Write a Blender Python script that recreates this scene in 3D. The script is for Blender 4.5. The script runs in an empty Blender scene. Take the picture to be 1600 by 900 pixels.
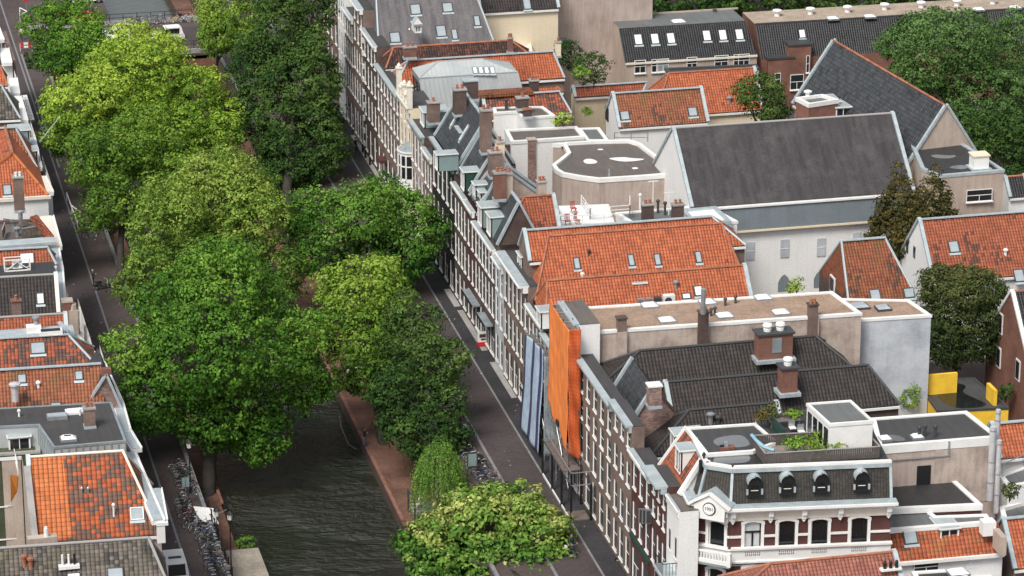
import bpy, bmesh, math, random
import numpy as np
from mathutils import Vector, Matrix
R=math.radians
random.seed(7); rng=np.random.default_rng(7)
scene=bpy.context.scene; C=scene.collection
# ---------------------------------------------------------------- camera, sky, sun, exposure
TH=R(20.0); PHI=R(12.9); FPX=5283.0; CH=112.0       # pitch, yaw to the street, focal length in px of 1600, camera height
cam_d=bpy.data.cameras.new('camera'); cam=bpy.data.objects.new('camera',cam_d); C.objects.link(cam)
cam.location=(0,0,CH); cam.rotation_euler=(math.pi/2-TH,0,-PHI)
cam_d.sensor_width=36; cam_d.lens=36*FPX/1600; cam_d.clip_start=1; cam_d.clip_end=5000
scene.camera=cam
w=bpy.data.worlds.new('World'); scene.world=w; w.use_nodes=True
nt=w.node_tree; bg=nt.nodes['Background']; sky=nt.nodes.new('ShaderNodeTexSky'); sky.sky_type='NISHITA'; sky.sun_disc=False
SUN_EL=R(52); SUN_AZ=R(-138)      # azimuth measured from +Y clockwise
sky.sun_elevation=SUN_EL; sky.sun_rotation=SUN_AZ; sky.air_density=1.0; sky.dust_density=3.0; sky.ozone_density=1.0
hs=nt.nodes.new('ShaderNodeHueSaturation'); hs.inputs['Saturation'].default_value=.35; nt.links.new(sky.outputs[0],hs.inputs['Color']); nt.links.new(hs.outputs[0],bg.inputs[0]); bg.inputs[1].default_value=0.125
sd=bpy.data.lights.new('sun','SUN'); sun=bpy.data.objects.new('sun',sd); C.objects.link(sun)
sd.energy=2.4; sd.angle=R(20); sd.color=(1,.95,.87)
_d=Vector((math.sin(SUN_AZ)*math.cos(SUN_EL),math.cos(SUN_AZ)*math.cos(SUN_EL),math.sin(SUN_EL)))
sun.rotation_euler=_d.to_track_quat('Z','Y').to_euler(); sun.location=(0,200,150)
vs=scene.view_settings; vs.view_transform='Standard'; vs.look='None'; vs.exposure=0.35; vs.gamma=1; vs.use_curve_mapping=False
# ---------------------------------------------------------------- geometry helpers (street frame: X across the canal, Y along it, Z up)
def ray(px,py):
    u=(px-800)/FPX; v=(450-py)/FPX
    y=math.cos(TH)+v*math.sin(TH); z=-math.sin(TH)+v*math.cos(TH)
    return Vector((u*math.cos(PHI)+y*math.sin(PHI),-u*math.sin(PHI)+y*math.cos(PHI),z))
def G(px,py,z=0.0):
    r=ray(px,py); t=(z-CH)/r.z; return Vector((r.x*t,r.y*t,z))
def VP(px,py,B,ang=0.0):
    n=Vector((-math.sin(ang),math.cos(ang))); r=ray(px,py)
    t=(n.x*B[0]+n.y*B[1])/(n.x*r.x+n.y*r.y); return Vector((t*r.x,t*r.y,CH+t*r.z))
def onplane(px,py,P,n):
    r=ray(px,py); o=Vector((0,0,CH)); t=(Vector(P)-o).dot(n)/r.dot(n); return o+t*r
class MB:
    def __init__(s): s.v=[];s.f=[];s.m=[];s.uv=[];s.mats=[]
    def mi(s,m):
        if m not in s.mats: s.mats.append(m)
        return s.mats.index(m)
    def poly(s,pts,m,uo=None,ud=None):
        pts=[Vector(p) for p in pts]; n=Vector((0,0,0))
        for i in range(len(pts)):
            a=pts[i];b=pts[(i+1)%len(pts)]; n+=a.cross(b)
        if n.length<1e-9: return
        n.normalize()
        if ud is not None: u=Vector(ud).normalized()
        elif abs(n.z)>.995: u=Vector((1,0,0))
        else: u=Vector((0,0,1)).cross(n); u.normalize()
        v=n.cross(u)
        if v.z<-1e-6: v=-v
        k=len(s.v); s.v+=[tuple(p) for p in pts]; s.f.append(tuple(range(k,k+len(pts)))); s.m.append(s.mi(m))
        o=Vector(uo) if uo is not None else Vector((0,0,0))
        s.uv+=[((p-o).dot(u),(p-o).dot(v)) for p in pts]
    def box(s,c,sz,m,ang=0.0,top=None,skip=''):
        x,y,z=sz[0]/2,sz[1]/2,sz[2]/2; ca,sa=math.cos(ang),math.sin(ang)
        P=lambda a,b,d:(c[0]+a*ca-b*sa,c[1]+a*sa+b*ca,c[2]+d)
        s.poly([P(-x,-y,-z),P(x,-y,-z),P(x,-y,z),P(-x,-y,z)],m); s.poly([P(x,-y,-z),P(x,y,-z),P(x,y,z),P(x,-y,z)],m)
        s.poly([P(x,y,-z),P(-x,y,-z),P(-x,y,z),P(x,y,z)],m); s.poly([P(-x,y,-z),P(-x,-y,-z),P(-x,-y,z),P(-x,y,z)],m)
        s.poly([P(-x,-y,z),P(x,-y,z),P(x,y,z),P(-x,y,z)],top or m); s.poly([P(-x,y,-z),P(x,y,-z),P(x,-y,-z),P(-x,-y,-z)],m)
    def bar(s,p,q,w,h,m,up=None,ext=0.0):
        p=Vector(p);q=Vector(q);d=(q-p)
        if d.length<1e-6: return
        d.normalize(); p=p-d*ext; q=q+d*ext
        up=Vector(up) if up is not None else Vector((0,0,1))
        if abs(d.dot(up))>.99: up=Vector((1,0,0))
        a=d.cross(up).normalized()*w/2; b=a.cross(d).normalized()*h/2
        c1=[p-a-b,p+a-b,p+a+b,p-a+b]; c2=[q-a-b,q+a-b,q+a+b,q-a+b]
        for i in range(4): j=(i+1)%4; s.poly([c1[i],c1[j],c2[j],c2[i]],m)
        s.poly(c1[::-1],m); s.poly(c2,m)
    def tube(s,pts,r,m,n=6,cap=True):
        pts=[Vector(p) for p in pts]; rs=r if isinstance(r,(list,tuple)) else [r]*len(pts); rings=[]
        for i,p in enumerate(pts):
            d=(pts[min(i+1,len(pts)-1)]-pts[max(i-1,0)]); d.normalize()
            up=Vector((0,0,1)) if abs(d.z)<.9 else Vector((1,0,0))
            a=d.cross(up).normalized(); b=a.cross(d).normalized(); k=len(s.v)
            for j in range(n):
                t=2*math.pi*j/n; s.v.append(tuple(p+(a*math.cos(t)+b*math.sin(t))*rs[i]))
            rings.append(k)
        mi=s.mi(m)
        for i in range(len(rings)-1):
            for j in range(n):
                k=(j+1)%n; s.f.append((rings[i]+j,rings[i]+k,rings[i+1]+k,rings[i+1]+j)); s.m.append(mi)
                s.uv+=[(j/n,i),((j+1)/n,i),((j+1)/n,i+1),(j/n,i+1)]
        if cap:
            for k in (rings[0],rings[-1]): s.f.append(tuple(range(k,k+n))); s.m.append(mi); s.uv+=[(0,0)]*n
    def disc(s,c,r,m,n=14,nrm=None,h=0.0,rx=None):
        ax=Vector(nrm) if nrm else Vector((0,0,1)); s.tube([Vector(c)-ax*h/2,Vector(c)+ax*(h/2+1e-3)],r,m,n)
    def lathe(s,c,prof,m,n=10):
        rings=[]
        for r_,z_ in prof:
            k=len(s.v); rings.append(k)
            for j in range(n): t=2*math.pi*j/n; s.v.append((c[0]+r_*math.cos(t),c[1]+r_*math.sin(t),c[2]+z_))
        mi=s.mi(m)
        for i in range(len(rings)-1):
            for j in range(n):
                k=(j+1)%n; s.f.append((rings[i]+j,rings[i]+k,rings[i+1]+k,rings[i+1]+j)); s.m.append(mi); s.uv+=[(0,0)]*4
        s.f.append(tuple(range(rings[-1],rings[-1]+n))); s.m.append(mi); s.uv+=[(0,0)]*n
    def mesh(s,name,o=(0,0,0),smooth=False):
        me=bpy.data.meshes.new(name); ox,oy,oz=o
        me.from_pydata([(x-ox,y-oy,z-oz) for x,y,z in s.v],[],s.f)
        for m in s.mats: me.materials.append(m)
        me.polygons.foreach_set('material_index',s.m)
        ul=me.uv_layers.new(name='uv'); ul.data.foreach_set('uv',[c for t in s.uv for c in t])
        if smooth: me.polygons.foreach_set('use_smooth',[True]*len(s.f))
        me.update(); return me
def tag(o,label=None,cat=None,group=None,kind=None):
    if label:o['label']=label
    if cat:o['category']=cat
    if group:o['group']=group
    if kind:o['kind']=kind
    return o
def thing(name,loc,label,cat,group=None,rz=0.0):
    o=bpy.data.objects.new(name,None); C.objects.link(o); o.location=loc; o.rotation_euler=(0,0,rz); o.empty_display_size=.5
    return tag(o,label,cat,group)
def wloc(o):
    v=Vector((0,0,0))
    while o is not None: v+=o.location; o=o.parent
    return v
def part(name,mb,parent,smooth=False,label=None,at=None):
    """mesh given in scene coordinates; becomes a child whose origin sits at the parent's (or at `at`)"""
    if not mb.f: return None
    pl=wloc(parent) if parent else Vector((0,0,0)); o_=Vector(at) if at is not None else pl
    ob=bpy.data.objects.new(name,mb.mesh(name,o_,smooth)); C.objects.link(ob); ob.parent=parent; ob.location=o_-pl
    if label: ob['label']=label
    return ob
def lpart(name,mb,parent,loc=(0,0,0),smooth=False):
    """mesh given in the parent's local coordinates"""
    ob=bpy.data.objects.new(name,mb.mesh(name,(0,0,0),smooth)); C.objects.link(ob); ob.parent=parent; ob.location=loc; return ob
def solo(name,mb,label,cat,group=None,kind=None,smooth=False,at=None):
    o_=Vector(at) if at is not None else Vector(mb.v[0])
    ob=bpy.data.objects.new(name,mb.mesh(name,o_,smooth)); C.objects.link(ob); ob.location=o_
    return tag(ob,label,cat,group,kind)
def struct(name,mb):
    ob=bpy.data.objects.new(name,mb.mesh(name)); C.objects.link(ob); ob['kind']='structure'; return ob
def copy_tree(o,parent=None):
    c=o.copy(); C.objects.link(c); c.parent=parent
    for ch in o.children: copy_tree(ch,c)
    return c
# ---------------------------------------------------------------- materials
class NT:
    def __init__(s,name):
        s.m=bpy.data.materials.new(name); s.m.use_nodes=True; s.t=s.m.node_tree; s.b=s.t.nodes['Principled BSDF']
        s.uvn=s.t.nodes.new('ShaderNodeTexCoord'); s.uv=s.uvn.outputs['UV']; s.ob=s.uvn.outputs['Object']
    def n(s,t,ins={},**pr):
        x=s.t.nodes.new('ShaderNode'+t)
        for k,v in pr.items(): setattr(x,k,v)
        for k,v in ins.items():
            if isinstance(v,bpy.types.NodeSocket): s.t.links.new(v,x.inputs[k])
            else: x.inputs[k].default_value=v
        return x
    def math(s,op,a,b=0.0,c=0.0): return s.n('Math',{0:a,1:b,2:c},operation=op).outputs[0]
    def noise(s,vec,sc,det=3,rough=.55): return s.n('TexNoise',{'Vector':vec,'Scale':sc,'Detail':det,'Roughness':rough}).outputs[0]
    def scalev(s,vec,x,y,z=1.0): return s.n('Mapping',{'Vector':vec,'Scale':(x,y,z)}).outputs[0]
    def ramp(s,f,lo,hi,a=0.0,b=1.0): return s.n('MapRange',{0:f,1:lo,2:hi,3:a,4:b}).outputs[0]
    def mix(s,f,a,b,bt='MIX'):
        x=s.n('Mix',data_type='RGBA',blend_type=bt)
        for k,v in ((0,f),(6,a),(7,b)):
            if isinstance(v,bpy.types.NodeSocket): s.t.links.new(v,x.inputs[k])
            elif k==0: x.inputs[k].default_value=v
            else: x.inputs[k].default_value=(*v,1) if len(v)==3 else v
        return x.outputs[2]
    def mulv(s,col,f):   # colour times a scalar
        return s.mix(1.0,col,s.n('CombineColor',{0:f,1:f,2:f}).outputs[0],'MULTIPLY')
    def col(s,c):
        if isinstance(c,bpy.types.NodeSocket): s.t.links.new(c,s.b.inputs['Base Color'])
        else: s.b.inputs['Base Color'].default_value=(*c,1)
    def set(s,**k):
        for a,v in k.items():
            a={'rough':'Roughness','metal':'Metallic','spec':'Specular IOR Level','alpha':'Alpha','trans':'Transmission Weight'}.get(a,a)
            if isinstance(v,bpy.types.NodeSocket): s.t.links.new(v,s.b.inputs[a])
            else: s.b.inputs[a].default_value=v
    def bump(s,h,dist=.03,st=1.0):
        b=s.n('Bump',{'Height':h,'Distance':dist,'Strength':st}); s.t.links.new(b.outputs[0],s.b.inputs['Normal'])
def plain(name,c,rough=.6,metal=0.0,var=.12,sc=1.5):
    n=NT(name); f=n.noise(n.ob,sc,4); f2=n.noise(n.ob,sc*9,2)
    v=n.math('ADD',n.ramp(f,.3,.7,1-var,1+var),n.ramp(f2,.3,.7,-var*.5,var*.5)); n.col(n.mulv((*c,1),v)); n.set(rough=rough,metal=metal); return n.m
def tilemat(name,c1,c2,cd,amt=.3,tu=.27,tv=.32,patch=.35,rough=.7,moss=None,lift=.05,lim=0.0):
    """pantiles: one colour per tile, patches of dark tiles, channel and row-edge shade painted in with some dirt"""
    n=NT(name); s=n.n('SeparateXYZ',{0:n.uv}); u=n.math('DIVIDE',s.outputs[0],tu); v=n.math('DIVIDE',s.outputs[1],tv)
    iu=n.math('FLOOR',u); iv=n.math('FLOOR',v); cell=n.n('CombineXYZ',{0:iu,1:iv,2:3.3}).outputs[0]
    wn=n.n('TexWhiteNoise',{'Vector':cell},noise_dimensions='3D').outputs; r1=wn[0]; r2=n.n('SeparateColor',{0:wn[1]}).outputs[1]
    big=n.noise(n.scalev(cell,tu,tv,1),patch,3,.6)
    c=n.mix(r1,c1,c2); drk=n.math('GREATER_THAN',n.math('ADD',n.math('MULTIPLY',big,1.6),n.math('MULTIPLY',r2,.55)),1.55-amt)
    c=n.mix(n.math('MULTIPLY',drk,.85),c,cd)
    fine=n.noise(n.uv,1.1,5,.65); c=n.mulv(c,n.ramp(fine,.3,.72,.72,1.22))
    if moss: c=n.mix(n.ramp(n.noise(n.uv,.45,4,.7),.52,.72,0,.75),c,moss)
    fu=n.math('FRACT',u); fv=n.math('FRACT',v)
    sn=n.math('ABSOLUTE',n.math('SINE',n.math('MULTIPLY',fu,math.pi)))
    gr=n.math('MULTIPLY',n.ramp(sn,0,.5,.28,1),n.ramp(fv,0,.18,.40,1)); c=n.mulv(c,gr); n.col(c)  # shade of channels and row overlaps multiplied into the tile colour, with some dirt
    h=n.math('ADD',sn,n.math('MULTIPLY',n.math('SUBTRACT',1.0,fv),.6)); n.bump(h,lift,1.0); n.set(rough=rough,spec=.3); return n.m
def brickmat(name,c1,c2,mort,bw=.22,bh=.065,stain=.3):
    n=NT(name); b=n.n('TexBrick',{'Vector':n.uv,'Color1':(*c1,1),'Color2':(*c2,1),'Mortar':(*mort,1),'Scale':1.0,'Mortar Size':.008,'Brick Width':bw,'Row Height':bh})
    f=n.noise(n.uv,.5,5,.6); g=n.noise(n.scalev(n.uv,3,11),2,3,.7)
    c=n.mulv(b.outputs[0],n.ramp(f,.3,.7,1-stain,1+stain)); c=n.mulv(c,n.ramp(g,.3,.7,.8,1.2)); n.col(c); n.set(rough=.85,spec=.2)
    n.bump(g,.01,.6); return n.m
def plaster(name,c,c2,sc=.35,amt=1.0,streak=.5,crack=False):
    n=NT(name); f=n.noise(n.uv,sc,6,.65); st=n.noise(n.scalev(n.uv,2.2,.18),1.3,5,.7)
    k=n.math('MULTIPLY',n.ramp(n.math('ADD',n.math('MULTIPLY',f,1-streak),n.math('MULTIPLY',st,streak)),.44,.66,0,1),amt)
    cc=n.mix(k,c,c2); cc=n.mulv(cc,n.ramp(n.noise(n.uv,6,3),.3,.7,.93,1.06)); n.col(cc); n.set(rough=.85,spec=.2); n.bump(n.noise(n.uv,8,4),.01,.5); return n.m
def bitumen(name,c,c2,seam=1.0,rough=.7,ax=1,rot=0.0):
    n=NT(name); s=n.n('SeparateXYZ',{0:n.uv}); f=n.noise(n.uv,.35,6,.7); f2=n.noise(n.scalev(n.uv,1.5,.25) if ax else n.scalev(n.uv,.25,1.5),1.5,4,.6)
    c_=n.mix(n.ramp(n.math('ADD',n.math('MULTIPLY',f,.6),n.math('MULTIPLY',f2,.4)),.38,.64),c,c2)
    e=n.math('FRACT',n.math('DIVIDE',s.outputs[1-ax] if ax else s.outputs[1],seam)); ln=n.ramp(e,0,.06,.65,1)
    n.col(n.mulv(n.mulv(c_,ln),n.ramp(n.noise(n.uv,14,2),.3,.7,.88,1.12))); n.set(rough=n.ramp(f,.35,.65,rough-.2,rough+.15),spec=.4); n.bump(e,.01,.5); return n.m
def gravel(name,c,c2):
    n=NT(name); v=n.n('TexVoronoi',{'Vector':n.uv,'Scale':9.0}); f=n.noise(n.uv,.5,5,.7)
    c_=n.mix(n.n('SeparateColor',{0:v.outputs[1]}).outputs[0],c,c2); c_=n.mulv(c_,n.ramp(f,.3,.7,.75,1.2)); n.col(c_); n.set(rough=.9,spec=.15); n.bump(v.outputs[0],.03,.8); return n.m
def zincmat(name,c,c2,rough=.42,sc=.8):
    n=NT(name); f=n.noise(n.uv,sc,5,.7); n.col(n.mix(n.ramp(f,.3,.7),c,c2)); n.set(rough=n.ramp(f,.3,.7,rough-.08,rough+.15),metal=.25,spec=.5); return n.m
def paving(name,c1,c2,mort,bw,bh,stain=.25,sc=.25):
    n=NT(name); b=n.n('TexBrick',{'Vector':n.uv,'Color1':(*c1,1),'Color2':(*c2,1),'Mortar':(*mort,1),'Scale':1.0,'Mortar Size':.012,'Brick Width':bw,'Row Height':bh})
    f=n.noise(n.uv,sc,6,.65); g=n.noise(n.uv,3,4,.7); sp=n.ramp(n.noise(n.uv,7,1),.70,.74,0,.5)
    c=n.mulv(n.mulv(b.outputs[0],n.ramp(f,.3,.7,1-stain,1+stain)),n.ramp(g,.3,.7,.85,1.15)); c=n.mix(n.math('MULTIPLY',sp,.25),c,(.45,.42,.38)); n.col(c); n.set(rough=.85,spec=.25); n.bump(g,.015,.5); return n.m
def glassmat(name,dark,light,rough=.06,prob=.3):
    n=NT(name); r=n.n('ObjectInfo').outputs['Random']; f=n.noise(n.ob,1.2,2)
    k=n.math('LESS_THAN',r,prob); s=n.n('SeparateXYZ',{0:n.ob}); n.col(n.mix(k,dark,light)); n.set(rough=rough,spec=.6); return n.m
M={}
M['white']=plain('white_paint',(.76,.76,.74),.5,var=.07,sc=.8)
M['cream']=plain('cream_paint',(.72,.67,.58),.6,var=.07)
M['black']=plain('black_paint',(.012,.013,.015),.45)
M['dark']=plain('dark_grey',(.05,.052,.055),.6)
M['green']=plain('dark_green_paint',(.02,.06,.045),.5)
M['teal']=plain('grey_green_paint',(.22,.30,.30),.5,var=.08)
M['steel']=plain('galvanised_steel',(.42,.44,.46),.35,.6)
M['rust']=plain('terracotta',(.33,.13,.075),.8,var=.3)
M['wood']=plain('weathered_wood',(.15,.12,.105),.8,var=.3,sc=4)
M['red']=plain('red_paint',(.5,.03,.03),.4)
M['yellow']=plain('yellow_render',(.80,.50,.04),.7,var=.1)
M['zinc']=zincmat('zinc',(.36,.42,.44),(.52,.57,.58))
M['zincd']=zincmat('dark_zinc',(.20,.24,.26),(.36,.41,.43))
M['lead']=zincmat('lead_flashing',(.34,.40,.43),(.50,.56,.58),.5,1.6)
M['seam']=zincmat('standing_seam_zinc',(.40,.43,.44),(.50,.53,.53),.5,.4)
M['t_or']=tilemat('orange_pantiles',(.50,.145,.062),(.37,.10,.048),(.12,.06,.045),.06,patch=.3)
M['t_or2']=tilemat('worn_orange_pantiles',(.38,.11,.055),(.28,.085,.045),(.09,.05,.04),.25,patch=.4)
M['t_brown']=tilemat('brown_pantiles',(.34,.12,.06),(.25,.085,.048),(.09,.06,.045),.25,patch=.4,moss=(.16,.12,.045))
M['t_moss']=tilemat('mossy_brown_pantiles',(.31,.095,.045),(.20,.07,.038),(.07,.05,.04),.2,patch=.4,moss=(.15,.10,.035))
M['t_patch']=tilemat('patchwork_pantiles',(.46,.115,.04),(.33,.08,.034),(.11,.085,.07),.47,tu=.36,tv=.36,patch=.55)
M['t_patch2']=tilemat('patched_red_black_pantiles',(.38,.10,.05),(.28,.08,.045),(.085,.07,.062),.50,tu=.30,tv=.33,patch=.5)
M['t_new']=tilemat('bright_orange_pantiles',(.58,.18,.06),(.50,.145,.05),(.3,.1,.05),.0,tu=.36,tv=.36)
M['t_darkred']=tilemat('black_red_pantiles',(.16,.05,.03),(.07,.04,.032),(.028,.028,.028),.5,patch=.5)
M['t_dk']=tilemat('charcoal_pantiles',(.058,.048,.045),(.038,.033,.032),(.02,.02,.02),.1,tu=.29,tv=.36,lift=.06)
M['t_blk']=tilemat('black_glazed_tiles',(.035,.036,.04),(.022,.023,.026),(.012,.012,.014),.1,rough=.45)
M['t_grey']=tilemat('weathered_grey_tiles',(.17,.145,.12),(.10,.09,.08),(.045,.043,.042),.35,tu=.34,tv=.30,patch=.6,moss=(.13,.115,.07))
M['slate']=tilemat('slate',(.068,.073,.080),(.043,.047,.052),(.03,.032,.035),.2,tu=.42,tv=.42,rough=.5,lift=.04)
M['slate_br']=tilemat('brown_slate',(.062,.056,.048),(.042,.039,.036),(.035,.033,.03),.2,tu=.22,tv=.16,rough=.5,lift=.012)
def streaky(name,c1,c2,c3):
    n=NT(name); st=n.noise(n.scalev(n.uv,1.3,.12),1.2,6,.7); f=n.noise(n.uv,.3,6,.7); g=n.noise(n.scalev(n.uv,.8,3),3,3,.7)
    c=n.mix(n.ramp(st,.38,.62),c1,c2); c=n.mix(n.ramp(f,.5,.68,0,.6),c,c3); c=n.mulv(c,n.ramp(g,.3,.7,.8,1.2)); n.col(c); n.set(rough=.75,spec=.3); n.bump(g,.02,.6); return n.m
M['hall']=streaky('weathered_hall_roofing',(.062,.057,.060),(.038,.035,.038),(.10,.092,.092))
M['streak']=streaky('streaked_slate',(.15,.14,.145),(.09,.085,.09),(.19,.18,.175))
M['bit']=bitumen('bitumen',(.045,.044,.046),(.07,.068,.066))
M['bitb']=bitumen('black_bitumen',(.028,.028,.03),(.045,.044,.044),rough=.6)
M['bitbr']=bitumen('brown_bitumen',(.10,.088,.08),(.15,.13,.115),.6)
M['bitg']=bitumen('grey_bitumen',(.11,.12,.12),(.16,.165,.165))
M['gravel']=gravel('gravel',(.38,.27,.20),(.26,.19,.145))
M['gravelp']=gravel('pale_gravel',(.42,.34,.27),(.32,.26,.21))
M['b_brown']=brickmat('brown_brick',(.21,.135,.11),(.15,.10,.085),(.2,.18,.16))
M['b_dark']=brickmat('dark_brick',(.115,.07,.06),(.08,.052,.047),(.1,.09,.085))
M['b_red']=brickmat('red_brick',(.23,.085,.055),(.17,.065,.045),(.2,.16,.14))
M['b_wine']=brickmat('wine_brick',(.105,.040,.036),(.08,.034,.031),(.09,.05,.045))
M['b_old']=brickmat('old_mixed_brick',(.36,.22,.18),(.16,.10,.09),(.34,.3,.27),.3,.1,.35)
M['b_tan']=brickmat('tan_brick',(.36,.28,.22),(.30,.23,.19),(.36,.32,.28))
M['p_white']=plaster('white_render',(.78,.78,.77),(.60,.60,.59),amt=.4)
M['p_grey']=plaster('blue_grey_render',(.52,.55,.59),(.30,.32,.35),.3,.9,.2)
M['p_slate']=plaster('slate_blue_render',(.20,.235,.26),(.15,.175,.19),.5,.8)
M['p_beige']=plaster('beige_render',(.47,.39,.33),(.30,.24,.20),.3,.9)
M['p_pink']=plaster('stained_pink_render',(.46,.38,.34),(.30,.235,.20),.35,.9,.5)
M['p_cream']=plaster('cream_render',(.75,.65,.48),(.62,.52,.38),.3,.5)
M['p_stain']=plaster('stained_old_render',(.48,.40,.35),(.24,.185,.155),.45,1.0,.35)
M['p_moss']=plaster('mossy_render',(.075,.085,.05),(.035,.05,.03),.5,1.0)
M['stone']=plaster('grey_stone',(.34,.33,.32),(.22,.21,.20),.6,1.0,.2)
M['glass']=glassmat('window_glass',(.018,.022,.026),(.25,.28,.30),.10,.2)
M['sky_glass']=plain('skylight_glass',(.34,.39,.42),.12,var=.1)
M['dome']=plain('skylight_dome',(.80,.81,.80),.3,var=.04)
M['curtain']=plain('curtain',(.5,.52,.53),.8)
M['pave']=paving('purple_klinker',(.088,.068,.070),(.066,.053,.056),(.045,.04,.04),.21,.105)
M['pave_d']=paving('dark_klinker',(.052,.050,.055),(.040,.039,.043),(.03,.03,.03),.21,.105)
M['pave_l']=paving('brown_klinker',(.105,.08,.074),(.08,.063,.06),(.055,.046,.044),.21,.105)
M['wharf']=paving('wharf_brick',(.20,.10,.07),(.14,.075,.055),(.09,.06,.05),.22,.11,.35,.5)
M['wharf_l']=paving('pale_wharf_stone',(.34,.30,.25),(.28,.25,.21),(.2,.18,.15),.6,.6)
M['kerb']=plain('kerb_stone',(.20,.20,.21),.8,var=.2)
M['coping']=plain('coping_brick',(.22,.11,.08),.85,var=.3)
n=NT('canal_water'); wv=n.noise(n.scalev(n.uv,1.0,2.1),1.5,4,.6); w2=n.noise(n.scalev(n.uv,.5,1.0),.8,2,.5)
n.col((.012,.018,.008)); n.set(rough=.06,spec=.5); n.bump(n.math('MULTIPLY',n.math('ADD',wv,n.math('MULTIPLY',w2,1.6)),n.ramp(n.noise(n.uv,.07,3,.6),.40,.60,.45,1.3)),.6,1.0); M['water']=n.m
n=NT('far_canal_water'); n.col((.05,.055,.04)); n.set(rough=.18,spec=.8); n.bump(n.noise(n.scalev(n.uv,.6,1.6),1.2,3),.08,.6); M['water_far']=n.m
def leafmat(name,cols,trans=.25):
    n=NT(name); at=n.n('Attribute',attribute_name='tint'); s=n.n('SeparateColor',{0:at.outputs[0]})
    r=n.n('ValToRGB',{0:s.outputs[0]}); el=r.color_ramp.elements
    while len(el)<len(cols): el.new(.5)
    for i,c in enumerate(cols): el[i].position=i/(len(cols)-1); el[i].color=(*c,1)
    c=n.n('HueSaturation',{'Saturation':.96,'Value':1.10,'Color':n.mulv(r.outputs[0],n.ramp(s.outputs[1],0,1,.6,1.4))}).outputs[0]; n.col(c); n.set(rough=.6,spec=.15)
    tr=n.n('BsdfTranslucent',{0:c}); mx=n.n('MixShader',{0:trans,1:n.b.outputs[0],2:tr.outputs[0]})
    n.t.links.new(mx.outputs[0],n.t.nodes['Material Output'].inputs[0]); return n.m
M['lf_mid']=leafmat('leaf_mid_green',[(.035,.085,.010),(.075,.16,.015),(.14,.25,.022),(.24,.35,.04)])
M['lf_yel']=leafmat('leaf_yellow_green',[(.06,.14,.012),(.13,.25,.018),(.24,.37,.03),(.36,.47,.05)])
M['lf_dark']=leafmat('leaf_dark_green',[(.016,.045,.010),(.032,.080,.014),(.065,.125,.022),(.12,.18,.04)])
M['lf_deep']=leafmat('leaf_deep_green',[(.022,.075,.008),(.055,.15,.012),(.11,.235,.02),(.20,.33,.035)])
M['lf_gold']=leafmat('leaf_seedy_green',[(.03,.10,.014),(.075,.18,.022),(.17,.29,.04),(.42,.44,.13)])
M['lf_olive']=leafmat('leaf_olive',[(.02,.04,.012),(.038,.062,.018),(.065,.09,.025),(.13,.14,.045)])
M['lf_brown']=leafmat('conifer_bronze',[(.025,.03,.010),(.05,.05,.014),(.10,.085,.02),(.18,.13,.03)])
M['lf_will']=leafmat('willow_green',[(.05,.14,.02),(.10,.23,.03),(.18,.33,.05),(.28,.42,.10)])
M['lf_ol2']=leafmat('leaf_olive_yellow',[(.04,.085,.012),(.085,.165,.02),(.16,.26,.03),(.28,.37,.06)])
M['lf_ash']=leafmat('leaf_ash_green',[(.022,.055,.014),(.045,.10,.022),(.075,.15,.034),(.12,.21,.06)])
M['lf_fresh']=leafmat('leaf_fresh_green',[(.018,.06,.008),(.04,.12,.012),(.085,.20,.018),(.17,.30,.04)])
M['bark']=plain('bark',(.036,.03,.025),.9,var=.35,sc=2)
M['litter']=plain('litter',(.5,.48,.45),.8)
M['leafdry']=plain('dry_leaf',(.28,.2,.06),.8)
M['wood_d']=plain('dark_planks',(.085,.075,.07),.85,var=.3,sc=5)
M['wood_l']=plain('pale_decking',(.24,.20,.17),.85,var=.25,sc=3)
# ---------------------------------------------------------------- ground, water, streets
def sheet(name,a0,a1,b0,b1,z,m):
    mb=MB(); mb.poly([(a0,b0,z),(a1,b0,z),(a1,b1,z),(a0,b1,z)],m); return struct(name,mb)
B0,B1=120.0,900.0
sheet('ground',-2500,3500,-200,6000,-6.0,M['dark'])
sheet('canal_water',34.9,48.9,B0,404,-4.3,M['water']); sheet('canal_water_beyond_bridge',42.0,51.9,404,B1,-4.29,M['water_far'])
mb=MB(); mb.poly([(52.6,B0,0),(1200,B0,0),(1200,404,0),(52.6,404,0)],M['pave_l']); mb.poly([(54.2,404,0),(1200,404,0),(1200,B1,0),(54.2,B1,0)],M['pave_l']); struct('street_east',mb)
mb=MB(); mb.poly([(-900,B0,0),(32.4,B0,0),(32.4,404,0),(-900,404,0)],M['pave_l']); mb.poly([(-900,404,0),(42.0,404,0),(42.0,B1,0),(-900,B1,0)],M['pave_l']); struct('street_west',mb)
sheet('east_carriageway',57.45,60.9,B0,B1,.006,M['pave'])
sheet('east_pavement',61.05,62.9,B0,B1,.010,M['pave_d'])
sheet('west_carriageway',25.0,29.25,B0,B1,.006,M['pave'])
for nm,a in (('east_gutter',60.97),('west_gutter',29.3)): sheet(nm,a-.09,a+.09,B0,B1,.014,M['kerb'])
sheet('east_kerb',57.25,57.5,B0,B1,.012,M['kerb'])
mb=MB(); mb.box((29.75,370,.05),(.22,45,.1),M['kerb']); mb.box((61.4,285,.05),(.0001,.0001,.0001),M['kerb']); struct('west_kerb',mb)
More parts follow.
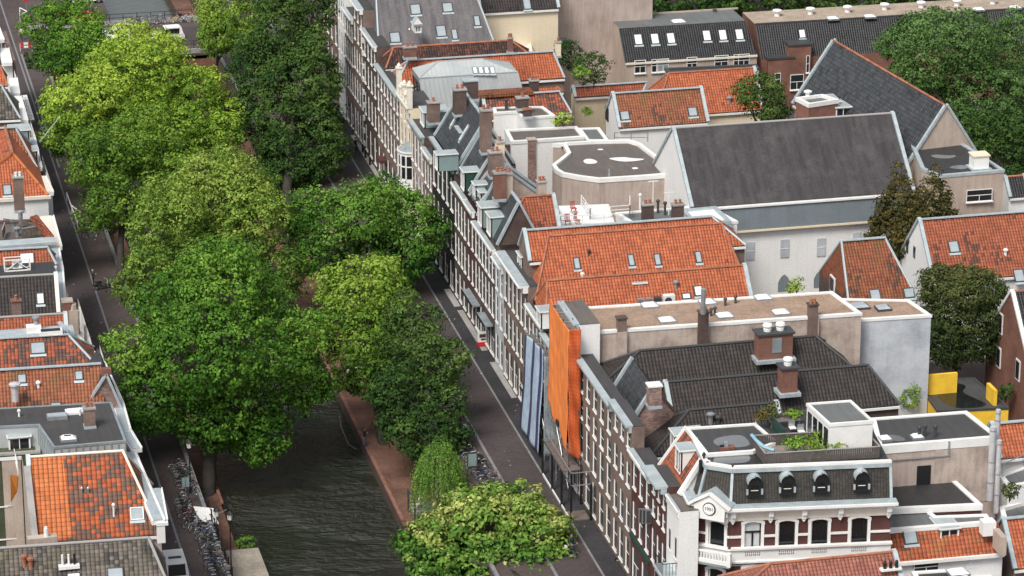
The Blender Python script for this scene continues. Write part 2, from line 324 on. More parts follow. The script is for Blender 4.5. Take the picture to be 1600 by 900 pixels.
# wharves, quay walls
mb=MB(); mb.poly([(32.4,262,-3.3),(34.9,262,-3.3),(34.9,404,-3.3),(32.4,404,-3.3)],M['wharf']); mb.poly([(32.4,B0,-3.3),(34.7,B0,-3.3),(34.7,262,-3.3),(32.4,262,-3.3)],M['wharf']); struct('west_wharf',mb)
mb=MB(); mb.poly([(33.6,B0,-3.28),(36.4,B0,-3.28),(36.4,252.5,-3.28),(33.6,252.5,-3.28)],M['wharf_l'])
mb.poly([(36.4,B0,-6),(36.4,252.5,-6),(36.4,252.5,-3.28),(36.4,B0,-3.28)],M['b_dark']); mb.poly([(36.4,252.5,-6),(33.6,252.5,-6),(33.6,252.5,-3.28),(36.4,252.5,-3.28)],M['b_dark']); struct('pale_stone_wharf',mb)
mb=MB(); mb.poly([(48.9,B0,-3.3),(52.6,B0,-3.3),(52.6,404,-3.3),(48.9,404,-3.3)],M['wharf']); mb.poly([(51.9,404,-3.3),(54.2,404,-3.3),(54.2,B1,-3.3),(51.9,B1,-3.3)],M['wharf']); struct('east_wharf',mb)
mb=MB()
for a,z0,z1 in ((34.9,-6,-3.3),(32.4,-3.31,0),(48.9,-6,-3.3),(52.6,-3.31,0)):
    mb.poly([(a,B0,z0),(a,404,z0),(a,404,z1),(a,B0,z1)],M['b_dark'])
for a,z0,z1 in ((42.0,-6,0),(51.9,-6,-3.3),(54.2,-3.31,0)): mb.poly([(a,404,z0),(a,B1,z0),(a,B1,z1),(a,404,z1)],M['b_dark'])
struct('quay_walls',mb)
mb=MB()
mb.box((49.02,262,-3.2),(.3,14.2,.2),M['coping']); mb.box((49.02,290,-3.2),(.3,34,.2),M['coping']); mb.box((49.02,225,-3.2),(.3,56,.2),M['coping'])
mb.box((34.78,292,-3.2),(.26,60,.2),M['coping']); mb.box((52.75,294,.12),(.3,188,.24),M['kerb']); mb.box((32.25,294,.12),(.3,188,.24),M['kerb'])
struct('quay_coping',mb)
# the bridge across the canal at the far end
B=thing('canal_bridge',(42,396,0),'brick road bridge over the far end of the canal with bicycles along its railing','bridge')
mb=MB(); mb.box((42,396,-.35),(21,15,.7),M['pave_l']); mb.box((42,396.5,.02),(21,7.5,.06),M['pave']); part('deck',mb,B)
for bb in (388.7,403.3): mb=MB(); mb.box((42,bb,.25),(21,.4,.5),M['stone']); part('kerb_wall',mb,B)
mb=MB()
for i in range(7):
    a0=32.4+i*2.9; pts=[]
mb.poly([(32.4,388.5,-6),(37,388.5,-6),(37,388.5,-2.6),(39,388.5,-1.3),(42,388.5,-.9),(45,388.5,-1.3),(47,388.5,-2.6),(47,388.5,-6),(52.6,388.5,-6),(52.6,388.5,-.3),(32.4,388.5,-.3)],M['b_red']); part('arch_wall',mb,B)
for bb in (389,403):
    mb=MB()
    for i in range(12): mb.bar((33+i*1.7,bb,.5),(33+i*1.7,bb,1.45),.07,.07,M['black'])
    for z in (.95,1.42): mb.bar((33,bb,z),(51.7,bb,z),.05,.05,M['black'])
    part('railing',mb,B)

mb=MB()
for a,b0,b1 in ((62.15,296,301),(62.2,284,295),(62.25,272,281),(62.3,259,266),(62.3,330,352)): mb.poly([(a,b0,.03),(62.78,b0,.03),(62.78,b1,.03),(a,b1,.03)],M['stone'])
struct('stone_thresholds',mb)
mb=MB()
for i in range(260):
    x=random.choice((random.uniform(52.8,62.6),random.uniform(27,32.2))); y=random.uniform(236,350); r_=random.uniform(.04,.11); t=random.uniform(0,3)
    mb.poly([(x+r_*math.cos(t+k*1.57),y+r_*math.sin(t+k*1.57),.03) for k in range(4)],M['litter'] if random.random()<.5 else M['leafdry'])
o=solo('fallen_leaves',mb,'scattered fallen leaves and litter on the brick streets','leaves',kind='stuff')
for x,y in ((58.2,262),(59.5,251),(60.3,246),(59.0,283),(29.0,246)):
    mb=MB(); mb.disc((x,y,.012),.33,M['dark'],14,h=.012); solo('manhole_cover',mb,'round dark iron manhole cover in the brick carriageway','manhole cover','manhole covers',at=(x,y,0))
# ---------------------------------------------------------------- building kit
A0=62.8
class Bld:
    def __init__(s,name,label,at,cat='house',group=None):
        s.root=thing(name,(at[0],at[1],0),label,cat,group); s.roof=None; s.slope=None; s.wall=None
    def part(s,name,mb,parent=None,**k): return part(name,mb,parent or s.root,**k)
def loc2(p,ang): c,s_=math.cos(ang),math.sin(ang); return (p[0]*c+p[1]*s_, -p[0]*s_+p[1]*c)
def wld(u,v,z,ang): c,s_=math.cos(ang),math.sin(ang); return Vector((u*c-v*s_,u*s_+v*c,z))
def gab(name,label,Rl,Rr,zr,El,Er,ze,ang=0.0,zfar=None,vfar=None,tile='t_or',wall='b_brown',trim='lead',ridge='rust',zb=0.0,cat='house',group=None,verge=True,eave='white',pitch=46,uni=False,B=None,quiet=True):
    """pitched roof from the picture positions of its ridge ends (at height zr) and near eave ends (at height ze)"""
    g=lambda q,z: loc2(G(q[0],q[1],z),ang)
    a,b_=g(Rl,zr),g(Rr,zr); ur0,ur1,vr=a[0],b_[0],(a[1]+b_[1])/2; tp=math.tan(R(pitch))
    pn=wld(0,-tp,1,ang).normalized(); P0=wld(0,vr,zr,ang); c3=onplane(El[0],El[1],P0,pn); d3=onplane(Er[0],Er[1],P0,pn)
    ze=(c3.z+d3.z)/2; ve=vr-(zr-ze)/tp; ue0=loc2(c3,ang)[0]; ue1=loc2(d3,ang)[0]
    if uni: ue0,ue1=ur0,ur1
    if ang==0 and 60<ue0<63.25: ue0=63.25; ur0=max(ur0,63.25)
    if abs(ue0-ur0)<.45: ur0=ue0=(ur0+ue0)/2
    if abs(ue1-ur1)<.45: ur1=ue1=(ur1+ue1)/2
    if vfar is None: vfar=2*vr-ve
    if zfar is None: zfar=ze
    if not quiet: print('ze %.1f'%ze,'GAB %-26s u %.1f..%.1f ridge %.1f..%.1f v %.1f ridge %.1f far %.1f pitch %.0f'%(label[:26],ue0,ue1,ur0,ur1,ve,vr,vfar,math.degrees(math.atan2(zr-ze,vr-ve))))
    W=lambda u,v,z: wld(u,v,z,ang)
    if B is None: B=Bld(name,label,W((ue0+ue1)/2,(ve+vr)/2,0),cat,group)
    T=M[tile]; rf=MB(); N0=W(ue0,ve,ze);N1=W(ue1,ve,ze);R0=W(ur0,vr,zr);R1=W(ur1,vr,zr);F0=W(ue0,vfar,zfar);F1=W(ue1,vfar,zfar)
    ud=W(1,0,0)
    nn=(N1-N0).cross(R0-N0).normalized(); dn=W(0,(ve-vr),ze-zr).normalized()*.22; up=nn*.1
    rf.poly([N0+dn+up,N1+dn+up,R1+up,R0+up],T,uo=R0,ud=ud); rf.poly([F1,F0,R0+up,R1+up],T,uo=R0,ud=ud)
    rf.poly([N0+dn+up,N1+dn+up,N1+dn-up*.5,N0+dn-up*.5],M['dark'])
    gl=abs(ue0-ur0)<1e-6; gr=abs(ue1-ur1)<1e-6
    if not gl: rf.poly([N0+dn+up,R0+up,F0],T,uo=R0,ud=W(0,1,0))
    if not gr: rf.poly([N1+dn+up,F1,R1+up],T,uo=R1,ud=W(0,1,0))
    B.roof=B.part('roof',rf); B.slope=(N0+up,nn,ud); B.W=W; B.ang=ang; B.k=(ue0,ue1,ur0,ur1,ve,vr,vfar,ze,zr)
    wm=M[wall]; mb=MB()
    b0,b1,b2,b3=W(ue0,ve,zb),W(ue1,ve,zb),W(ue1,vfar,zb),W(ue0,vfar,zb)
    mb.poly([b0,b1,N1,N0],wm); mb.poly([b2,b3,F0,F1],wm)
    mb.poly([b3,b0,N0]+([R0] if gl else [])+[F0],wm); mb.poly([b1,b2,F1]+([R1] if gr else [])+[N1],wm)
    B.wall=B.part('wall',mb)
    tr=MB()
    rm=M[ridge]
    if ridge=='lead': tr.bar(R0+up*1.6,R1+up*1.6,.42,.07,rm)
    else: tr.tube([R0+up*1.3,R1+up*1.3],.12,rm,8)
    for hip,e,r_,f in ((not gl,N0,R0,F0),(not gr,N1,R1,F1)):
        if hip:
            for q in (e+dn,f): tr.tube([r_+up*1.3,q+up*1.2],.11,rm,6)
    B.part('ridge_cap',tr,B.roof)
    if verge:
        for ok,e,r_,f in ((gl,N0,R0,F0),(gr,N1,R1,F1)):
            if ok:
                vb=MB(); vb.bar(e+dn+nn*.18,r_+nn*.18,.34,.24,M[trim],up=nn); vb.bar(f+nn*.1,r_+Vector((0,0,.18)),.34,.24,M[trim]); B.part('verge_flashing',vb,B.roof)
    gt=MB(); gt.bar(N0+dn*1.3-Vector((0,0,.14)),N1+dn*1.3-Vector((0,0,.14)),.2,.18,M[eave]); B.part('gutter',gt,B.roof)
    return B
def poly_inset(P,d):
    n=len(P); ar=sum(P[i].x*P[(i+1)%n].y-P[(i+1)%n].x*P[i].y for i in range(n)); sg=1 if ar>0 else -1; out=[]
    for i in range(n):
        a=(P[i]-P[i-1]).to_2d().normalized(); b=(P[(i+1)%n]-P[i]).to_2d().normalized()
        na=Vector((-a.y,a.x))*sg; nb=Vector((-b.y,b.x))*sg; k=na+nb; k=k/max(.35,k.dot(k))*2 if k.length>1e-6 else na
        out.append(Vector((P[i].x+k.x*d,P[i].y+k.y*d,P[i].z)))
    return out
def flat(name,label,px,z,wall='p_white',roof='bit',cap='white',h=.22,w_=.32,zb=0.0,cat='house',B=None,world=None,group=None,fascia=.0):
    P=[Vector((q[0],q[1],z)) for q in world] if world else [G(x,y,z+h) for x,y in px]
    for p in P: p.z=z
    c=sum(P,Vector((0,0,0)))/len(P)
    if B is None: B=Bld(name,label,c,cat,group)
    top=[p+Vector((0,0,h)) for p in P]; inn=poly_inset(P,w_); outr=poly_inset(P,-.06)
    rf=MB(); rf.poly([p+Vector((0,0,.01)) for p in inn],M[roof],uo=inn[0]); 
    mb=MB(); n=len(P)
    for i in range(n):
        j=(i+1)%n; mb.poly([Vector((P[i].x,P[i].y,zb)),Vector((P[j].x,P[j].y,zb)),P[j],P[i]],M[wall])
    B.wall=B.part('wall',mb)
    B.roof=B.part('roof',rf)
    pc=MB(); fs=max(.12,fascia); D=Vector((0,0,1))
    for i in range(n):
        j=(i+1)%n; pc.poly([outr[i]+D*h,outr[j]+D*h,inn[j]+D*h,inn[i]+D*h],M[cap]); pc.poly([inn[i]+D*h,inn[j]+D*h,inn[j],inn[i]],M[cap])
        pc.poly([outr[i]-D*fs,outr[j]-D*fs,outr[j]+D*h,outr[i]+D*h],M[cap]); pc.poly([P[i]-D*fs,P[j]-D*fs,outr[j]-D*fs,outr[i]-D*fs],M[cap])
    B.part('parapet',pc,B.roof); B.P=P; B.z=z; return B
def chimney(B,px,py,zt,w_=.9,d=.7,h=1.8,mat='b_brown',pots=2,cap='stone',ang=0.0,pos=None,pot='rust'):
    p=Vector(pos) if pos else G(px,py,zt); mb=MB()
    mb.box((p.x,p.y,zt-h/2),(w_,d,h),M[mat],ang); mb.box((p.x,p.y,zt+.06),(w_+.16,d+.16,.12),M[cap],ang)
    for i in range(pots):
        k=(i-(pots-1)/2)*w_/max(pots,1)*.8; x,y=p.x+k*math.cos(ang),p.y+k*math.sin(ang)
        mb.lathe((x,y,zt+.12),[(.13,0),(.12,.3),(.15,.34),(.15,.4),(.05,.42)],M[pot],8)
    mb.box((p.x,p.y,zt-h+.1),(w_+.1,d+.1,.25),M['lead'],ang)
    return B.part('chimney',mb,B.roof,at=(p.x,p.y,zt-h))
def slopelight(B,px,py,w_=.8,h=1.1,gm='sky_glass',fm='dark',open_=0,pos=None):
    P0,n,ud=B.slope; c=onplane(px,py,P0,n); vd=n.cross(ud).normalized(); vd=vd if vd.z>0 else -vd
    mb=MB(); b=.07; o=n*.10
    for s_,e in ((-1,1),(1,1)): mb.bar(c+ud*(s_*w_/2)-vd*h/2+o*.6,c+ud*(s_*w_/2)+vd*h/2+o*.6,b,.16,M[fm],up=n)
    for s_ in (-1,1): mb.bar(c+vd*(s_*h/2)-ud*w_/2+o*.6,c+vd*(s_*h/2)+ud*w_/2+o*.6,b,.16,M[fm],up=n,ext=b/2)
    q=[c-ud*w_/2-vd*h/2,c+ud*w_/2-vd*h/2,c+ud*w_/2+vd*h/2,c-ud*w_/2+vd*h/2]
    mb.poly([p+n*.09 for p in q],M[gm])
    mb.bar(c-vd*(h/2+.16)-ud*(w_/2+.1)+n*.04,c-vd*(h/2+.16)+ud*(w_/2+.1)+n*.04,.22,.03,M['lead'],up=n)
    return B.part('skylight',mb,B.roof,at=c)
def vent(B,px,py,z=None,r=.12,h=.6,m='steel',hood=True):
    c=onplane(px,py,*B.slope[:2]) if z is None else G(px,py,z); mb=MB()
    mb.tube([c-Vector((0,0,.15)),c+Vector((0,0,h))],r,M[m],8)
    if hood: mb.lathe((c.x,c.y,c.z+h),[(r,0),(r*1.7,.03),(r*1.7,.16),(r*.6,.26)],M[m],8)
    return B.part('vent_pipe',mb,B.roof,at=c)
def dome(B,px,py,z,w_=1.2,d=1.0,ang=0.0,m='dome'):
    c=G(px,py,z+.2); mb=MB(); mb.box((c.x,c.y,z+.1),(w_+.15,d+.15,.2),M['steel'] if m=='dome' else M['dark'],ang)
    x,y=w_/2,d/2; ca,sa=math.cos(ang),math.sin(ang); P=lambda a,b,h_:(c.x+a*ca-b*sa,c.y+a*sa+b*ca,z+h_)
    o=[P(-x,-y,.2),P(x,-y,.2),P(x,y,.2),P(-x,y,.2)]; i_=[P(-x*.6,-y*.6,.36),P(x*.6,-y*.6,.36),P(x*.6,y*.6,.36),P(-x*.6,y*.6,.36)]
    for k in range(4): j=(k+1)%4; mb.poly([o[k],o[j],i_[j],i_[k]],M[m])
    mb.poly(i_,M[m]); return B.part('roof_light',mb,B.roof,at=(c.x,c.y,z))
def dormer(B,px,py,z,w_=1.3,h=1.3,d=2.0,face=-math.pi/2,front='white',cheek='teal',top='zinc',pos=None,oh=.12,glass='glass'):
    """box dormer, px,py = middle of the front's top edge at height z; face = rotation of its local -Y (outward)"""
    c=Vector(pos) if pos else G(px,py,z); mb=MB(); ca,sa=math.cos(face),math.sin(face)
    P=lambda x,y,zz: Vector((c.x+x*ca-y*sa,c.y+x*sa+y*ca,c.z+zz)); x=w_/2
    for s_ in (-1,1): mb.poly([P(s_*x,0,-h),P(s_*x,d,-h),P(s_*x,d,0),P(s_*x,0,0)],M[cheek])
    t=.12
    def bx(x0,x1,z0,z1,y0,y1,m):
        mb.box(P((x0+x1)/2,(y0+y1)/2,(z0+z1)/2),(x1-x0,y1-y0,z1-z0),M[m],face)
    bx(-x,-x+t,-h,0,-.05,.12,front); bx(x-t,x,-h,0,-.05,.12,front); bx(-x,x,-t,0,-.05,.12,front); bx(-x,x,-h,-h+t,-.08,.12,front); bx(-.03,.03,-h,0,-.03,.08,front)
    mb.poly([P(-x+t,.06,-h+t),P(x-t,.06,-h+t),P(x-t,.06,-t),P(-x+t,.06,-t)],M[glass])
    bx(-x-oh,x+oh,0,.09,-.18,d,front); bx(-x-oh+.06,x+oh-.06,.09,.12,-.12,d-.02,top)
    return B.part('dormer',mb,B.roof,at=(c.x,c.y,c.z-h))
_win={}
def winmesh(w_,h,style):
    k=(round(w_,2),round(h,2),style)
    if k in _win: return _win[k]
    g=MB(); g.poly([(-w_/2+.03,.06,.03),(w_/2-.03,.06,.03),(w_/2-.03,.06,h-.03),(-w_/2+.03,.06,h-.03)],M['glass'])
    if style=='sash' or style=='dk':
        pass
    f=MB(); t=.065 if w_>.8 else .055; fm=M['white'] if style!='dk' else M['dark']
    f.box((-w_/2+t/2,.055,h/2),(t,.07,h),fm); f.box((w_/2-t/2,.055,h/2),(t,.07,h),fm); f.box((0,.055,h-t/2),(w_-2*t,.07,t),fm); f.box((0,.055,t/2),(w_-2*t,.07,t),fm)
    f.box((0,.05,h*.52),(w_-2*t,.04,.06),fm)
    if w_>1.25 or style=='cross': f.box((0,.05,h*.27),(.06,.04,h*.5-t),fm)
    s=MB(); s.box((0,-.03,-.05),(w_+.1,.17,.10),M['white'])
    _win[k]=(g.mesh('window'),f.mesh('window_frame'),s.mesh('sill')); return _win[k]
def window(B,p,rz,w_,h,style='sash',sill=True):
    """p = bottom centre on the wall face; local -Y faces out"""
    g,f,s=winmesh(w_,h,style); o=bpy.data.objects.new('window',g); C.objects.link(o); o.parent=B.root; o.location=Vector(p)-wloc(B.root); o.rotation_euler=(0,0,rz)
    x=bpy.data.objects.new('window_frame',f); C.objects.link(x); x.parent=o
    if sill: y=bpy.data.objects.new('sill',s); C.objects.link(y); y.parent=o
    return o
def holewall(mb,P,d,L,z0,z1,holes,m,nrm,depth=.075,rev='white'):
    """wall from P along d with rectangular openings (s0,s1,zb,zt)"""
    P=Vector((P[0],P[1],0)); d=Vector((d[0],d[1],0)); inn=-Vector((nrm[0],nrm[1],0))*depth
    S=sorted({0.0,L,*[h[0] for h in holes],*[h[1] for h in holes]}); Z=sorted({z0,z1,*[h[2] for h in holes],*[h[3] for h in holes]})
    pt=lambda s,z: P+d*s+Vector((0,0,z))
    for i in range(len(S)-1):
        for j in range(len(Z)-1):
            cs,cz=(S[i]+S[i+1])/2,(Z[j]+Z[j+1])/2
            if any(h[0]<cs<h[1] and h[2]<cz<h[3] for h in holes): continue
            mb.poly([pt(S[i],Z[j]),pt(S[i+1],Z[j]),pt(S[i+1],Z[j+1]),pt(S[i],Z[j+1])],m)
    for s0,s1,a,b in holes:
        q=[pt(s0,a),pt(s1,a),pt(s1,b),pt(s0,b)]
        for k in range(4): j=(k+1)%4; mb.poly([q[k],q[j],q[j]+inn,q[k]+inn],M[rev])
        mb.poly([p+inn*1.02 for p in q],M['dark'])
def rowhouse(name,label,b0,b1,zt,wall,floors,A=A0,depth=10.0,cor='white',corh=.45,corp=.45,gtop='zinc',side=None,shop=None,flatroof='bit',roofz=None,style='sash',split=None):
    """street house whose front faces the canal (-X). floors = (z bottom, z top, window count, window width)"""
    B=Bld(name,label,(A+depth/2,(b0+b1)/2,0)); L=b1-b0; wm=M[wall]; sm=M[side or wall]; holes=[];wins=[]
    for zb,zt_,n_,ww in floors:
        for i in range(n_):
            s=(i+.5)*L/n_; holes.append((s-ww/2,s+ww/2,zb,zt_)); wins.append((s,zb,zt_,ww))
    mb=MB(); holewall(mb,(A,b0),(0,1),L,0,zt,holes,wm,(-1,0))
    mb.poly([(A,b0,0),(A+depth,b0,0),(A+depth,b0,zt),(A,b0,zt)],sm); mb.poly([(A,b1,0),(A+depth,b1,0),(A+depth,b1,zt),(A,b1,zt)],sm); mb.poly([(A+depth,b0,0),(A+depth,b1,0),(A+depth,b1,zt),(A+depth,b0,zt)],sm)
    B.wall=B.part('wall',mb)
    for s,zb,zt_,ww in wins: window(B,(A+.02,b0+s,zb),-math.pi/2,ww,zt_-zb,style)
    if cor:
        c=MB(); c.box((A-corp/2+.05,(b0+b1)/2,zt+.02),(corp+.1,L-.04,.16),M[cor]); c.box((A-corp*.25,(b0+b1)/2,zt-corh/2-.06),(corp*.5,L-.06,corh),M[cor])
        c.box((A-corp/2+.10,(b0+b1)/2,zt+.12),(corp-.02,L-.1,.05),M[gtop]); B.part('cornice',c)
    if flatroof:
        r_=MB(); r_.poly([(A+.05,b0,zt+.03),(A+depth,b0,zt+.03),(A+depth,b1,zt+.03),(A+.05,b1,zt+.03)],M[flatroof]); B.roof=B.part('roof',r_)
    if shop:
        s_=MB(); s_.box((A-.06,(b0+b1)/2,shop[0]),(.16,L-.1,.35),M[shop[1]]); B.part('shop_fascia',s_)
    B.zt=zt;B.b=(b0,b1);B.A=A
    return B
def ridgeY(B,Rn,zn=None,tile='slate',wall='b_dark',back=None,trim='lead',b0=None,b1=None,ze=None,off=.35,wside=True):
    """adds to a row house a roof whose ridge runs along the street; Rn=(a,z) of the ridge, eave just behind the cornice"""
    b0=B.b[0] if b0 is None else b0; b1=B.b[1] if b1 is None else b1; ar,zr=Rn; ze=B.zt if ze is None else ze; ae=B.A+off; ab=back if back else 2*ar-ae
    T=M[tile]; rf=MB(); N0=Vector((ae,b1,ze));N1=Vector((ae,b0,ze));R0=Vector((ar,b1,zr));R1=Vector((ar,b0,zr));F0=Vector((ab,b1,ze));F1=Vector((ab,b0,ze))
    ud=Vector((0,-1,0)); nn=(N1-N0).cross(R0-N0).normalized(); up=nn*.1
    rf.poly([N0+up,N1+up,R1+up,R0+up],T,uo=R0,ud=ud); rf.poly([F1,F0,R0+up,R1+up],T,uo=R0,ud=ud); B.roof=B.part('roof',rf); B.slope=(N0+up,nn,ud)
    if wside:
        for b in (b0,b1): mb=MB(); mb.poly([(ae,b,ze-.02),(ab,b,ze-.02),(ar,b,zr)],M[wall]); B.part('gable_wall',mb)
    for e,r_,f in ((N0,R0,F0),(N1,R1,F1)):
        vb=MB(); vb.bar(e+nn*.16,r_+nn*.16,.30,.22,M[trim],up=nn); vb.bar(r_+Vector((0,0,.14)),f+Vector((0,0,.1)),.30,.22,M[trim]); B.part('verge_flashing',vb,B.roof)
    rc=MB(); rc.bar(R0+Vector((0,0,.14)),R1+Vector((0,0,.14)),.3,.1,M['lead']); B.part('ridge_cap',rc,B.roof); return B
def puddle(B,pts,z,m='puddle'):
    mb=MB(); P=[G(x,y,z) for x,y in pts]; Q=[]
    n=len(P)
    for i in range(n):      # rounded outline
        a,b,c_=P[i-1],P[i],P[(i+1)%n]
        for t in (-.5,-.25,0,.25,.5):
            q=b+(c_-b)*max(t,0)+(a-b)*max(-t,0); Q.append(q*.0+((a+b)/2*(.5-t)**2+b*2*(.5-t)*(.5+t)+(b+c_)/2*(.5+t)**2))
    mb.poly([Vector((q.x,q.y,z)) for q in Q],M[m]); return B.part('puddle',mb,B.roof)
M['puddle']=plain('rain_puddle',(.16,.17,.18),.04,var=.05)
def facewin(B,px,py,P,w_,h,ang=0.0,style='sash',sill=True):
    
    """window centred at a picture position on a vertical wall through P with direction ang (outward = -Y of that frame)"""
    p=VP(px,py,P,ang); n=Vector((math.sin(ang),-math.cos(ang),0)); return window(B,p+n*.10-Vector((0,0,h/2)),ang,w_,h,style,sill)
# ---------------------------------------------------------------- the row of street houses on the right bank, far to near
r0=rowhouse('row_house','brown brick canal house at the far top edge above the dark tree',361.6,372,17,'b_brown',[(3.8,6.2,4,1.1),(7.4,9.8,4,1.1),(11,13.4,4,1.1),(14.2,16,4,1.1)])
r1=rowhouse('row_house','narrow pale grey painted canal house at the far top of the row',357.4,361.5,17,'p_white',[(3.8,6.2,3,.8),(7.4,9.8,3,.8),(11,13.4,3,.8)])
r2=rowhouse('row_house','dark brown brick house with a white bay above its shop, far up the row',351.9,357.3,13.2,'b_brown',[(.6,3.2,2,1.5),(4.6,6.9,4,.9),(7.8,9.9,4,.9),(10.6,12.2,4,.9)],depth=2)
r3=rowhouse('row_house','tall brown brick house with a white scalloped top cornice, far up the row',345.9,351.8,15.9,'b_brown',[(.6,3.4,4,1.0),(4.6,7.0,4,.85),(8.1,10.4,4,.85),(11.4,13.2,3,.85),(13.8,15,3,.7)],corp=.7,depth=1.8)
r4=rowhouse('row_house','narrow red brown house with white stone blocks in front of the big grey roof',338.2,345.8,13.9,'b_dark',[(.6,3.4,3,1.2),(4.6,7.0,4,.9),(8.1,10.4,4,.9),(11.2,12.9,4,.9)],depth=1.5)
r5=rowhouse('row_house','dark brown brick house with a zinc gutter beside the red hipped roof',325.9,338.1,12.1,'b_brown',[(.5,3.2,5,1.4),(4.4,6.6,7,.9),(7.4,9.4,7,.9),(10.0,11.4,7,.85)],cor='zinc',depth=1.2)
mb=MB()
for i in range(9): mb.box((A0-.09,345.75,1.0+i*1.45),(.2,.5,.5),M['white'])
r4.part('white_quoin',mb)
r6=rowhouse('row_house','cream stuccoed house with ornate white pinnacles and a round bay window',319.9,325.8,12.6,'p_cream',[(4.2,6.8,2,1.0),(7.6,9.8,3,.8),(10.4,11.9,3,.7)],cor='cream',depth=2.5)
mb=MB()
for i,(b,h) in enumerate(((320.1,2.3),(321.5,1.0),(322.8,1.6),(324.2,1.0),(325.6,2.6))):
    mb.box((A0-.05,b,12.6+h/2),(.5,.5,h),M['cream']); mb.box((A0-.05,b,12.6+h+.08),(.66,.66,.16),M['cream'])
    mb.lathe((A0-.05,b,12.6+h+.16),[(.2,0),(.24,.15),(.1,.4)],M['cream'],8)
mb.poly([(A0-.05,320,12.6),(A0-.05,325.7,12.6),(A0-.05,324.2,13.4),(A0-.05,322.8,14.3),(A0-.05,321.5,13.4)],M['cream']); mb.poly([(A0+.2,320,12.6),(A0+.2,325.7,12.6),(A0+.2,324.2,13.4),(A0+.2,322.8,14.3),(A0+.2,321.5,13.4)],M['cream'])
r6.part('pinnacle_gable',mb)
# round bay window
mb=MB(); cb=320.9; hw=1.35; n_=6; ang=[math.pi/2+math.pi*i/n_ for i in range(n_+1)]
pr=lambda t,z,r=1.0:(A0+1.15*r*math.cos(t),cb+hw*r*math.sin(t),z)
for i in range(n_):
    a,b=ang[i],ang[i+1]
    mb.poly([pr(a,4.3),pr(b,4.3),pr(b,5.2),pr(a,5.2)],M['white']); mb.poly([pr(a,7.6),pr(b,7.6),pr(b,8.0),pr(a,8.0)],M['white']); mb.poly([pr(a,5.2,.96),pr(b,5.2,.96),pr(b,7.6,.96),pr(a,7.6,.96)],M['glass'])
    mb.bar(pr(a,5.2),pr(a,7.6),.14,.14,M['white']); mb.poly([pr(a,8.0,1.08),pr(b,8.0,1.08),(A0,cb,8.9)],M['zincd']); mb.poly([pr(a,4.3),pr(b,4.3),(A0,cb,3.7)],M['white']); mb.bar(pr(a,6.5),pr(b,6.5),.1,.1,M['white'])
    mb.bar(pr(a,8.0,1.04),pr(b,8.0,1.04),.16,.14,M['white']); mb.bar(pr(a,4.3,1.04),pr(b,4.3,1.04),.16,.2,M['white'])
r6.part('bay_window',mb)
r7=rowhouse('row_house','house with a pinkish front and dark edges next to the cream bay window house',313.2,319.8,11.5,'p_pink',[(.5,3.0,3,1.2),(4.3,6.6,4,.95),(7.5,10.4,4,.95)],cor='zincd',depth=3.2,side='b_dark')
r8=rowhouse('row_house','narrow pinkish brown house beside the black fronted house',309.2,313.1,10.6,'b_brown',[(.5,3.0,2,1.1),(4.3,6.4,3,.7),(7.2,9.4,3,.7)],depth=3)
r9=rowhouse('row_house','black painted house with tall white windows under a big slate roof',298.8,309.1,12.9,'black',[(.5,3.1,4,1.5),(4.3,7.2,5,1.1),(8.4,11.6,5,1.15)],cor='steel',depth=6,side='b_dark',flatroof=None)
ridgeY(r9,(65.9,17.4),tile='slate',wall='b_dark',ze=13.0,b1=309.1)
r10=rowhouse('row_house','dark brown house with white hooded windows and a small slate roof',293.2,298.7,11.6,'b_dark',[(.5,3.1,3,1.2),(4.2,6.7,4,.85),(7.6,10.2,4,.85)],flatroof=None,depth=6)
ridgeY(r10,(65.7,16.6),tile='slate',wall='b_brown',ze=12.4)
r11=rowhouse('row_house','very narrow house painted dark red',289.7,293.1,11.5,'b_wine',[(.5,3.1,2,1.0),(4.2,6.5,2,.8),(7.6,10.0,2,.8)],flatroof=None,depth=8)
ridgeY(r11,(65.9,15.3),tile='slate',wall='p_stain',ze=12.0,back=70.0)
r12=rowhouse('row_house','long dark brown brick house with ten tall white windows and two street dormers',281.2,289.6,10.7,'b_dark',[(.4,3.2,4,1.7),(4.2,6.9,6,.95),(7.6,9.9,6,.95)],flatroof=None,depth=6.5)
ridgeY(r12,(65.1,15.0),tile='slate',wall='b_dark',ze=11.2)
r13=rowhouse('row_house','narrow pale blue grey house between the dark brown house and the white one',277.6,281.1,10.2,'p_grey',[(.5,3.0,2,1.0),(4.2,6.7,2,.85),(7.4,9.4,2,.85)],depth=4)
r14=rowhouse('row_house','brown brick house with a broad zinc topped cornice beside the big orange roofs',267.9,277.5,11.9,'b_brown',[(.4,3.1,5,1.3),(4.2,6.7,6,.95),(7.7,10.5,6,.95)],cor='white',corp=.9,corh=.5,depth=3.4,gtop='lead')
r15=rowhouse('row_house','mauve brick house with a white dormer next to the scaffold',262.3,267.8,10.4,'b_brown',[(.4,3.1,3,1.3),(4.2,6.3,4,.9),(7.1,9.3,4,.9)],depth=4,cor='white')
r16=rowhouse('row_house','pale plastered house behind the striped scaffold cloth',255.7,262.2,9.8,'p_white',[(.4,3.1,3,1.3),(4.2,6.3,3,1.0),(7.1,9.0,3,1.0)],depth=4,cor='zinc')
r17=rowhouse('row_house','tall white fronted house under scaffold behind the orange sheet, head of the gravel roof',249.9,255.6,15.0,'p_white',[(.4,3.1,3,1.3),(4.2,6.6,3,1.1),(7.6,10.0,3,1.1),(11,13,3,1.1)],depth=1.8,cor='zinc',side='p_white',flatroof='bitbr')
r18=rowhouse('row_house','four storey brown brick house with a long zinc gutter and white window sills',238.6,249.9,12.4,'b_brown',[(.5,3.3,5,1.25),(4.2,6.9,5,1.15),(7.4,9.0,5,1.15),(9.7,11.6,5,1.1)],cor='zinc',depth=1.2,corp=.5)
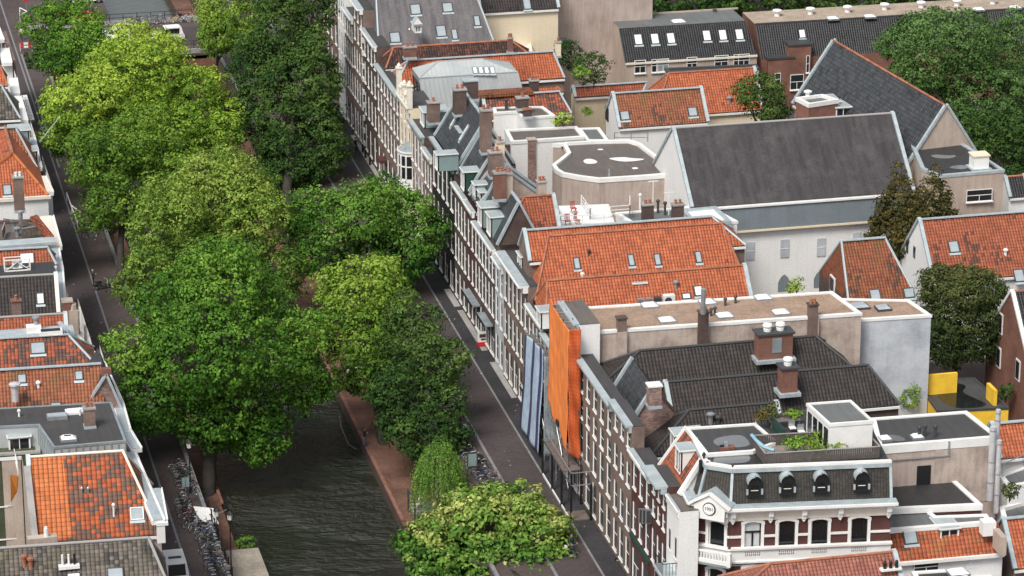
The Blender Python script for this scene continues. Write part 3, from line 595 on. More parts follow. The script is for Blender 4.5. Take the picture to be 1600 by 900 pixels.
r18b=rowhouse('row_house','narrower half of the brown brick house beyond the black downpipe',232.8,238.5,12.9,'b_brown',[(.5,3.1,3,1.1),(4.0,6.4,3,1.0),(7.6,9.5,3,1.0),(10.8,12.2,3,.95)],cor='zinc',depth=1.0,corp=.5)
r19=rowhouse('row_house','dark red brick house with closed dark windows above a green shop front',227.0,232.7,11.1,'b_wine',[(.5,3.1,2,1.8),(4.6,7.0,3,.95),(8.2,10.3,3,.95)],cor='white',depth=1.4,shop=(4.0,'green'))
r20=rowhouse('row_house','pink red house with a zinc covered cornice near the white corner building',222.6,226.9,12.1,'b_wine',[(.5,3.1,2,1.3),(4.6,7.2,3,.8),(8.4,9.6,3,.75),(10.2,11.5,3,.7)],cor='lead',corp=.9,depth=1.6)
r21=rowhouse('row_house','narrow white house with dark green arched shutters and a flat brown roof',219.2,222.5,11.6,'p_white',[(1.0,2.6,2,.6),(4.4,6.0,2,.6),(7.6,9.2,2,.6)],cor='white',corp=.2,depth=1.5,flatroof='bitbr',style='dk')
# street dormers of the row
dormer(r9,716,203,15.2,2.2,1.6,2.4,front='lead',cheek='lead')
for px,py,z,w_ in ((694,271,13.9,1.2),): dormer(r9,px-12,py-31,z+.6,w_,1.6,2)
dormer(r10,723,266,14.2,1.5,1.9,2.2,cheek='green'); dormer(r11,741,287,13.6,1.1,1.5,2.0)
dormer(r12,750,321,13.4,1.7,1.9,2.6,cheek='teal'); dormer(r12,764,336,13.2,1.7,1.9,2.6,cheek='teal'); dormer(r11,749,299,13.2,1.0,1.4,2.0)
dormer(r7,660,172,13.2,2.0,1.6,2.6,cheek='teal',front='white'); dormer(r15,842,484,11.9,1.5,1.5,2.0,cheek='white')
chimney(r9,718,122+18,18.6,1.2,.9,2.6,'b_dark',2); chimney(r9,759,172,20.2,1.0,1.0,4.2,'b_brown',2); chimney(r10,773,238,17.8,1.1,1.0,2.4,'b_brown',2); chimney(r10,781,222,18.4,.7,.9,3,'p_cream',1)
chimney(r12,780,270,17.0,1.0,.9,2.6,'b_red',2); chimney(r12,792,271,16.8,.9,.9,2.6,'p_beige',2); chimney(r11,846,284,15.2,.8,.8,2.4,'p_stain',2)
chimney(r6,677,150+10,14.6,1.2,.9,2.2,'b_brown',1)
for k,(px,py) in enumerate(((712,186),(726,208))): slopelight(r9,px,py,.35,1.7,'white','lead')
# corrugated red slope behind the very narrow house
# ---- blocks behind the row
a1=gab('big_grey_roof_house','large house with a streaky dark grey roof, five skylights and a tiny white pigeon dormer',(585,-45),(727,-52),19.5,(592,82),(772,64),12.5,tile='streak',wall='b_dark',ridge='lead',trim='b_brown')
for px,py,w_,h in ((651,179/5*1-20+5,0,0),): pass
for px,py,w_,h in ((617,59,1.1,1.2),(649,15,1.1,1.2),(699,12,1.1,1.1),(689,49,1.05,1.3),(710,54,.6,1.2)): slopelight(a1,px,py,w_*.95,h,'sky_glass','dark')
slopelight(a1,745,33,.6,1.2)
dormer(a1,653,40,15.6,.75,.8,1.6,face=0,cheek='white',top='lead'); mb=MB(); c=G(653,38,15.8); mb.poly([c+Vector((-.5,-.1,0)),c+Vector((.5,-.1,0)),c+Vector((0,-.1,.7))],M['white']); mb.poly([c+Vector((-.5,-.1,0)),c+Vector((0,-.1,.7)),c+Vector((0,1.2,.7)),c+Vector((-.5,1.2,0))],M['lead']); mb.poly([c+Vector((.5,-.1,0)),c+Vector((0,-.1,.7)),c+Vector((0,1.2,.7)),c+Vector((.5,1.2,0))],M['lead']); a1.part('dormer_gable',mb,a1.roof)
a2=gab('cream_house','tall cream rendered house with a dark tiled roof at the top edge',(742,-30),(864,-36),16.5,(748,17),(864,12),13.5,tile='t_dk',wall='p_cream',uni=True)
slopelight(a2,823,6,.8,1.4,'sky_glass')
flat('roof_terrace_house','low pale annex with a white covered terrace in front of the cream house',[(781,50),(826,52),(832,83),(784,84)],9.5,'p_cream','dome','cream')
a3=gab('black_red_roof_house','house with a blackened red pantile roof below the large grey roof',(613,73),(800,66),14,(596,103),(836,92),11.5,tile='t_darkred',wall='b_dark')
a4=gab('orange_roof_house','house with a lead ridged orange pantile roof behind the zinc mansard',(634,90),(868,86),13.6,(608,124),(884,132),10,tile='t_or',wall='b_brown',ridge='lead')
chimney(a3,640,46+28,15.4,1.3,.7,1.2,'b_red',2); chimney(a3,797,60,16.4,.5,.5,1.6,'b_red',2)
chimney(a4,872,66,14.6,.5,.6,1.6,'p_cream',1); vent(a3,640,68,r=.06,h=1.4)
a4b=gab('orange_roof_annex','small orange hipped roof annex with a dark chimney right of the zinc mansard',(812,122),(850,122),11.2,(806,143),(880,143),9,tile='t_or',wall='b_brown')
chimney(a4b,834,126,12.2,.9,.8,1.6,'b_dark',2,ang=0)
# zinc mansard building
zt,zm,zl=14.9,13.8,9.5
zb_=Bld('zinc_mansard_building','grey standing seam zinc mansard with four small square rooflights',G(740,140,zl),'building')
T0,T1=G(684,96,zt),G(752,92,zt); Mn0,Mn1=G(655,122,zm),G(810,114,zm); ml,mr=Mn0.x,G(810,114,zm).x; nb=Mn0.y
tl,tr,tb=T0.x,T1.x,(T0.y+T1.y)/2; fb=2*tb-nb; print('mansard',nb,tb)
lo0=G(646,157,zl); lo1=G(838,139,zl); ll,lr,lb=lo0.x-.2,lo1.x,lo0.y
mb=MB(); S=M['seam']
q=[Vector((ml,nb,zm)),Vector((mr,nb,zm)),Vector((mr,fb,zm)),Vector((ml,fb,zm))]; t0,t1=Vector((tl,(nb+fb)/2,zt)),Vector((tr,(nb+fb)/2,zt))
mb.poly([q[0],q[1],t1,t0],S); mb.poly([q[1],q[2],t1],S); mb.poly([q[2],q[3],t0,t1],S); mb.poly([q[3],q[0],t0],S)
l=[Vector((ll,nb-.9,zl)),Vector((mr+1.1,nb-.9,zl)),Vector((mr+1.1,fb+.9,zl)),Vector((ll,fb+.9,zl))]
for i in range(4):
    j=(i+1)%4
    if i!=3: mb.poly([l[i],l[j],q[j],q[i]],S)
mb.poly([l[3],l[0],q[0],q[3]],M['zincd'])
def seams(A,B_,C_,D_,n_,r_=.035):
    for i in range(n_+1):
        t=i/n_; mb.bar(A.lerp(B_,t),D_.lerp(C_,t),.05,.12,M['seam'],up=(B_-A).cross(D_-A))
seams(l[0],l[1],q[1],q[0],22); 
W_=mr-ml
for i in range(1,22):
    x=ml+W_*i/22; xr=min(max(x,tl),tr); f=(x-ml)/(tl-ml) if x<tl else ((mr-x)/(mr-tr) if x>tr else 1)
    mb.bar((x,nb,zm),(x,nb+(fb-nb)/2*f,zm+(zt-zm)*f),.05,.1,M['seam'])
for e in (q[0],q[3]): mb.bar(e,t0,.12,.12,M['seam'])
for e in (q[1],q[2]): mb.bar(e,t1,.12,.12,M['seam'])
mb.bar(t0,t1,.12,.12,M['seam']); mb.bar(q[0],q[1],.12,.1,M['seam'])
zb_.roof=zb_.part('roof',mb)
nn=(q[1]-q[0]).cross(t0-q[0]).normalized(); zb_.slope=(q[0]+nn*.04,nn,Vector((1,0,0)))
for px in (742,751,760,769): slopelight(zb_,px,110.5,.42,.85,'dome','steel')
mb=MB(); mb.poly([(ll,nb-.9,0),(mr+1.1,nb-.9,0),(mr+1.1,nb-.9,zl),(ll,nb-.9,zl)],M['p_white']); mb.poly([(ll,nb-.9,0),(ll,fb+.9,0),(ll,fb+.9,zl),(ll,nb-.9,zl)],M['p_white']); mb.poly([(mr+1.1,nb-.9,0),(mr+1.1,fb+.9,0),(mr+1.1,fb+.9,zl),(mr+1.1,nb-.9,zl)],M['p_white']); zb_.part('wall',mb)
mb=MB(); g0=l[0].lerp(q[0],.25);g1=l[3].lerp(q[3],.25)
for a,b in ((.08,.46),(.54,.92)):
    P=[l[0].lerp(l[3],a).lerp(q[0].lerp(q[3],a),.2),l[0].lerp(l[3],b).lerp(q[0].lerp(q[3],b),.2),l[0].lerp(l[3],b).lerp(q[0].lerp(q[3],b),.85),l[0].lerp(l[3],a).lerp(q[0].lerp(q[3],a),.85)]
    mb.poly([p-Vector((.03,0,0)) for p in P],M['glass'])
    for i in range(4): mb.bar(P[i]-Vector((.05,0,0)),P[(i+1)%4]-Vector((.05,0,0)),.1,.08,M['dark'])
zb_.part('window',mb)
a6=gab('long_red_roof_house','narrow house whose long pantile roof is black at one end, red at the other',(751,152),(873,143),12.2,(762,180),(893,178),9,tile='t_patch2',wall='b_brown',ridge='lead')
chimney(a6,735,126,17.0,1.4,.9,2.0,'b_dark',0,'lead'); chimney(a6,816,150+3,12.9,1.2,.8,1.2,'b_dark',1)
mb=MB(); p=G(783,142,12.6); mb.box((p.x,p.y,12.4),(6.4,1.8,.3),M['t_moss']); a6.part('moss_roof',mb,a6.roof)
a7=flat('white_flat_roof_annex','small white rendered annex with an angled brown flat roof and white edge',[(770,167),(848,166),(867,180),(818,184),(806,174),(772,176)],11.2,'p_white','bitbr','white',h=.12)
chimney(a7,824,171,12.4,.8,.5,.9,'b_dark',0,'rust'); vent(a7,791,168,11.4,.15,.7,'dark')
a8=flat('long_flat_roof_house','white walled house with a long narrow brown flat roof above a dark brick wall',[(789,202),(901,197),(913,213),(799,221)],10.6,'p_white','bitbr','white',h=.18)
mb=MB(); p0=G(790,224,10.3);p1=G(834,221,10.3); mb.box(((p0.x+p1.x)/2,p1.y-.2,5.1),(p1.x-p0.x+.2,.35,10.2),M['b_dark']); a8.part('brick_wall',mb)
chimney(a8,830,218,10.8,.75,.7,6,'b_old',0,'p_stain')
a8b=flat('small_flat_roof_shed','small grey flat roofed shed with a white edge beside the gable house',[(903,200),(936,199),(951,219),(917,219)],9.8,'p_white','bitg','white',h=.12)
a9=flat('curved_parapet_building','flat roofed building with a curving white parapet and stained pinkish walls',[(864,224),(880,224.5),(887,238),(875,248),(863,257),(868,264),(878,270),(905,275),(936,279),(1000,275),(1062,270),(1000,223),(984,218),(930,219)],10.8,'p_pink','bitbr','white',h=.3,w_=.35,cat='building')
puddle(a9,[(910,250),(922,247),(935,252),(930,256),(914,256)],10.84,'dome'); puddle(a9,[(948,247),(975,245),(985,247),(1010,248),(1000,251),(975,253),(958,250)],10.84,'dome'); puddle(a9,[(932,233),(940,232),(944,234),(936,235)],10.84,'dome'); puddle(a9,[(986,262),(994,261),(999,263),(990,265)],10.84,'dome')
mb=MB(); p=G(951,273,11.2); mb.tube([p-Vector((0,.12,7)),p-Vector((0,.12,-.6))],.11,M['steel'],8); a9.part('flue_pipe',mb)
a10=gab('white_gable_house','white gabled house with a mossy brown tiled roof, two skylights and a small dark dormer',(957,145),(1095,139),11.6,(966,196),(1107,190),6.8,tile='t_brown',wall='p_white',ridge='lead')
slopelight(a10,976,181,.9,1.0); slopelight(a10,1082,175,.9,1.0); dormer(a10,1039,168,9.6,1.4,1.2,1.6,face=0,cheek='steel',front='dark')
mb=MB(); 
for zz in (7.3,4.6): p=VP(949,178+(7.3-zz)*17,(a10.k[0],0,0),math.pi/2); mb.box((a10.k[0]-.03,p.y,p.z),(.1,1.2,1.4),M['glass'])
a10.part('gable_window',mb)
a11=gab('orange_hipped_roof_house','house with a bright orange hipped roof in front of the beige building',(1043,114),(1178,108),11.2,(1020,165),(1196,184),6.5,tile='t_or',wall='p_cream')
vent(a11,1140,159,r=.2,h=.35)
a11b=flat('black_edged_flat_roof_annex','long low annex with a black flat roof behind the orange hipped roof',[(1039,106),(1181,100),(1186,106),(1044,113)],10.2,'p_stain','bitb','dark',h=.1)
a12=gab('low_orange_strip_house','low annex with a narrow orange roof behind the garden wall',(893,134),(1013,131),8,(898,148),(1003,145),6.9,tile='t_or2',wall='p_cream',ridge='lead')
# beige building with the dark mansard
z0=10.5
B=Bld('beige_apartment_building','beige apartment building with a black tiled mansard and six white framed skylights',G(1070,100,0),'apartment building')
e0=G(980,93,z0-2.8); e1=G(1184,81,z0-2.8); t0=G(973,43,z0); t1=G(1168,33,z0); bk=G(942,27,z0); yb=bk.y; yf=(t0.y+t1.y)/2; ye=e0.y; xl,xr=e0.x-.2,e1.x
if yf-ye<.8: ye=yf-.9
mb=MB(); mb.poly([(xl,yf,z0),(xr-.6,yf,z0),(xr-.6,yb,z0),(xl,yb,z0)],M['bitg']); P=[Vector((xl-.05,ye,z0-3.2)),Vector((xr,ye,z0-3.2)),Vector((xr-.6,yf,z0)),Vector((xl-.05,yf,z0))]; mb.poly(P,M['t_blk'],uo=P[0],ud=(1,0,0)); mb.poly([P[1],(xr,yb,z0-3.2),(xr-.6,yb,z0),P[2]],M['t_blk']); B.roof=B.part('roof',mb)
nn=(P[1]-P[0]).cross(P[3]-P[0]).normalized(); B.slope=(P[0],nn,Vector((1,0,0)))
for px,py in ((997,62),(1023,61),(1048,60),(1104,56),(1129,55),(1155,54)): slopelight(B,px,py,.85,1.25,'dome','dark')
mb=MB(); mb.poly([(xl,ye,0),(xr,ye,0),(xr,ye,z0-3.2),(xl,ye,z0-3.2)],M['p_beige']); mb.poly([(xl,ye,0),(xl,yb+2,0),(xl,yb+2,z0-1),(xl,yb,z0),(xl,yf,z0),(xl,ye,z0-3.2)],M['p_beige']); mb.poly([(xr,ye,0),(xr,yb,0),(xr,yb,z0-3.2),(xr,ye,z0-3.2)],M['p_beige']); B.wall=B.part('wall',mb)
mb=MB(); mb.bar((xl,ye-.08,z0-3.3),(xr,ye-.08,z0-3.3),.25,.2,M['cream']); mb.bar((xl,yb,z0+.08),(xr,yb,z0+.08),.25,.16,M['p_beige']); B.part('eave_trim',mb)
for px,w_ in ((1000,1.3),(1022,.6),(1036,1.3),(1081,1.2),(1127,1.6),(1150,.6),(1162,1.3)): facewin(B,px,104-(px-1000)*.06,(0,ye,0),w_,1.5,0,'cross' if w_>1 else 'sash')
for px,py in ((1030,92+28),(1110,115)): pass
dome(B,1060,33,z0,1.4,1.1); 
for px,py in ((978,25),(1117,18)): vent(B,px,py,z0,.25,.25,'dark',False)
# long brick terrace with gravel roof
z0=9.5
B=Bld('long_brick_terrace','long brick apartment block with a pale gravel roof, vents and black tiled slope',G(1400,40,0),'apartment building')
f0=G(1180,38,z0); f1=G(1600,13,z0); bk=G(1180,20,z0); yf=f0.y; an=math.atan2(f1.y-f0.y,f1.x-f0.x); 
d=Vector((math.cos(an),math.sin(an),0)); nrm=Vector((-d.y,d.x,0)); L=48; F0=Vector((f0.x,f0.y,z0)); F1=F0+d*L; K0=F0+nrm*5.2; K1=F1+nrm*5.2; E0=F0-nrm*2.6-Vector((0,0,3.4)); E1=F1-nrm*2.6-Vector((0,0,3.4))
mb=MB(); mb.poly([F0,F1,K1,K0],M['gravelp']); mb.poly([E0,E1,F1,F0],M['t_blk'],uo=E0,ud=d); mb.bar(F0,F1,.2,.2,M['dark']); B.roof=B.part('roof',mb); nn=(E1-E0).cross(F0-E0).normalized(); B.slope=(E0,nn,d)
mb=MB(); dz=lambda v,z: Vector((v.x,v.y,z)); mb.poly([dz(E0,0),dz(E1,0),E1,E0],M['b_red']); mb.poly([dz(E0,0),E0,F0,K0,dz(K0,0)],M['b_red']); mb.poly([dz(E1,0),E1,F1,K1,dz(K1,0)],M['b_red']); mb.poly([dz(K0,0),dz(K1,0),K1,K0],M['b_red']); B.wall=B.part('wall',mb)
slopelight(B,1253,53,.7,1.0,'dome')
for px,py in ((1214,25),(1266,22),(1324,19),(1382,15),(1439,12),(1495,9),(1551,6)): vent(B,px,py,z0,.32,.55,'white')
for px,py in ((1301,28),(1359,25),(1529,14),(1586,11)): dome(B,px,py,z0,1.2,.8)
mb=MB(); p=G(1208,95,6.3); q=G(1252,90,6.5)
for (px,py,w_,h_,d_) in ((1216,88,3.0,6.2,1.2),(1258,78,2.6,7.6,1.6)):
    p=G(px,py,h_); mb.box((p.x,E0.y+.6,h_/2),(w_,2.4,h_),M['b_red'],an); mb.box((p.x,E0.y+.6,h_+.1),(w_+.2,2.6,.2),M['dark'],an)
B.part('brick_bay',mb)
wy=(0,E0.y-.62,0)
for px,py,w_,h_ in ((1215,124,.7,1.5),(1245,128,1.6,1.8),(1262,100,.4,2.0)): facewin(B,px,py,wy,w_,h_,0,'cross' if w_>1 else 'sash')
# hall with the big weathered roof
hall=gab('large_hall','large hall with a vast weathered dark grey roof above a white wall',(1049,198),(1398,181),16.5,(1090,318),(1442,299),9.6,tile='hall',pitch=40,wall='p_white',ridge='stone',trim='lead',cat='hall',eave='dark',uni=True)
u0,u1,_,_,ve,vr,vf,ze,zr=hall.k
mb=MB(); mb.box(((u0+u1)/2+.3,ve-.25,9.45),(u1-u0-1.2,.4,2.3),M['p_slate']); mb.box(((u0+u1)/2,ve-.3,10.68),(u1-u0,.6,.16),M['white']); mb.box(((u0+u1)/2,ve-.3,8.2),(u1-u0,.5,.18),M['p_cream']); hall.part('wall_band',mb)
for px,py in ((1226,388),(1283,386),(1339,377),(1172,392)):
    p=VP(px,py,(0,ve,0)); mb=MB(); mb.box((p.x,ve-.02,p.z),(.85,.12,1.8),M['p_grey']); mb.box((p.x,ve-.05,p.z),(.85,.12,.06),M['p_white']); hall.part('blind_window',mb)
for px,py in ((1225,436),(1281,430)):
    p=VP(px,py,(0,ve,0)); mb=MB(); mb.poly([(p.x-.6,ve-.06,p.z-1.2),(p.x+.6,ve-.06,p.z-1.2),(p.x+.6,ve-.06,p.z-.3),(p.x+.35,ve-.06,p.z+.2),(p.x,ve-.06,p.z+.5),(p.x-.35,ve-.06,p.z+.2),(p.x-.6,ve-.06,p.z-.3)],M['p_slate']); hall.part('pointed_window',mb)
# oblique church-like slate roof behind
c0,c1=G(1303,64,17.5),G(1478,166,17.5); an=math.atan2(c1.y-c0.y,c1.x-c0.x)
ch=gab('slate_gable_hall','steep slate roofed hall standing at an angle, with a beige gable end',(1303,64),(1480,166),17.5,(1238,162),(1438,280),10,ang=an,pitch=55,tile='slate',wall='p_beige',ridge='rust',cat='hall',uni=True)
B=flat('brick_stair_tower','small red brick stair block with a white edged flat roof against the slate gable hall',[(1244,152),(1285,147),(1310,155),(1264,162)],14.2,'b_red','bitg','white',h=.3,w_=.25,zb=0)
vent(B,1262,152,14.3,.25,.5,'white'); dormer(ch,1296,160,13.9,2.2,1.6,2.5,face=0,cheek='white'); dormer(ch,1318,168,13.6,1.6,1.4,2.5,face=0,cheek='teal')
B=flat('black_flat_roof_building','beige block with black flat roof, puddles and a white roof box',[(1420,216),(1487,212),(1569,265),(1467,274),(1440,262)],13.4,'p_beige','bitb','lead',h=.15,cat='building')
mb=MB(); p=G(1530,247,14.4); mb.box((p.x,p.y,14.1),(1.5,1.3,1.3),M['white']); mb.box((p.x,p.y,14.8),(1.7,1.5,.12),M['p_cream']); mb.box((p.x,p.y,13.5),(2.0,1.8,.12),M['lead']); B.part('roof_box',mb,B.roof)
puddle(B,[(1452,243),(1463,241),(1480,243),(1495,242),(1492,246),(1480,248),(1462,247)],13.43); puddle(B,[(1480,262),(1492,258),(1512,258),(1515,262),(1502,265)],13.43,'puddle')
p=G(1467,276,13.4); facewin(B,1530,305,(0,p.y-.0,0),2.6,1.2,0,'cross')
B=gab('small_tiled_lean_to','small dark tiled annex with a pale wall at the right edge beside the beige block',(1570,277),(1600,275),7.5,(1570,306),(1612,304),5.2,tile='t_blk',wall='p_white',uni=True)
# red roofs right
rr=gab('red_roof_white_gable_house','house with a large red pantile roof and a white gable with two small slits',(1436,342),(1640,330),12.4,(1452,420),(1660,440),6.8,tile='t_or2',wall='p_white',ridge='lead')
slopelight(rr,1490,386,.9,1.1); slopelight(rr,1592,431,.9,1.2); vent(rr,1571,397,r=.14,h=.3,m='white'); chimney(rr,1518,426,10.2,.5,.5,.7,'b_dark',0,'lead')
mb=MB()
for px,py in ((1418,386),(1429,394)): p=VP(px,py,(rr.k[0],0,0),math.pi/2); mb.box((rr.k[0]-.02,p.y,p.z),(.08,.5,1.1),M['glass'])
rr.part('gable_window',mb)
rt=gab('red_roof_brick_gable_house','steep mossy red roofed house with dark brick gable before the white hall wall',(1314,377),(1382,372),13.4,(1325,472),(1432,464),6.5,tile='t_moss',wall='b_dark',ridge='lead')
slopelight(rt,1367,461,.9,1.0,'sky_glass'); slopelight(rt,1420,458,.9,.9,'sky_glass')
mb=MB(); p=VP(1301,444,(rt.k[0],0,0),math.pi/2); mb.box((rt.k[0]-.02,p.y,p.z),(.12,1.3,1.5),M['white']); mb.box((rt.k[0]-.06,p.y,p.z),(.12,1.0,1.2),M['glass']); rt.part('gable_window',mb)
bb=gab('brick_house_black_roof','red brick house with a black tiled roof at the right edge behind the birch',(1580,456),(1700,448),11.5,(1612,585),(1720,575),4.5,tile='t_blk',wall='b_red',trim='white')
mb=MB(); u0_=bb.k[0]
for px,py in ((1564,505),(1561,558),(1591,578)): p=VP(px,py,(u0_,0,0),math.pi/2); mb.box((u0_-.03,p.y,p.z),(.1,1.0,1.9),M['white']); mb.box((u0_-.06,p.y,p.z),(.1,.75,1.6),M['glass'])
bb.part('side_window',mb)
# big orange roofs (three parallel)
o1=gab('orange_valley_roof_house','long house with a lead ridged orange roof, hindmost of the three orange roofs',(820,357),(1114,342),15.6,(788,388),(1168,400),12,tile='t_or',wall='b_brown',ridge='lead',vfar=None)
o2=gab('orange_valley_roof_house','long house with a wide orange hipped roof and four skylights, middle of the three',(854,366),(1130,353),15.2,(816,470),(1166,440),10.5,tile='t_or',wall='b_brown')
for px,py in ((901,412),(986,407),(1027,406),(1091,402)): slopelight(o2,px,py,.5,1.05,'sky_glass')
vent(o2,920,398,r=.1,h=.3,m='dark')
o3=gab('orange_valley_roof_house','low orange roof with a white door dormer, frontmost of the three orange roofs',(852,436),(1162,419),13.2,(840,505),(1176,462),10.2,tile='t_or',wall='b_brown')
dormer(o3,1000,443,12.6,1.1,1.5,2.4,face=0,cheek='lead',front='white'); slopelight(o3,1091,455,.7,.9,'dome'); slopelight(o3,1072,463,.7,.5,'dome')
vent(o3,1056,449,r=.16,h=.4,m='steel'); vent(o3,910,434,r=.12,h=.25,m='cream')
dormer(o1,812,398,12.9,1.6,1.3,2.2,face=-math.pi/2,cheek='teal',front='white'); 
mb=MB(); p=G(1022,464,12.0)
for k in range(4): mb.box((p.x-1.2+k*.75,p.y,11.6),(.55,.5,.7),M['steel'] if k!=2 else M['dark'])
p=G(1045,463,12.0); mb.box((p.x,p.y,11.7),(1.0,.5,.9),M['white']); mb.disc((p.x-.1,p.y-.27,11.7),.32,M['dark'],14,nrm=(0,-1,0)); o3.part('air_conditioner',mb,o3.roof)
# right ends of the orange roofs
rh=gab('hipped_red_roof_house','small house with a weathered red hipped roof above the white terrace',(820,309),(864,305),14.2,(781,368),(873,354),10.9,tile='t_or2',wall='p_stain')
ter=flat('roof_terrace_building','low white roof terrace with railings and red folding chairs behind the orange roofs',[(868,322),(950,319),(960,350),(874,356)],10.6,'p_white','dome','white',h=.1,cat='terrace building')
ter2=flat('cluttered_flat_roof_building','white flat roof cluttered with chimneys and vents below the large hall',[(962,332),(1105,320),(1152,345),(1000,356)],10.4,'p_white','bitg','white',h=.15,cat='building')
for px,py,z,h_ in ((1012,320,12.4,1.8),(1059,320,12.6,2.2)): chimney(ter2,px,py,z,1.0,.8,h_,'b_dark',2)
flat('white_annex_roof_building','white roofed annex against the large hall wall',[(1066,327),(1118,322),(1142,345),(1085,348)],10.7,'p_white','dome','lead',h=.2,cat='building')
for px,py in ((1028,330),(1039,333)): vent(ter2,px,py,10.6,.12,.9,'dark')
vent(ter2,1000,325,10.6,.1,1.2,'white')
mb=MB()
for (px,py,h_) in ((1020,334,3.2),(1045,336,2.2)):
    p=G(px,py,10.5); mb.tube([p,p+Vector((0,0,h_))],.05,M['white'],6); mb.bar(p+Vector((-.5,0,h_)),p+Vector((.5,0,h_)),.06,.1,M['white'])
ter2.part('aerial_mast',mb,ter2.roof)
# gravel roof building
gz=14.0
gv=flat('gravel_roof_building','long building with a tan gravel roof, white skylight domes and a stained beige side wall',[(905,480),(1300,455),(1346,489),(928,518)],gz,'p_stain','gravel','white',h=.12,cat='building')
for px,py in ((1015,476),(1042,499),(1105,471),(1132,492),(1192,464),(1220,487)): dome(gv,px,py,gz,1.25,1.0)
for px,py,h_ in ((971,497,1.5),(1099,488,1.7),(1270,476,1.6)): chimney(gv,px,py,gz+h_-.4,.75,.65,h_+1.4,'b_brown' if px!=1099 else 'b_dark',0 if px==971 else 2,'b_dark')
p=G(928,518,gz+.12); q=G(1346,489,gz+.12); mb=MB()
for px in (971,1099,1270):
    c=VP(px,520,(p.x,p.y,0),math.atan2(q.y-p.y,q.x-p.x)); mb.box((c.x,c.y-.12,gz-1.3),(.8,.5,2.6),M['p_stain'])
gv.part('pilaster',mb)
mb=MB(); c=G(1099,462,gz+3.2); mb.tube([(c.x,c.y,gz+1.6),(c.x,c.y,gz+3.8)],.2,M['steel'],10); gv.part('flue',mb,gv.roof)
for px,py in ((1111,494),(1117,492),(1133,478),(1149,474)): vent(gv,px,py,gz,.1,.5,'dark')
g2=flat('gravel_roof_annex','lower gravel roofed annex with a blotchy blue grey end wall beside the birch',[(1306,466),(1420,468),(1455,492),(1344,499)],13.0,'p_grey','gravel','white',h=.1,cat='building')
dome(g2,1343,477,13.0,1.4,1.2,m='sky_glass'); dome(g2,1380,480,13,1.1,1.0,m='sky_glass')
# ledges of old wall between gravel building and the charcoal roofs
B=Bld('old_party_wall','stained remnant of an old party wall below the gravel roof',(88,251,0),'wall'); mb=MB()
p=G(1150,540,10.5); q=G(1335,548,9.2); mb.box(((p.x+q.x)/2+1,q.y+2.6,4.9),(q.x-p.x+4,.5,9.8),M['p_stain']); B.part('wall',mb)
# charcoal roofs
d1=gab('charcoal_roof_house','hindmost charcoal pantile roof, with a wide brick chimney, below the gravel roof',(998,546),(1276,528),12.6,(930,600),(1332,575),9.0,tile='t_dk',wall='b_dark',ridge='dark')
d2=gab('charcoal_roof_house','long house with a charcoal pantile roof, middle of the three charcoal roofs',(1035,593),(1360,576),12.3,(1050,652),(1406,636),8.6,tile='t_dk',wall='b_dark',ridge='dark')
d3=gab('charcoal_roof_house','charcoal hipped roof house in front of the two longer charcoal roofs, beside the zinc gutter',(1075,640),(1214,631),11.6,(1015,712),(1225,690),8.0,tile='t_dk',wall='b_dark',ridge='dark')
def bigchim(B,px,py,zt,w_,d_,h_,pots):
    c=G(px,py,zt); mb=MB(); mb.box((c.x,c.y,zt-h_/2),(w_,d_,h_),M['b_red']); mb.box((c.x,c.y,zt+.08),(w_+.3,d_+.3,.16),M['dark']); mb.box((c.x,c.y-.05,zt-h_+.05),(w_+.5,d_+.5,.3),M['lead'])
    mb.box((c.x+.1,c.y-d_/2-.02,zt-h_*.4),(.8 if w_>2 else .01,.06,h_*.55),M['zincd'])
    for i in range(pots):
        x=c.x+(i-(pots-1)/2)*1.1; mb.lathe((x,c.y,zt+.16),[(.32,0),(.35,.25),(.2,.28),(.2,.45),(.42,.46),(.36,.62),(.1,.66)],M['white'],10)
    B.part('chimney',mb,B.roof,at=(c.x,c.y,zt-h_))
bigchim(d1,1209,519,13.9,2.9,1.3,2.3,2); bigchim(d2,1231,573,13.6,1.3,1.2,2.2,1); vent(d1,1186,572,r=.2,h=.3,m='dark'); vent(d1,1234,571,r=.1,h=.1,m='dark')
vent(d3,1110,660,r=.2,h=.6,m='steel'); vent(d3,1122,661,r=.16,h=.4,m='dark')
sg=gab('small_brick_gable_house','small cross gabled house with an old brick gable and slate slope behind the zinc gutter',(1024,603),(1030,604),13.6,(994,651),(1056,648),10.6,tile='slate',wall='b_old',quiet=False) if False else None
# small cross gable (ridge along the street)
B=Bld('small_brick_gable_house','small slate cross gable with an old brick end wall beside the long zinc gutter',(68,240,0)); f=G(992,652,11.2); ap=VP(1021,606,f,0); ri=VP(1055,645,f,0)
bN=f.y; bF=bN+6.5; rf=MB(); P=[Vector((f.x,bF,f.z)),Vector((f.x,bN,f.z)),Vector((ap.x,bN,ap.z)),Vector((ap.x,bF,ap.z))]; rf.poly(P,M['slate'],uo=P[0],ud=(0,-1,0)); rf.poly([(ap.x,bN,ap.z),(ri.x,bN,ri.z),(ri.x,bF,ri.z),(ap.x,bF,ap.z)],M['t_dk'],ud=(0,-1,0)); B.roof=B.part('roof',rf)
mb=MB(); mb.poly([(f.x,bN,0),(ri.x,bN,0),(ri.x,bN,ri.z),(ap.x,bN,ap.z),(f.x,bN,f.z)],M['b_old']); mb.poly([(f.x,bN,0),(f.x,bF,0),(f.x,bF,f.z),(f.x,bN,f.z)],M['b_brown']); mb.poly([(f.x,bF,0),(ri.x,bF,0),(ri.x,bF,ri.z),(ap.x,bF,ap.z),(f.x,bF,f.z)],M['b_old']); B.wall=B.part('wall',mb)
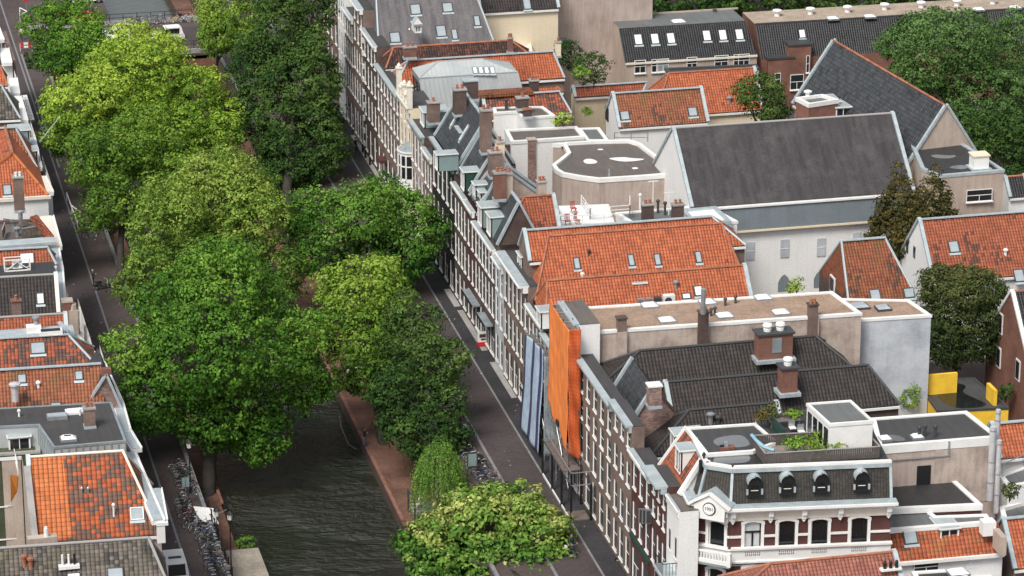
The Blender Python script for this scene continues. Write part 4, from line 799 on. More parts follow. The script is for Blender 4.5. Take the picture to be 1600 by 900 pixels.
mb=MB(); mb.bar(P[1]+Vector((0,0,.12)),P[2]+Vector((0,0,.12)),.35,.25,M['lead']); mb.bar(P[2]+Vector((0,0,.1)),Vector((ri.x,bN,ri.z+.1)),.25,.2,M['b_dark']); mb.bar(P[0]+Vector((0,0,.12)),P[3]+Vector((0,0,.12)),.35,.25,M['lead']); B.part('verge_flashing',mb,B.roof)
chimney(B,1022,602,ap.z+1.0,1.0,.9,1.8,'b_old',0,'white')
dormer(d3,1052,676,11.6,1.5,1.7,2.4,face=-math.pi/2,cheek='teal',front='white')
# ---------------------------------------------------------------- white and brick corner building with the slate mansard
cb=Bld('corner_building','brick and white corner building with slate mansard, arched dormers and round date stone','' or (72,222),'building')
Fa,Fb=Vector((66.6,218.8,0)),Vector((78.5,217.3,0)); La,Lb=Vector((64.5,220.4,0)),Vector((64.9,225.5,0)); Bk=Vector((79.6,226,0))
CA=math.atan2(Fb.y-Fa.y,Fb.x-Fa.x); fd=(Fb-Fa).normalized(); fn=Vector((fd.y,-fd.x,0))
cdv=(Fa-La); CL=cdv.length; cd=cdv.normalized(); cn=Vector((cd.y,-cd.x,0)); CCA=math.atan2(cd.y,cd.x)
ldv=(La-Lb); LL=ldv.length; ld=ldv.normalized(); ln=Vector((ld.y,-ld.x,0)); LA=math.atan2(ld.y,ld.x)
FL=(Fb-Fa).length; Z=lambda v,z: Vector((v.x,v.y,z))
def wpos(px,P,an): q=VP(px,830,P,an); return q
wc=[ (wpos(px,Fa,CA)-Fa).to_2d().length for px in (1176,1229,1280,1342)]
cw=(wpos(1120,La,CCA)-La).to_2d().length
def hole(c,w_,z0,z1): return (c-w_/2,c+w_/2,z0,z1)
mb=MB()
fh=[hole(c,1.25,z,z+2.05) for c in wc for z in (8.45,)]+[hole(c,1.15,5.0,7.0) for c in wc]
holewall(mb,Fa,fd,FL,0,10.8,fh,M['b_wine'],fn,.22); holewall(mb,La,cd,CL,0,10.8,[hole(cw,1.25,8.3,10.4),hole(cw,1.15,4.7,6.9)],M['b_wine'],cn,.22)
lh=[hole(LL*t,1.0,z,z+1.9) for t in (.28,.72) for z in (8.5,5.0)]
holewall(mb,Lb,ld,LL,0,10.8,lh,M['b_wine'],ln,.2)
mb.poly([Z(Fb,0),Z(Bk,0),Z(Bk,11.8),Z(Fb,11.8)],M['p_beige']); mb.poly([Z(Bk,0),Z(Lb,0),Z(Lb,11.8),Z(Bk,11.8)],M['p_beige']); cb.wall=cb.part('wall',mb)
def cwin(P,d,n,an,c,z,w_=1.15,h=1.9,kind=0,rim=True):
    p=P+d*c; g=MB(); q=lambda s,zz,o: p+d*s+n*o+Vector((0,0,zz))
    g.poly([q(-w_/2,z,-.14),q(w_/2,z,-.14),q(w_/2,z+h,-.14),q(-w_/2,z+h,-.14)],M['glassd'] if not kind else M['curtain'])
    o=cb.part('window',g,at=p+Vector((0,0,z)))
    f=MB(); m=M['black']
    for s0 in (-1,1): f.bar(q(s0*(w_/2-.05),z,-.1),q(s0*(w_/2-.05),z+h,-.1),.08,.1,M['black'] if s0>0 else M['white'],up=n)
    if kind: f.bar(q(-w_/2,z+h*.62,-.1),q(w_/2,z+h*.62,-.1),.12,.1,m,up=n); f.bar(q(0,z,-.1),q(0,z+h*.62,-.1),.12,.1,m,up=n)
    part('window_frame',f,o)
    t=MB(); W2=w_/2+.12; N=7
    for s0 in (-1,1): t.bar(q(s0*(w_/2+.11),z-.0,.05),q(s0*(w_/2+.11),z+h-.1,.05),.22,.14,M['white'],up=n)
    pts=[(math.sin((i/N-.5)*2*.62)*(w_/2+.26)/math.sin(.62),h-.2+(math.cos((i/N-.5)*2*.62)-math.cos(.62))*(w_/2+.26)/math.sin(.62)) for i in range(N+1)]
    for i in range(N):
        (x0,y0),(x1,y1)=pts[i],pts[i+1]; t.poly([q(x0,z+y0,.12),q(x1,z+y1,.12),q(x1,z+y1+.26,.12),q(x0,z+y0+.26,.12)],M['white']); t.poly([q(x0,z+y0,.12),q(x1,z+y1,.12),q(x1,z+y1,-.12),q(x0,z+y0,-.12)],M['white']); t.poly([q(x0,z+y0+.26,.12),q(x1,z+y1+.26,.12),q(x1,z+y1+.26,0),q(x0,z+y0+.26,0)],M['white'])
    part('arched_surround',t,o)
M['glassd']=plain('dark_window_glass',(.012,.014,.016),.06,var=.2)
for i,c in enumerate(wc): cwin(Fa,fd,fn,CA,c,8.45,1.25,2.05,kind=(i==0)); cwin(Fa,fd,fn,CA,c,5.0)
cwin(La,cd,cn,CCA,cw,8.3,1.25,2.1); cwin(La,cd,cn,CCA,cw,4.7)
for t in (.28,.72): cwin(Lb,ld,ln,LA,LL*t,8.5,1.0); cwin(Lb,ld,ln,LA,LL*t,5.0,1.0)
# string courses, parapet band, cornice
mb=MB()
def course(z,h,o,m='white',sk=True):
    for P,d,n,L in ((Fa,fd,fn,FL),(La,cd,cn,CL),(Lb,ld,ln,LL)):
        mb.bar(P+n*(o/2)+Vector((0,0,z)),P+d*L+n*(o/2)+Vector((0,0,z)),o,h,M[m],ext=o*.45)
for P,d,n,L,cs,w2 in ((Fa,fd,fn,FL,wc,.85),(La,cd,cn,CL,[cw],.85),(Lb,ld,ln,LL,[LL*.28,LL*.72],.75)):
    e=[0.0]+[x for c in cs for x in (c-w2,c+w2)]+[L]
    for a_,b_ in zip(e[::2],e[1::2]):
        if b_>a_: mb.bar(P+d*a_+n*.05+Vector((0,0,9.4)),P+d*b_+n*.05+Vector((0,0,9.4)),.10,.17,M['white'])
mb2=mb; mb=MB(); course(7.95,.95,.18); course(8.5,.16,.34); course(7.42,.14,.3); cb.part('balustrade_band',mb); mb=mb2
course(7.1,.1,.05)
for P,d,n,an,c in [(Fa,fd,fn,CA,c) for c in wc]: pass
cb.part('string_course',mb)
mb=MB()
for c in wc:
    for k in range(4):
        p=Fa+fd*(c-.45+k*.3)+fn*.20+Vector((0,0,8.08)); mb.box(p,(.2,.02,.28),M['dark'],CA); mb.box(p+fn*.015,(.07,.02,.3),M['white'],CA+0); mb.box(p+fn*.015+Vector((0,0,0)),(.2,.02,.06),M['white'],CA)
cb.part('pierced_panel',mb)
mb=MB(); course(11.15,.85,.16,'cream'); course(11.65,.22,.55); course(11.86,.2,.85); course(12.0,.08,.75,'lead'); cb.part('cornice',mb)
mb=MB()
def bracket(p,n,an):
    mb.box(p+n*.3+Vector((0,0,11.35)),(.36,.5,.4),M['white'],an); mb.box(p+n*.22+Vector((0,0,11.0)),(.32,.3,.4),M['white'],an); mb.poly([p+n*.3+Vector((0,0,10.5)),p+n*.3+fd*.2+Vector((0,0,10.8)),p+n*.3-fd*.2+Vector((0,0,10.8))],M['white'])
    mb.box(p+n*.14+Vector((0,0,10.72)),(.2,.2,.3),M['white'],an)
xs=[.15]+[(wc[i]+wc[i+1])/2 for i in range(3)]+[FL-.2]
for x in xs:
    mb=MB(); bracket(Fa+fd*x,fn,CA); cb.part('cornice_bracket',mb)
for x in (.2,CL-.2): mb=MB(); bracket(La+cd*x,cn,CCA); cb.part('cornice_bracket',mb)
# pediment with the round stone over the canted corner
mb=MB(); q=lambda s,z,o: La+cd*s+cn*o+Vector((0,0,z))
mb.poly([q(.15,10.9,.88),q(CL-.15,10.9,.88),q(CL-.1,12.0,.88),q(CL/2,13.0,.88),q(.1,12.0,.88)],M['white'])
mb.poly([q(-.3,12.05,.75),q(CL/2,13.1,.75),q(CL/2,13.1,-1.2),q(-.3,12.05,-.6)],M['lead']); mb.poly([q(CL+.3,12.05,.75),q(CL/2,13.1,.75),q(CL/2,13.1,-1.2),q(CL+.3,12.05,-.6)],M['lead'])
mb.bar(q(-.3,11.98,.9),q(CL/2,13.03,.9),.3,.18,M['white']); mb.bar(q(CL+.3,11.98,.9),q(CL/2,13.03,.9),.3,.18,M['white']); cb.part('pediment',mb)
ds=MB(); ds.disc(q(CL/2,11.8,.93),.5,M['black'],24,nrm=cn,h=.06); ds.disc(q(CL/2,11.8,.97),.43,M['white'],24,nrm=cn,h=.08); dso=cb.part('date_stone',ds)
tc=bpy.data.curves.new('numerals','FONT'); tc.body='1901'; tc.size=.36; tc.align_x='CENTER'; tc.align_y='CENTER'; tc.extrude=.01
to=bpy.data.objects.new('tmp',tc); C.objects.link(to); nm_=bpy.data.meshes.new_from_object(to.evaluated_get(bpy.context.evaluated_depsgraph_get())); bpy.data.objects.remove(to); nm_.name='numerals'; nm_.materials.clear(); nm_.materials.append(M['dark'])
to=bpy.data.objects.new('numerals',nm_); C.objects.link(to); to.parent=dso; to.location=q(CL/2,11.8,1.02)-wloc(dso); to.rotation_euler=(math.pi/2,0,CCA)
# mansard
ZT=14.5
def offs(o): # inset corner points of front-left outline
    f0=Fa-fn*o+fd*o*-.4; f1=Fb-fn*o; l0=La-cn*o; l1=Lb-ln*o; a=Fa-(fn+cn).normalized()*o*1.05; b=La-(cn+ln).normalized()*o*1.05; return l1,b,a,Vector((Fb.x,Fb.y,0))-fn*o
lo=[Z(v,12.02) for v in offs(.1)]; hi=[Z(v,ZT) for v in offs(.85)]
mb=MB()
for i in range(3): mb.poly([lo[i],lo[i+1],hi[i+1],hi[i]],M['slate_br'],uo=lo[i])
cb.roof=cb.part('roof',mb); nn=(lo[3]-lo[2]).cross(hi[2]-lo[2]).normalized(); cb.slope=(lo[2],nn,fd)
mb=MB()
for i in (1,2): mb.bar(lo[i]+Vector((0,0,.05)),hi[i]+Vector((0,0,.05)),.2,.12,M['lead'])
mb.bar(lo[3],hi[3],.2,.3,M['lead'])
for i in range(3):
    o2=(hi[i+1]-hi[i]).normalized(); n2=Vector((o2.y,-o2.x,0)); mb.bar(hi[i]+n2*.1-Vector((0,0,.1)),hi[i+1]+n2*.1-Vector((0,0,.1)),.3,.3,M['lead'],ext=.05); mb.bar(hi[i]+n2*.05+Vector((0,0,.14)),hi[i+1]+n2*.05+Vector((0,0,.14)),.38,.16,M['white'],ext=.08)
cb.part('roof_flashing',mb,cb.roof)
bkL=Z(Lb+Vector((.6,-1.2,0)),ZT); mb=MB(); rb=Z(Fb-fn*8.2,ZT)
mb.poly([hi[0],hi[1],hi[2],hi[3],rb,Vector((66.2,225.2,ZT))],M['bitb']); cb.part('flat_roof',mb,cb.roof)
for px,py in ((1178,757),(1229,754),(1282,752),(1345,749)):
    c=onplane(px,py+14,*cb.slope[:2]); c=c-fd*0; mb=MB(); w_=.50; Q=lambda s,z,o: c+fd*s+fn*o+Vector((0,0,z)); o=.25; bk_=-1.0
    arc=[(w_*math.cos(t),.85+.56*math.sin(t)) for t in [math.pi*i/10 for i in range(11)]]
    mb.poly([Q(w_,0,o)]+[Q(x,z,o) for x,z in arc]+[Q(-w_,0,o)],M['black'])
    for i in range(10):
        (x0,z0_),(x1,z1_)=arc[i],arc[i+1]; e=1.10
        mb.poly([Q(x0*e,z0_*1.08,o+.15),Q(x1*e,z1_*1.08,o+.15),Q(x1*e,z1_*1.08,bk_),Q(x0*e,z0_*1.08,bk_)],M['zinc']); mb.poly([Q(x0*e,z0_*1.08,o+.15),Q(x1*e,z1_*1.08,o+.15),Q(x1,z1_,o+.15),Q(x0,z0_,o+.15)],M['lead'] if i>4 else M['black'])
    for s_ in (-1,1): mb.poly([Q(s_*w_,0,o),Q(s_*w_,.75,o),Q(s_*w_,.75,bk_),Q(s_*w_,0,bk_)],M['black']); mb.box(Q(s_*.55,.25,o+.05),(.14,.16,.4),M['lead'],CA)
    mb.poly([Q(-.28,.25,o+.02),Q(.28,.25,o+.02),Q(.28,.75,o+.02),Q(-.28,.75,o+.02)],M['glassd']); mb.box(Q(0,.35,o+.04),(.55,.04,.05),M['cream'],CA); mb.box(Q(0,-.02,o+.06),(1.2,.3,.1),M['black'],CA)
    mb.lathe(Q(0,1.3,o+.08),[(.05,0),(.1,.1),(.04,.18),(.01,.3)],M['black'],6)
    cb.part('dormer',mb,cb.roof,at=c)
# canted corner balcony
mb=MB(); P=[La-cd*.3,Fa+cd*.3]
mb.bar(La+cn*.45+Vector((0,0,7.35)),Fa+cn*.45+Vector((0,0,7.35)),1.0,.18,M['zincd'],ext=.35); mb.bar(La+cn*.85+Vector((0,0,8.35)),Fa+cn*.85+Vector((0,0,8.35)),.14,.12,M['white'],ext=.3); mb.bar(La+cn*.85+Vector((0,0,7.6)),Fa+cn*.85+Vector((0,0,7.6)),.14,.3,M['white'],ext=.3)
for i in range(14): p=La-cd*.2+cd*(CL+.4)*i/13+cn*.85; mb.box(p+Vector((0,0,7.95)),(.09,.09,.75),M['white'],CCA)
for s in (-.3,CL+.3): mb.box(La+cd*s+cn*.85+Vector((0,0,7.95)),(.3,.3,1.1),M['white'],CCA)
cb.part('balcony',mb)
# dish on the roof edge
mb=MB(); p=G(1099,752,12.9); mb.tube([p,p+Vector((0,0,2.0))],.07,M['black'],6); mb.box(p+Vector((-.22,0,1.2)),(.25,.3,1.0),M['black']); mb.lathe(p+Vector((0,0,2.0)),[(.12,0),(.16,.12),(.1,.28),(.03,.34)],M['black'],8)
mb.tube([p+Vector((.25,0,1.15)),p+Vector((.45,-.15,1.15))],[.55,.5],M['white'],14); mb.tube([p+Vector((.1,0,1.15)),p+Vector((.22,-.05,1.15))],[.35,.5],M['white'],14)
cb.part('satellite_dish',mb,cb.roof)
# ---- block behind the corner: flat roof with pool of rain, red tiled street slope and white dormer
fb_=flat('red_slope_flat_roof_house','black flat roofed house with a large puddle and red tiled street slope',[(1072,668),(1180,661),(1214,690),(1176,704),(1104,709)],14.7,'p_white','bit','white',h=.15,w_=.2)
t0,t1=G(1072,669,14.7),G(1104,709,14.7); e0=Vector((63.6,t0.y+.4,11.6)); e1=Vector((63.6,t1.y-.3,11.6)); mb=MB(); mb.poly([e0,e1,Vector((t1.x-.06,t1.y,14.65)),Vector((t0.x-.06,t0.y,14.65))],M['t_or2'],ud=(0,-1,0)); fb_.part('tiled_slope',mb,fb_.roof)
mb=MB(); mb.bar(e1+Vector((0,0,.15)),Vector((t1.x,t1.y,14.85)),.4,.3,M['white']); mb.poly([e1,Vector((t1.x,t1.y,14.6)),Vector((t1.x+.4,t1.y,11)),Vector((63.6,t1.y-.3,10))],M['white']); fb_.part('verge_board',mb,fb_.roof); mb=MB(); mb.bar(e0+Vector((0,0,.1)),Vector((t0.x,t0.y,14.85)),.2,.2,M['white']); fb_.part('verge_board',mb,fb_.roof)
dormer(fb_,1060,700,14.3,1.5,1.9,2.6,face=-math.pi/2,cheek='white',front='white')
puddle(fb_,[(1113,689),(1122,683),(1150,679),(1163,681),(1173,693),(1168,698),(1140,700),(1118,696)],14.73); 
mb=MB(); p=G(1136,701,14.8); mb.box((p.x,p.y,14.85),(1.1,.6,.3),M['b_red']); mb.box((p.x-.1,p.y,15.15),(.3,.3,.4),M['steel']); mb.box((p.x-.3,p.y,15.05),(.5,.2,.15),M['black']); fb_.part('vent_block',mb,fb_.roof)
puddle(cb,[(1112,722),(1118,713),(1140,712),(1172,709),(1173,722),(1150,724),(1125,725)],14.53)
# timber roof terrace with plants
RT=thing('roof_terrace',(73,221,14.55),'weathered timber roof terrace enclosure with planters on the slate mansard building','roof terrace')
zt_=14.56; C0,C1,C2,C3=G(1195,727,zt_),G(1374,716,zt_),G(1350,689,zt_),G(1174,699,zt_)
def fence(name,P,Q,h,m,par,cap=True):
    mb=MB(); L=(Q-P).length; n_=max(2,int(L/.16)); d=(Q-P)/n_; a_=math.atan2((Q-P).y,(Q-P).x)
    for i in range(n_): c=P+d*(i+.5); mb.box((c.x,c.y,c.z+h/2+(.01 if i%2 else -.01)),(L/n_*.86,.04,h),M[m],a_)
    if cap: mb.bar(P+Vector((0,0,h)),Q+Vector((0,0,h)),.1,.06,M['stone']); mb.bar(P+Vector((0,0,h*.12)),Q+Vector((0,0,h*.12)),.09,.07,M[m])
    part(name,mb,par)
for P,Q in ((C0,C1),(C1,C2),(C2,C3),(C3,C0)): fence('timber_fence',P,Q,.95,'wood_d',RT)
mb=MB(); mb.poly([C0+Vector((0,0,.05)),C1+Vector((0,0,.05)),C2+Vector((0,0,.05)),C3+Vector((0,0,.05))],M['wood_l']); part('deck',mb,RT)
mb=MB(); P=[C3+Vector((0,0,1.0)),C3.lerp(C0,.35)+Vector((.0,0,1.05)),C3.lerp(C0,.7)+Vector((.25,0,1.0)),C0+Vector((.8,.3,.98))]; mb.tube(P,.13,M['bluep'] if 'bluep' in M else M.setdefault('bluep',plain('pale_blue_paint',(.25,.45,.55),.5)),6); part('blue_edge',mb,RT)
# penthouse box and plant terrace behind
ph=flat('rooftop_penthouse','small white rooftop box with a grey flat roof and glazed side, above the timber terrace',[(1261,630),(1329,625),(1364,657),(1296,662)],17.0,'white','bitg','white',h=.12,w_=.15,zb=12.0,cat='penthouse')
P=ph.P
for i in range(4):
    mb=MB()
    t0_,t1_=.06+i*.24,.06+i*.24+.18; a,b=P[0].lerp(P[3],t0_),P[0].lerp(P[3],t1_); o=Vector((-.03,0,0)); mb.poly([Vector((a.x,a.y,15))+o,Vector((b.x,b.y,15))+o,Vector((b.x,b.y,16.6))+o,Vector((a.x,a.y,16.6))+o],M['glass']); ph.part('window',mb)
mb=MB(); base=flat('terrace_flat_roof_building','flat roofed block with a green screened plant terrace beside the white penthouse box',[(1180,652),(1262,640),(1300,668),(1350,690),(1214,697)],14.4,'p_white','bitb','dark',h=.06)
S_=thing('green_screen',(76,226,14.4),'dark green privacy screen standing on the flat roof beside the penthouse box','screen'); P=G(1199,661,14.5); Q=G(1226,690,14.5); mb=MB(); mb.bar(P+Vector((0,0,.5)),Q+Vector((0,0,.5)),.06,1.0,M['green']); part('panel',mb,S_); mb=MB(); mb.bar(P,P+Vector((0,0,1.05)),.08,.08,M['dark']); part('post',mb,S_); mb=MB(); mb.bar(Q,Q+Vector((0,0,1.05)),.08,.08,M['dark']); part('post',mb,S_)
# ---- blocks at the lower right
f25=flat('black_flat_roof_block','block with a black bitumen roof, white edge and a patched plaster and brick side wall',[(1362,653),(1510,642),(1561,682),(1373,697)],12.2,'p_pink','bit','white',h=.12,fascia=.55,cat='building')
puddle(f25,[(1376,685),(1388,679),(1405,680),(1418,688),(1405,690),(1385,688)],12.24,'bitg')
for px,py in ((1383,684),(1433,681)): dome(f25,px,py,12.2,.8,.7)
for px,py in ((1436,683),(1445,680),(1461,681)): vent(f25,px,py,12.3,.13,.7,'dark')
w0=f25.P[3];w1=f25.P[2]; wd=(w1-w0).normalized(); wn=Vector((wd.y,-wd.x,0)); wa=math.atan2(wd.y,wd.x)
mb=MB(); c=w0+wd*(w1-w0).length*.72; mb.box((c.x+wn.x*.02,c.y+wn.y*.02,9.3),((w1-w0).length*.5,.06,4.6),M['p_stain'],wa); f25.part('bare_brick_patch',mb)
mb=MB(); p=w0+wd*.1+wn*.1; mb.bar(Z(p,11.1),Z(w0+wd*5.6+wn*.1,11.1),.08,.08,M['steel']); mb.bar(Z(w0+wd*5.6+wn*.1,11.1),Z(w0+wd*5.6+wn*.1,12.3),.12,.12,M['zincd']); f25.part('drain_pipe',mb)
f26=flat('black_flat_roof_annex','lower black flat roofed annex with a black chimney in front of the patched wall',[(1380,752),(1487,745),(1534,788),(1382,795)],8.8,'b_wine','bitb','white',h=.12,fascia=.35)
mb=MB(); p=G(1441,744,9.4); mb.box((p.x,p.y,9.6),(1.1,.7,1.6),M['black']); 
for k in range(3): mb.lathe((p.x-.3+k*.3,p.y,10.4),[(.12,0),(.14,.15),(.05,.2)],M['steel'],8)
f26.part('chimney',mb,f26.roof)
f27=flat('low_grey_flat_roof_house','grey flat roofed house with a stepped white edge, orange tiled front slope and white dormer',[(1382,800),(1450,797),(1462,806),(1541,803),(1549,815),(1382,828)],8.35,'p_white','bitg','white',h=.1,fascia=.2)
q0,q1=G(1382,828,8.35),G(1549,815,8.35); s0,s1=Vector((q0.x,q0.y-1.7,6.4)),Vector((q1.x+.5,q0.y-1.9,6.4)); mb=MB(); mb.poly([s0,s1,Vector((q1.x+.5,q1.y,8.35)),Vector((q0.x,q0.y,8.35))],M['t_moss2'] if 't_moss2' in M else M.setdefault('t_moss2',tilemat('ochre_red_pantiles',(.44,.12,.05),(.30,.08,.04),(.12,.07,.05),.2,tu=.31,tv=.34,moss=(.30,.17,.06))),ud=(1,0,0)); f27.part('tiled_slope',mb,f27.roof)
nn=(s1-s0).cross(Vector((q0.x,q0.y,8.35))-s0).normalized(); f27.slope=(s0,nn,Vector((1,0,0)))
mb=MB(); mb.poly([(s0.x,s0.y+.2,0),(s1.x,s1.y+.2,0),(s1.x,s1.y+.2,6.4),(s0.x,s0.y+.2,6.4)],M['p_white']); mb.bar(s0-Vector((0,.1,.1)),s1-Vector((0,.1,.1)),.25,.25,M['white']); f27.part('front_wall',mb)
slopelight(f27,1422,839,1.0,1.1,'sky_glass'); dormer(f27,1484,826,8.3,1.5,1.4,2.2,face=0,cheek='teal')
for px,w_ in ((1447,2.0),(1530,1.8)): facewin(f27,px,886,(0,s0.y+.1,0),w_,1.5,0,'cross')
mb=MB(); p=G(1552,812,9.2); mb.box((p.x-.3,p.y+.3,8.5),(1.0,.9,1.1),M['p_white']); mb.box((p.x+.2,p.y-1,7.8),(.45,1.7,1.5),M['p_beige']); f27.part('party_wall_pier',mb)
for k,(px,py,zt2,zb2,r_) in enumerate(((1552,667,13.6,7.5,.26),(1560,640,14.6,12.2,.2),(1562,688,13.0,7.0,.2))):
    p=G(px,py,zt2); mb=MB(); mb.tube([(p.x,p.y,zb2),(p.x,p.y,zt2)],r_,M['steel2'] if 'steel2' in M else M.setdefault('steel2',plain('pale_flue_steel',(.60,.61,.63),.35,.3)),12)
    for zz in (zb2+1.5,zb2+3.2,zt2-.3):
        if zz<zt2: mb.tube([(p.x,p.y,zz),(p.x,p.y,zz+.08)],r_+.03,M['steel'],12)
    f25.part('flue_pipe',mb)
br=gab('salmon_roof_house','salmon pink pantile hipped roof house at the bottom edge in front of the brick corner building',(1215,876),(1410,866),6.6,(1150,940),(1424,935),4,tile='t_salmon' if 't_salmon' in M else 't_or2',wall='b_red') if False else None
M['t_salmon']=tilemat('salmon_pantiles',(.36,.14,.10),(.27,.10,.075),(.14,.07,.055),.1,tu=.28,tv=.30)
br=gab('salmon_roof_house','salmon pink hipped pantile roof at the bottom edge before the brick corner building',(1200,878),(1398,867),9.4,(1140,925),(1412,915),4,tile='t_salmon',wall='b_red',pitch=40)
mb=MB(); p=G(1392,880,9.3)
for k in range(3): mb.lathe((p.x-.45+k*.45,p.y,8.9),[(.13,0),(.13,.5),(.08,.6)],M['black'],8)
mb.box((p.x,p.y,8.85),(1.6,.5,.14),M['white']); br.part('flue_pots',mb,br.roof)
bf=flat('bottom_black_flat_roof_shed','small black flat roof with a white dome at the very bottom edge',[(1425,893),(1500,888),(1525,915),(1440,920)],7.5,'p_white','bitb','white',h=.12)
dome(bf,1497,893,7.5,1.4,1.1)
o30=gab('orange_roof_house_lower_right','house with a bright orange pantile roof at the lower right edge',(1566,810),(1680,802),8.0,(1568,886),(1700,875),5,tile='t_or',wall='b_brown',uni=True,ridge='lead')
o30.root.name='orange_roof_house'
o31=gab('orange_roof_house','house with an orange pantile roof at the right edge beside the steel flues',(1548,661),(1680,653),10.6,(1560,712),(1700,702),8,tile='t_or',wall='p_white',uni=True,ridge='lead')
wt=flat('white_terrace_house','white rendered house with a roof balcony and potted palm at the right edge',[(1562,742),(1640,715),(1660,745),(1575,760)],8.6,'p_white','bitg','white',h=.1)
wt2=flat('palm_terrace','low white walled terrace with a dark fence at the right edge',[(1563,792),(1640,770),(1660,800),(1568,812)],6.8,'p_white','bitg','white',h=.3,cat='terrace')
# yellow building
yb_=flat('yellow_house','bright yellow rendered house with a black flat roof partly covered by rain puddles',[(1446,614),(1472,592),(1522,590),(1576,636),(1465,641)],5.6,'yellow','bit','dark',h=.08,w_=.15)
puddle(yb_,[(1470,600),(1500,598),(1512,604),(1500,612),(1530,625),(1548,634),(1500,640),(1475,630),(1462,618)],5.62,'glassd')
mb=MB(); p=G(1470,584,7.4); mb.box((p.x,p.y,3.7),(2.9,.3,7.4),M['yellow']); p=G(1446,596,6.6); mb.box((p.x,p.y,3.3),(1.2,.3,6.6),M['yellow']); p=G(1550,604,7.0); mb.box((p.x,p.y,3.5),(.3,1.8,7.0),M['yellow']); yb_.part('parapet_wall',mb)
gr=gab('little_brown_roof_shed','little brown tiled lean-to in front of the yellow house',(1452,598),(1466,610),7.2,(1442,604),(1450,618),6.4,tile='t_brown',wall='yellow') if False else None
# back garden walls
def wallb(name,label,px0,px1,z,t,h,m):
    P,Q=G(*px0,z),G(*px1,z); mb=MB(); mb.bar(Vector((P.x,P.y,z/2)),Vector((Q.x,Q.y,z/2)),t,z,M[m]); o=solo(name,mb,label,'wall'); return o
wallb('garden_wall','beige garden wall between the old party wall and the yellow house',(1344,560),(1440,585),5.5,.4,5.5,'p_beige') if False else None
wallb('garden_wall','ivy side brick garden wall near the cream house',(866,100),(905,104),5,.4,5,'b_dark')
bg1=flat('tall_grey_rendered_block','tall grey rendered block with a dark blotch behind the garden at the top edge',[(868,-40),(1016,-50),(1020,-20),(872,-12)],14,'p_pink','bitg','p_beige',cat='building')
bg2=flat('small_brick_shed','small dark brick shed with a mossy flat roof below the cream house',[(866,34),(905,32),(914,42),(868,45)],6.5,'b_dark','t_moss','stone',h=.1)
# ---------------------------------------------------------------- left bank houses (their street fronts face away), near to far
LZ=9.4
def corn(B,px0,px1,z,w_=.8,h=.35,m='lead',name='cornice',front='white'):
    """gutter cornice above the street front, outer edge from px0 (far) to px1 (near)"""
    P,Q=G(*px0,z),G(*px1,z); mb=MB(); d=(Q-P).normalized(); n=Vector((-d.y,d.x,0)); n=-n if n.x>0 else n
    o=n*(w_/2); mb.bar(P+o-Vector((0,0,h/2)),Q+o-Vector((0,0,h/2)),w_,h,M[front]); mb.bar(P+o*1.05+Vector((0,0,.03)),Q+o*1.05+Vector((0,0,.03)),w_*.72,.05,M[m]); mb.bar(P+Vector((0,0,.05)),Q+Vector((0,0,.05)),.07,.1,M['white'])
    return B.part(name,mb)
def lfront(B,y0,y1,zt,m='p_white',A=26.1,z0=0,n_=3):
    """street front of a left bank house, seen only from the side"""
    mb=MB(); hs=[]; L=y1-y0
    for fl in (1.0,4.2,6.8):
        if fl+1.9<zt:
            for i in range(n_): s=(i+.5)*L/n_; hs.append((s-.5,s+.5,fl,fl+1.9))
    holewall(mb,(A,y0),(0,1),L,0,zt,hs,M[m],(1,0)); mb.poly([(A,y0,0),(A-1.2,y0,0),(A-1.2,y0,zt),(A,y0,zt)],M[m]); B.part('front_wall',mb)
    for h in hs: window(B,(A-.02,y0+(h[0]+h[1])/2,h[2]),math.pi/2,1.0,1.9)
AL=R(-3)
l1=gab('grey_tiled_house','weathered grey tiled roof with a rounded right end at the bottom left corner',(-60,860),(232,842),11.4,(-60,930),(266,925),8,tile='t_grey',wall='b_brown',ang=AL,ridge='stone',pitch=50)
for px,py,zt_ in ((38,883,11.2),(48,887,11.2)): vent(l1,px,py,r=.15,h=.6,m='rust')
mb=MB(); c=onplane(108,888,*l1.slope[:2]); mb.box((c.x,c.y,c.z+.15),(1.5,.5,.25),M['white']); 
for k in (-.45,0,.4): mb.tube([(c.x+k,c.y,c.z+.2),(c.x+k,c.y,c.z+1.1)],.08,M['white'] if k<.3 else M['black'],8)
l1.part('flue_pipes',mb,l1.roof); slopelight(l1,180,897,1.1,.9); corn(l1,(253,763),(262,812),9.2); slopelight(l1,115,901,.9,.5,'dome')
l2=gab('patchwork_orange_roof_house','orange roof patched with dark grey tiles, with a bright orange strip',(46,714),(192,706),12.3,(50,842),(252,834),7.5,tile='t_patch',wall='p_beige',ang=AL,ridge='cream',pitch=47,zb=0)
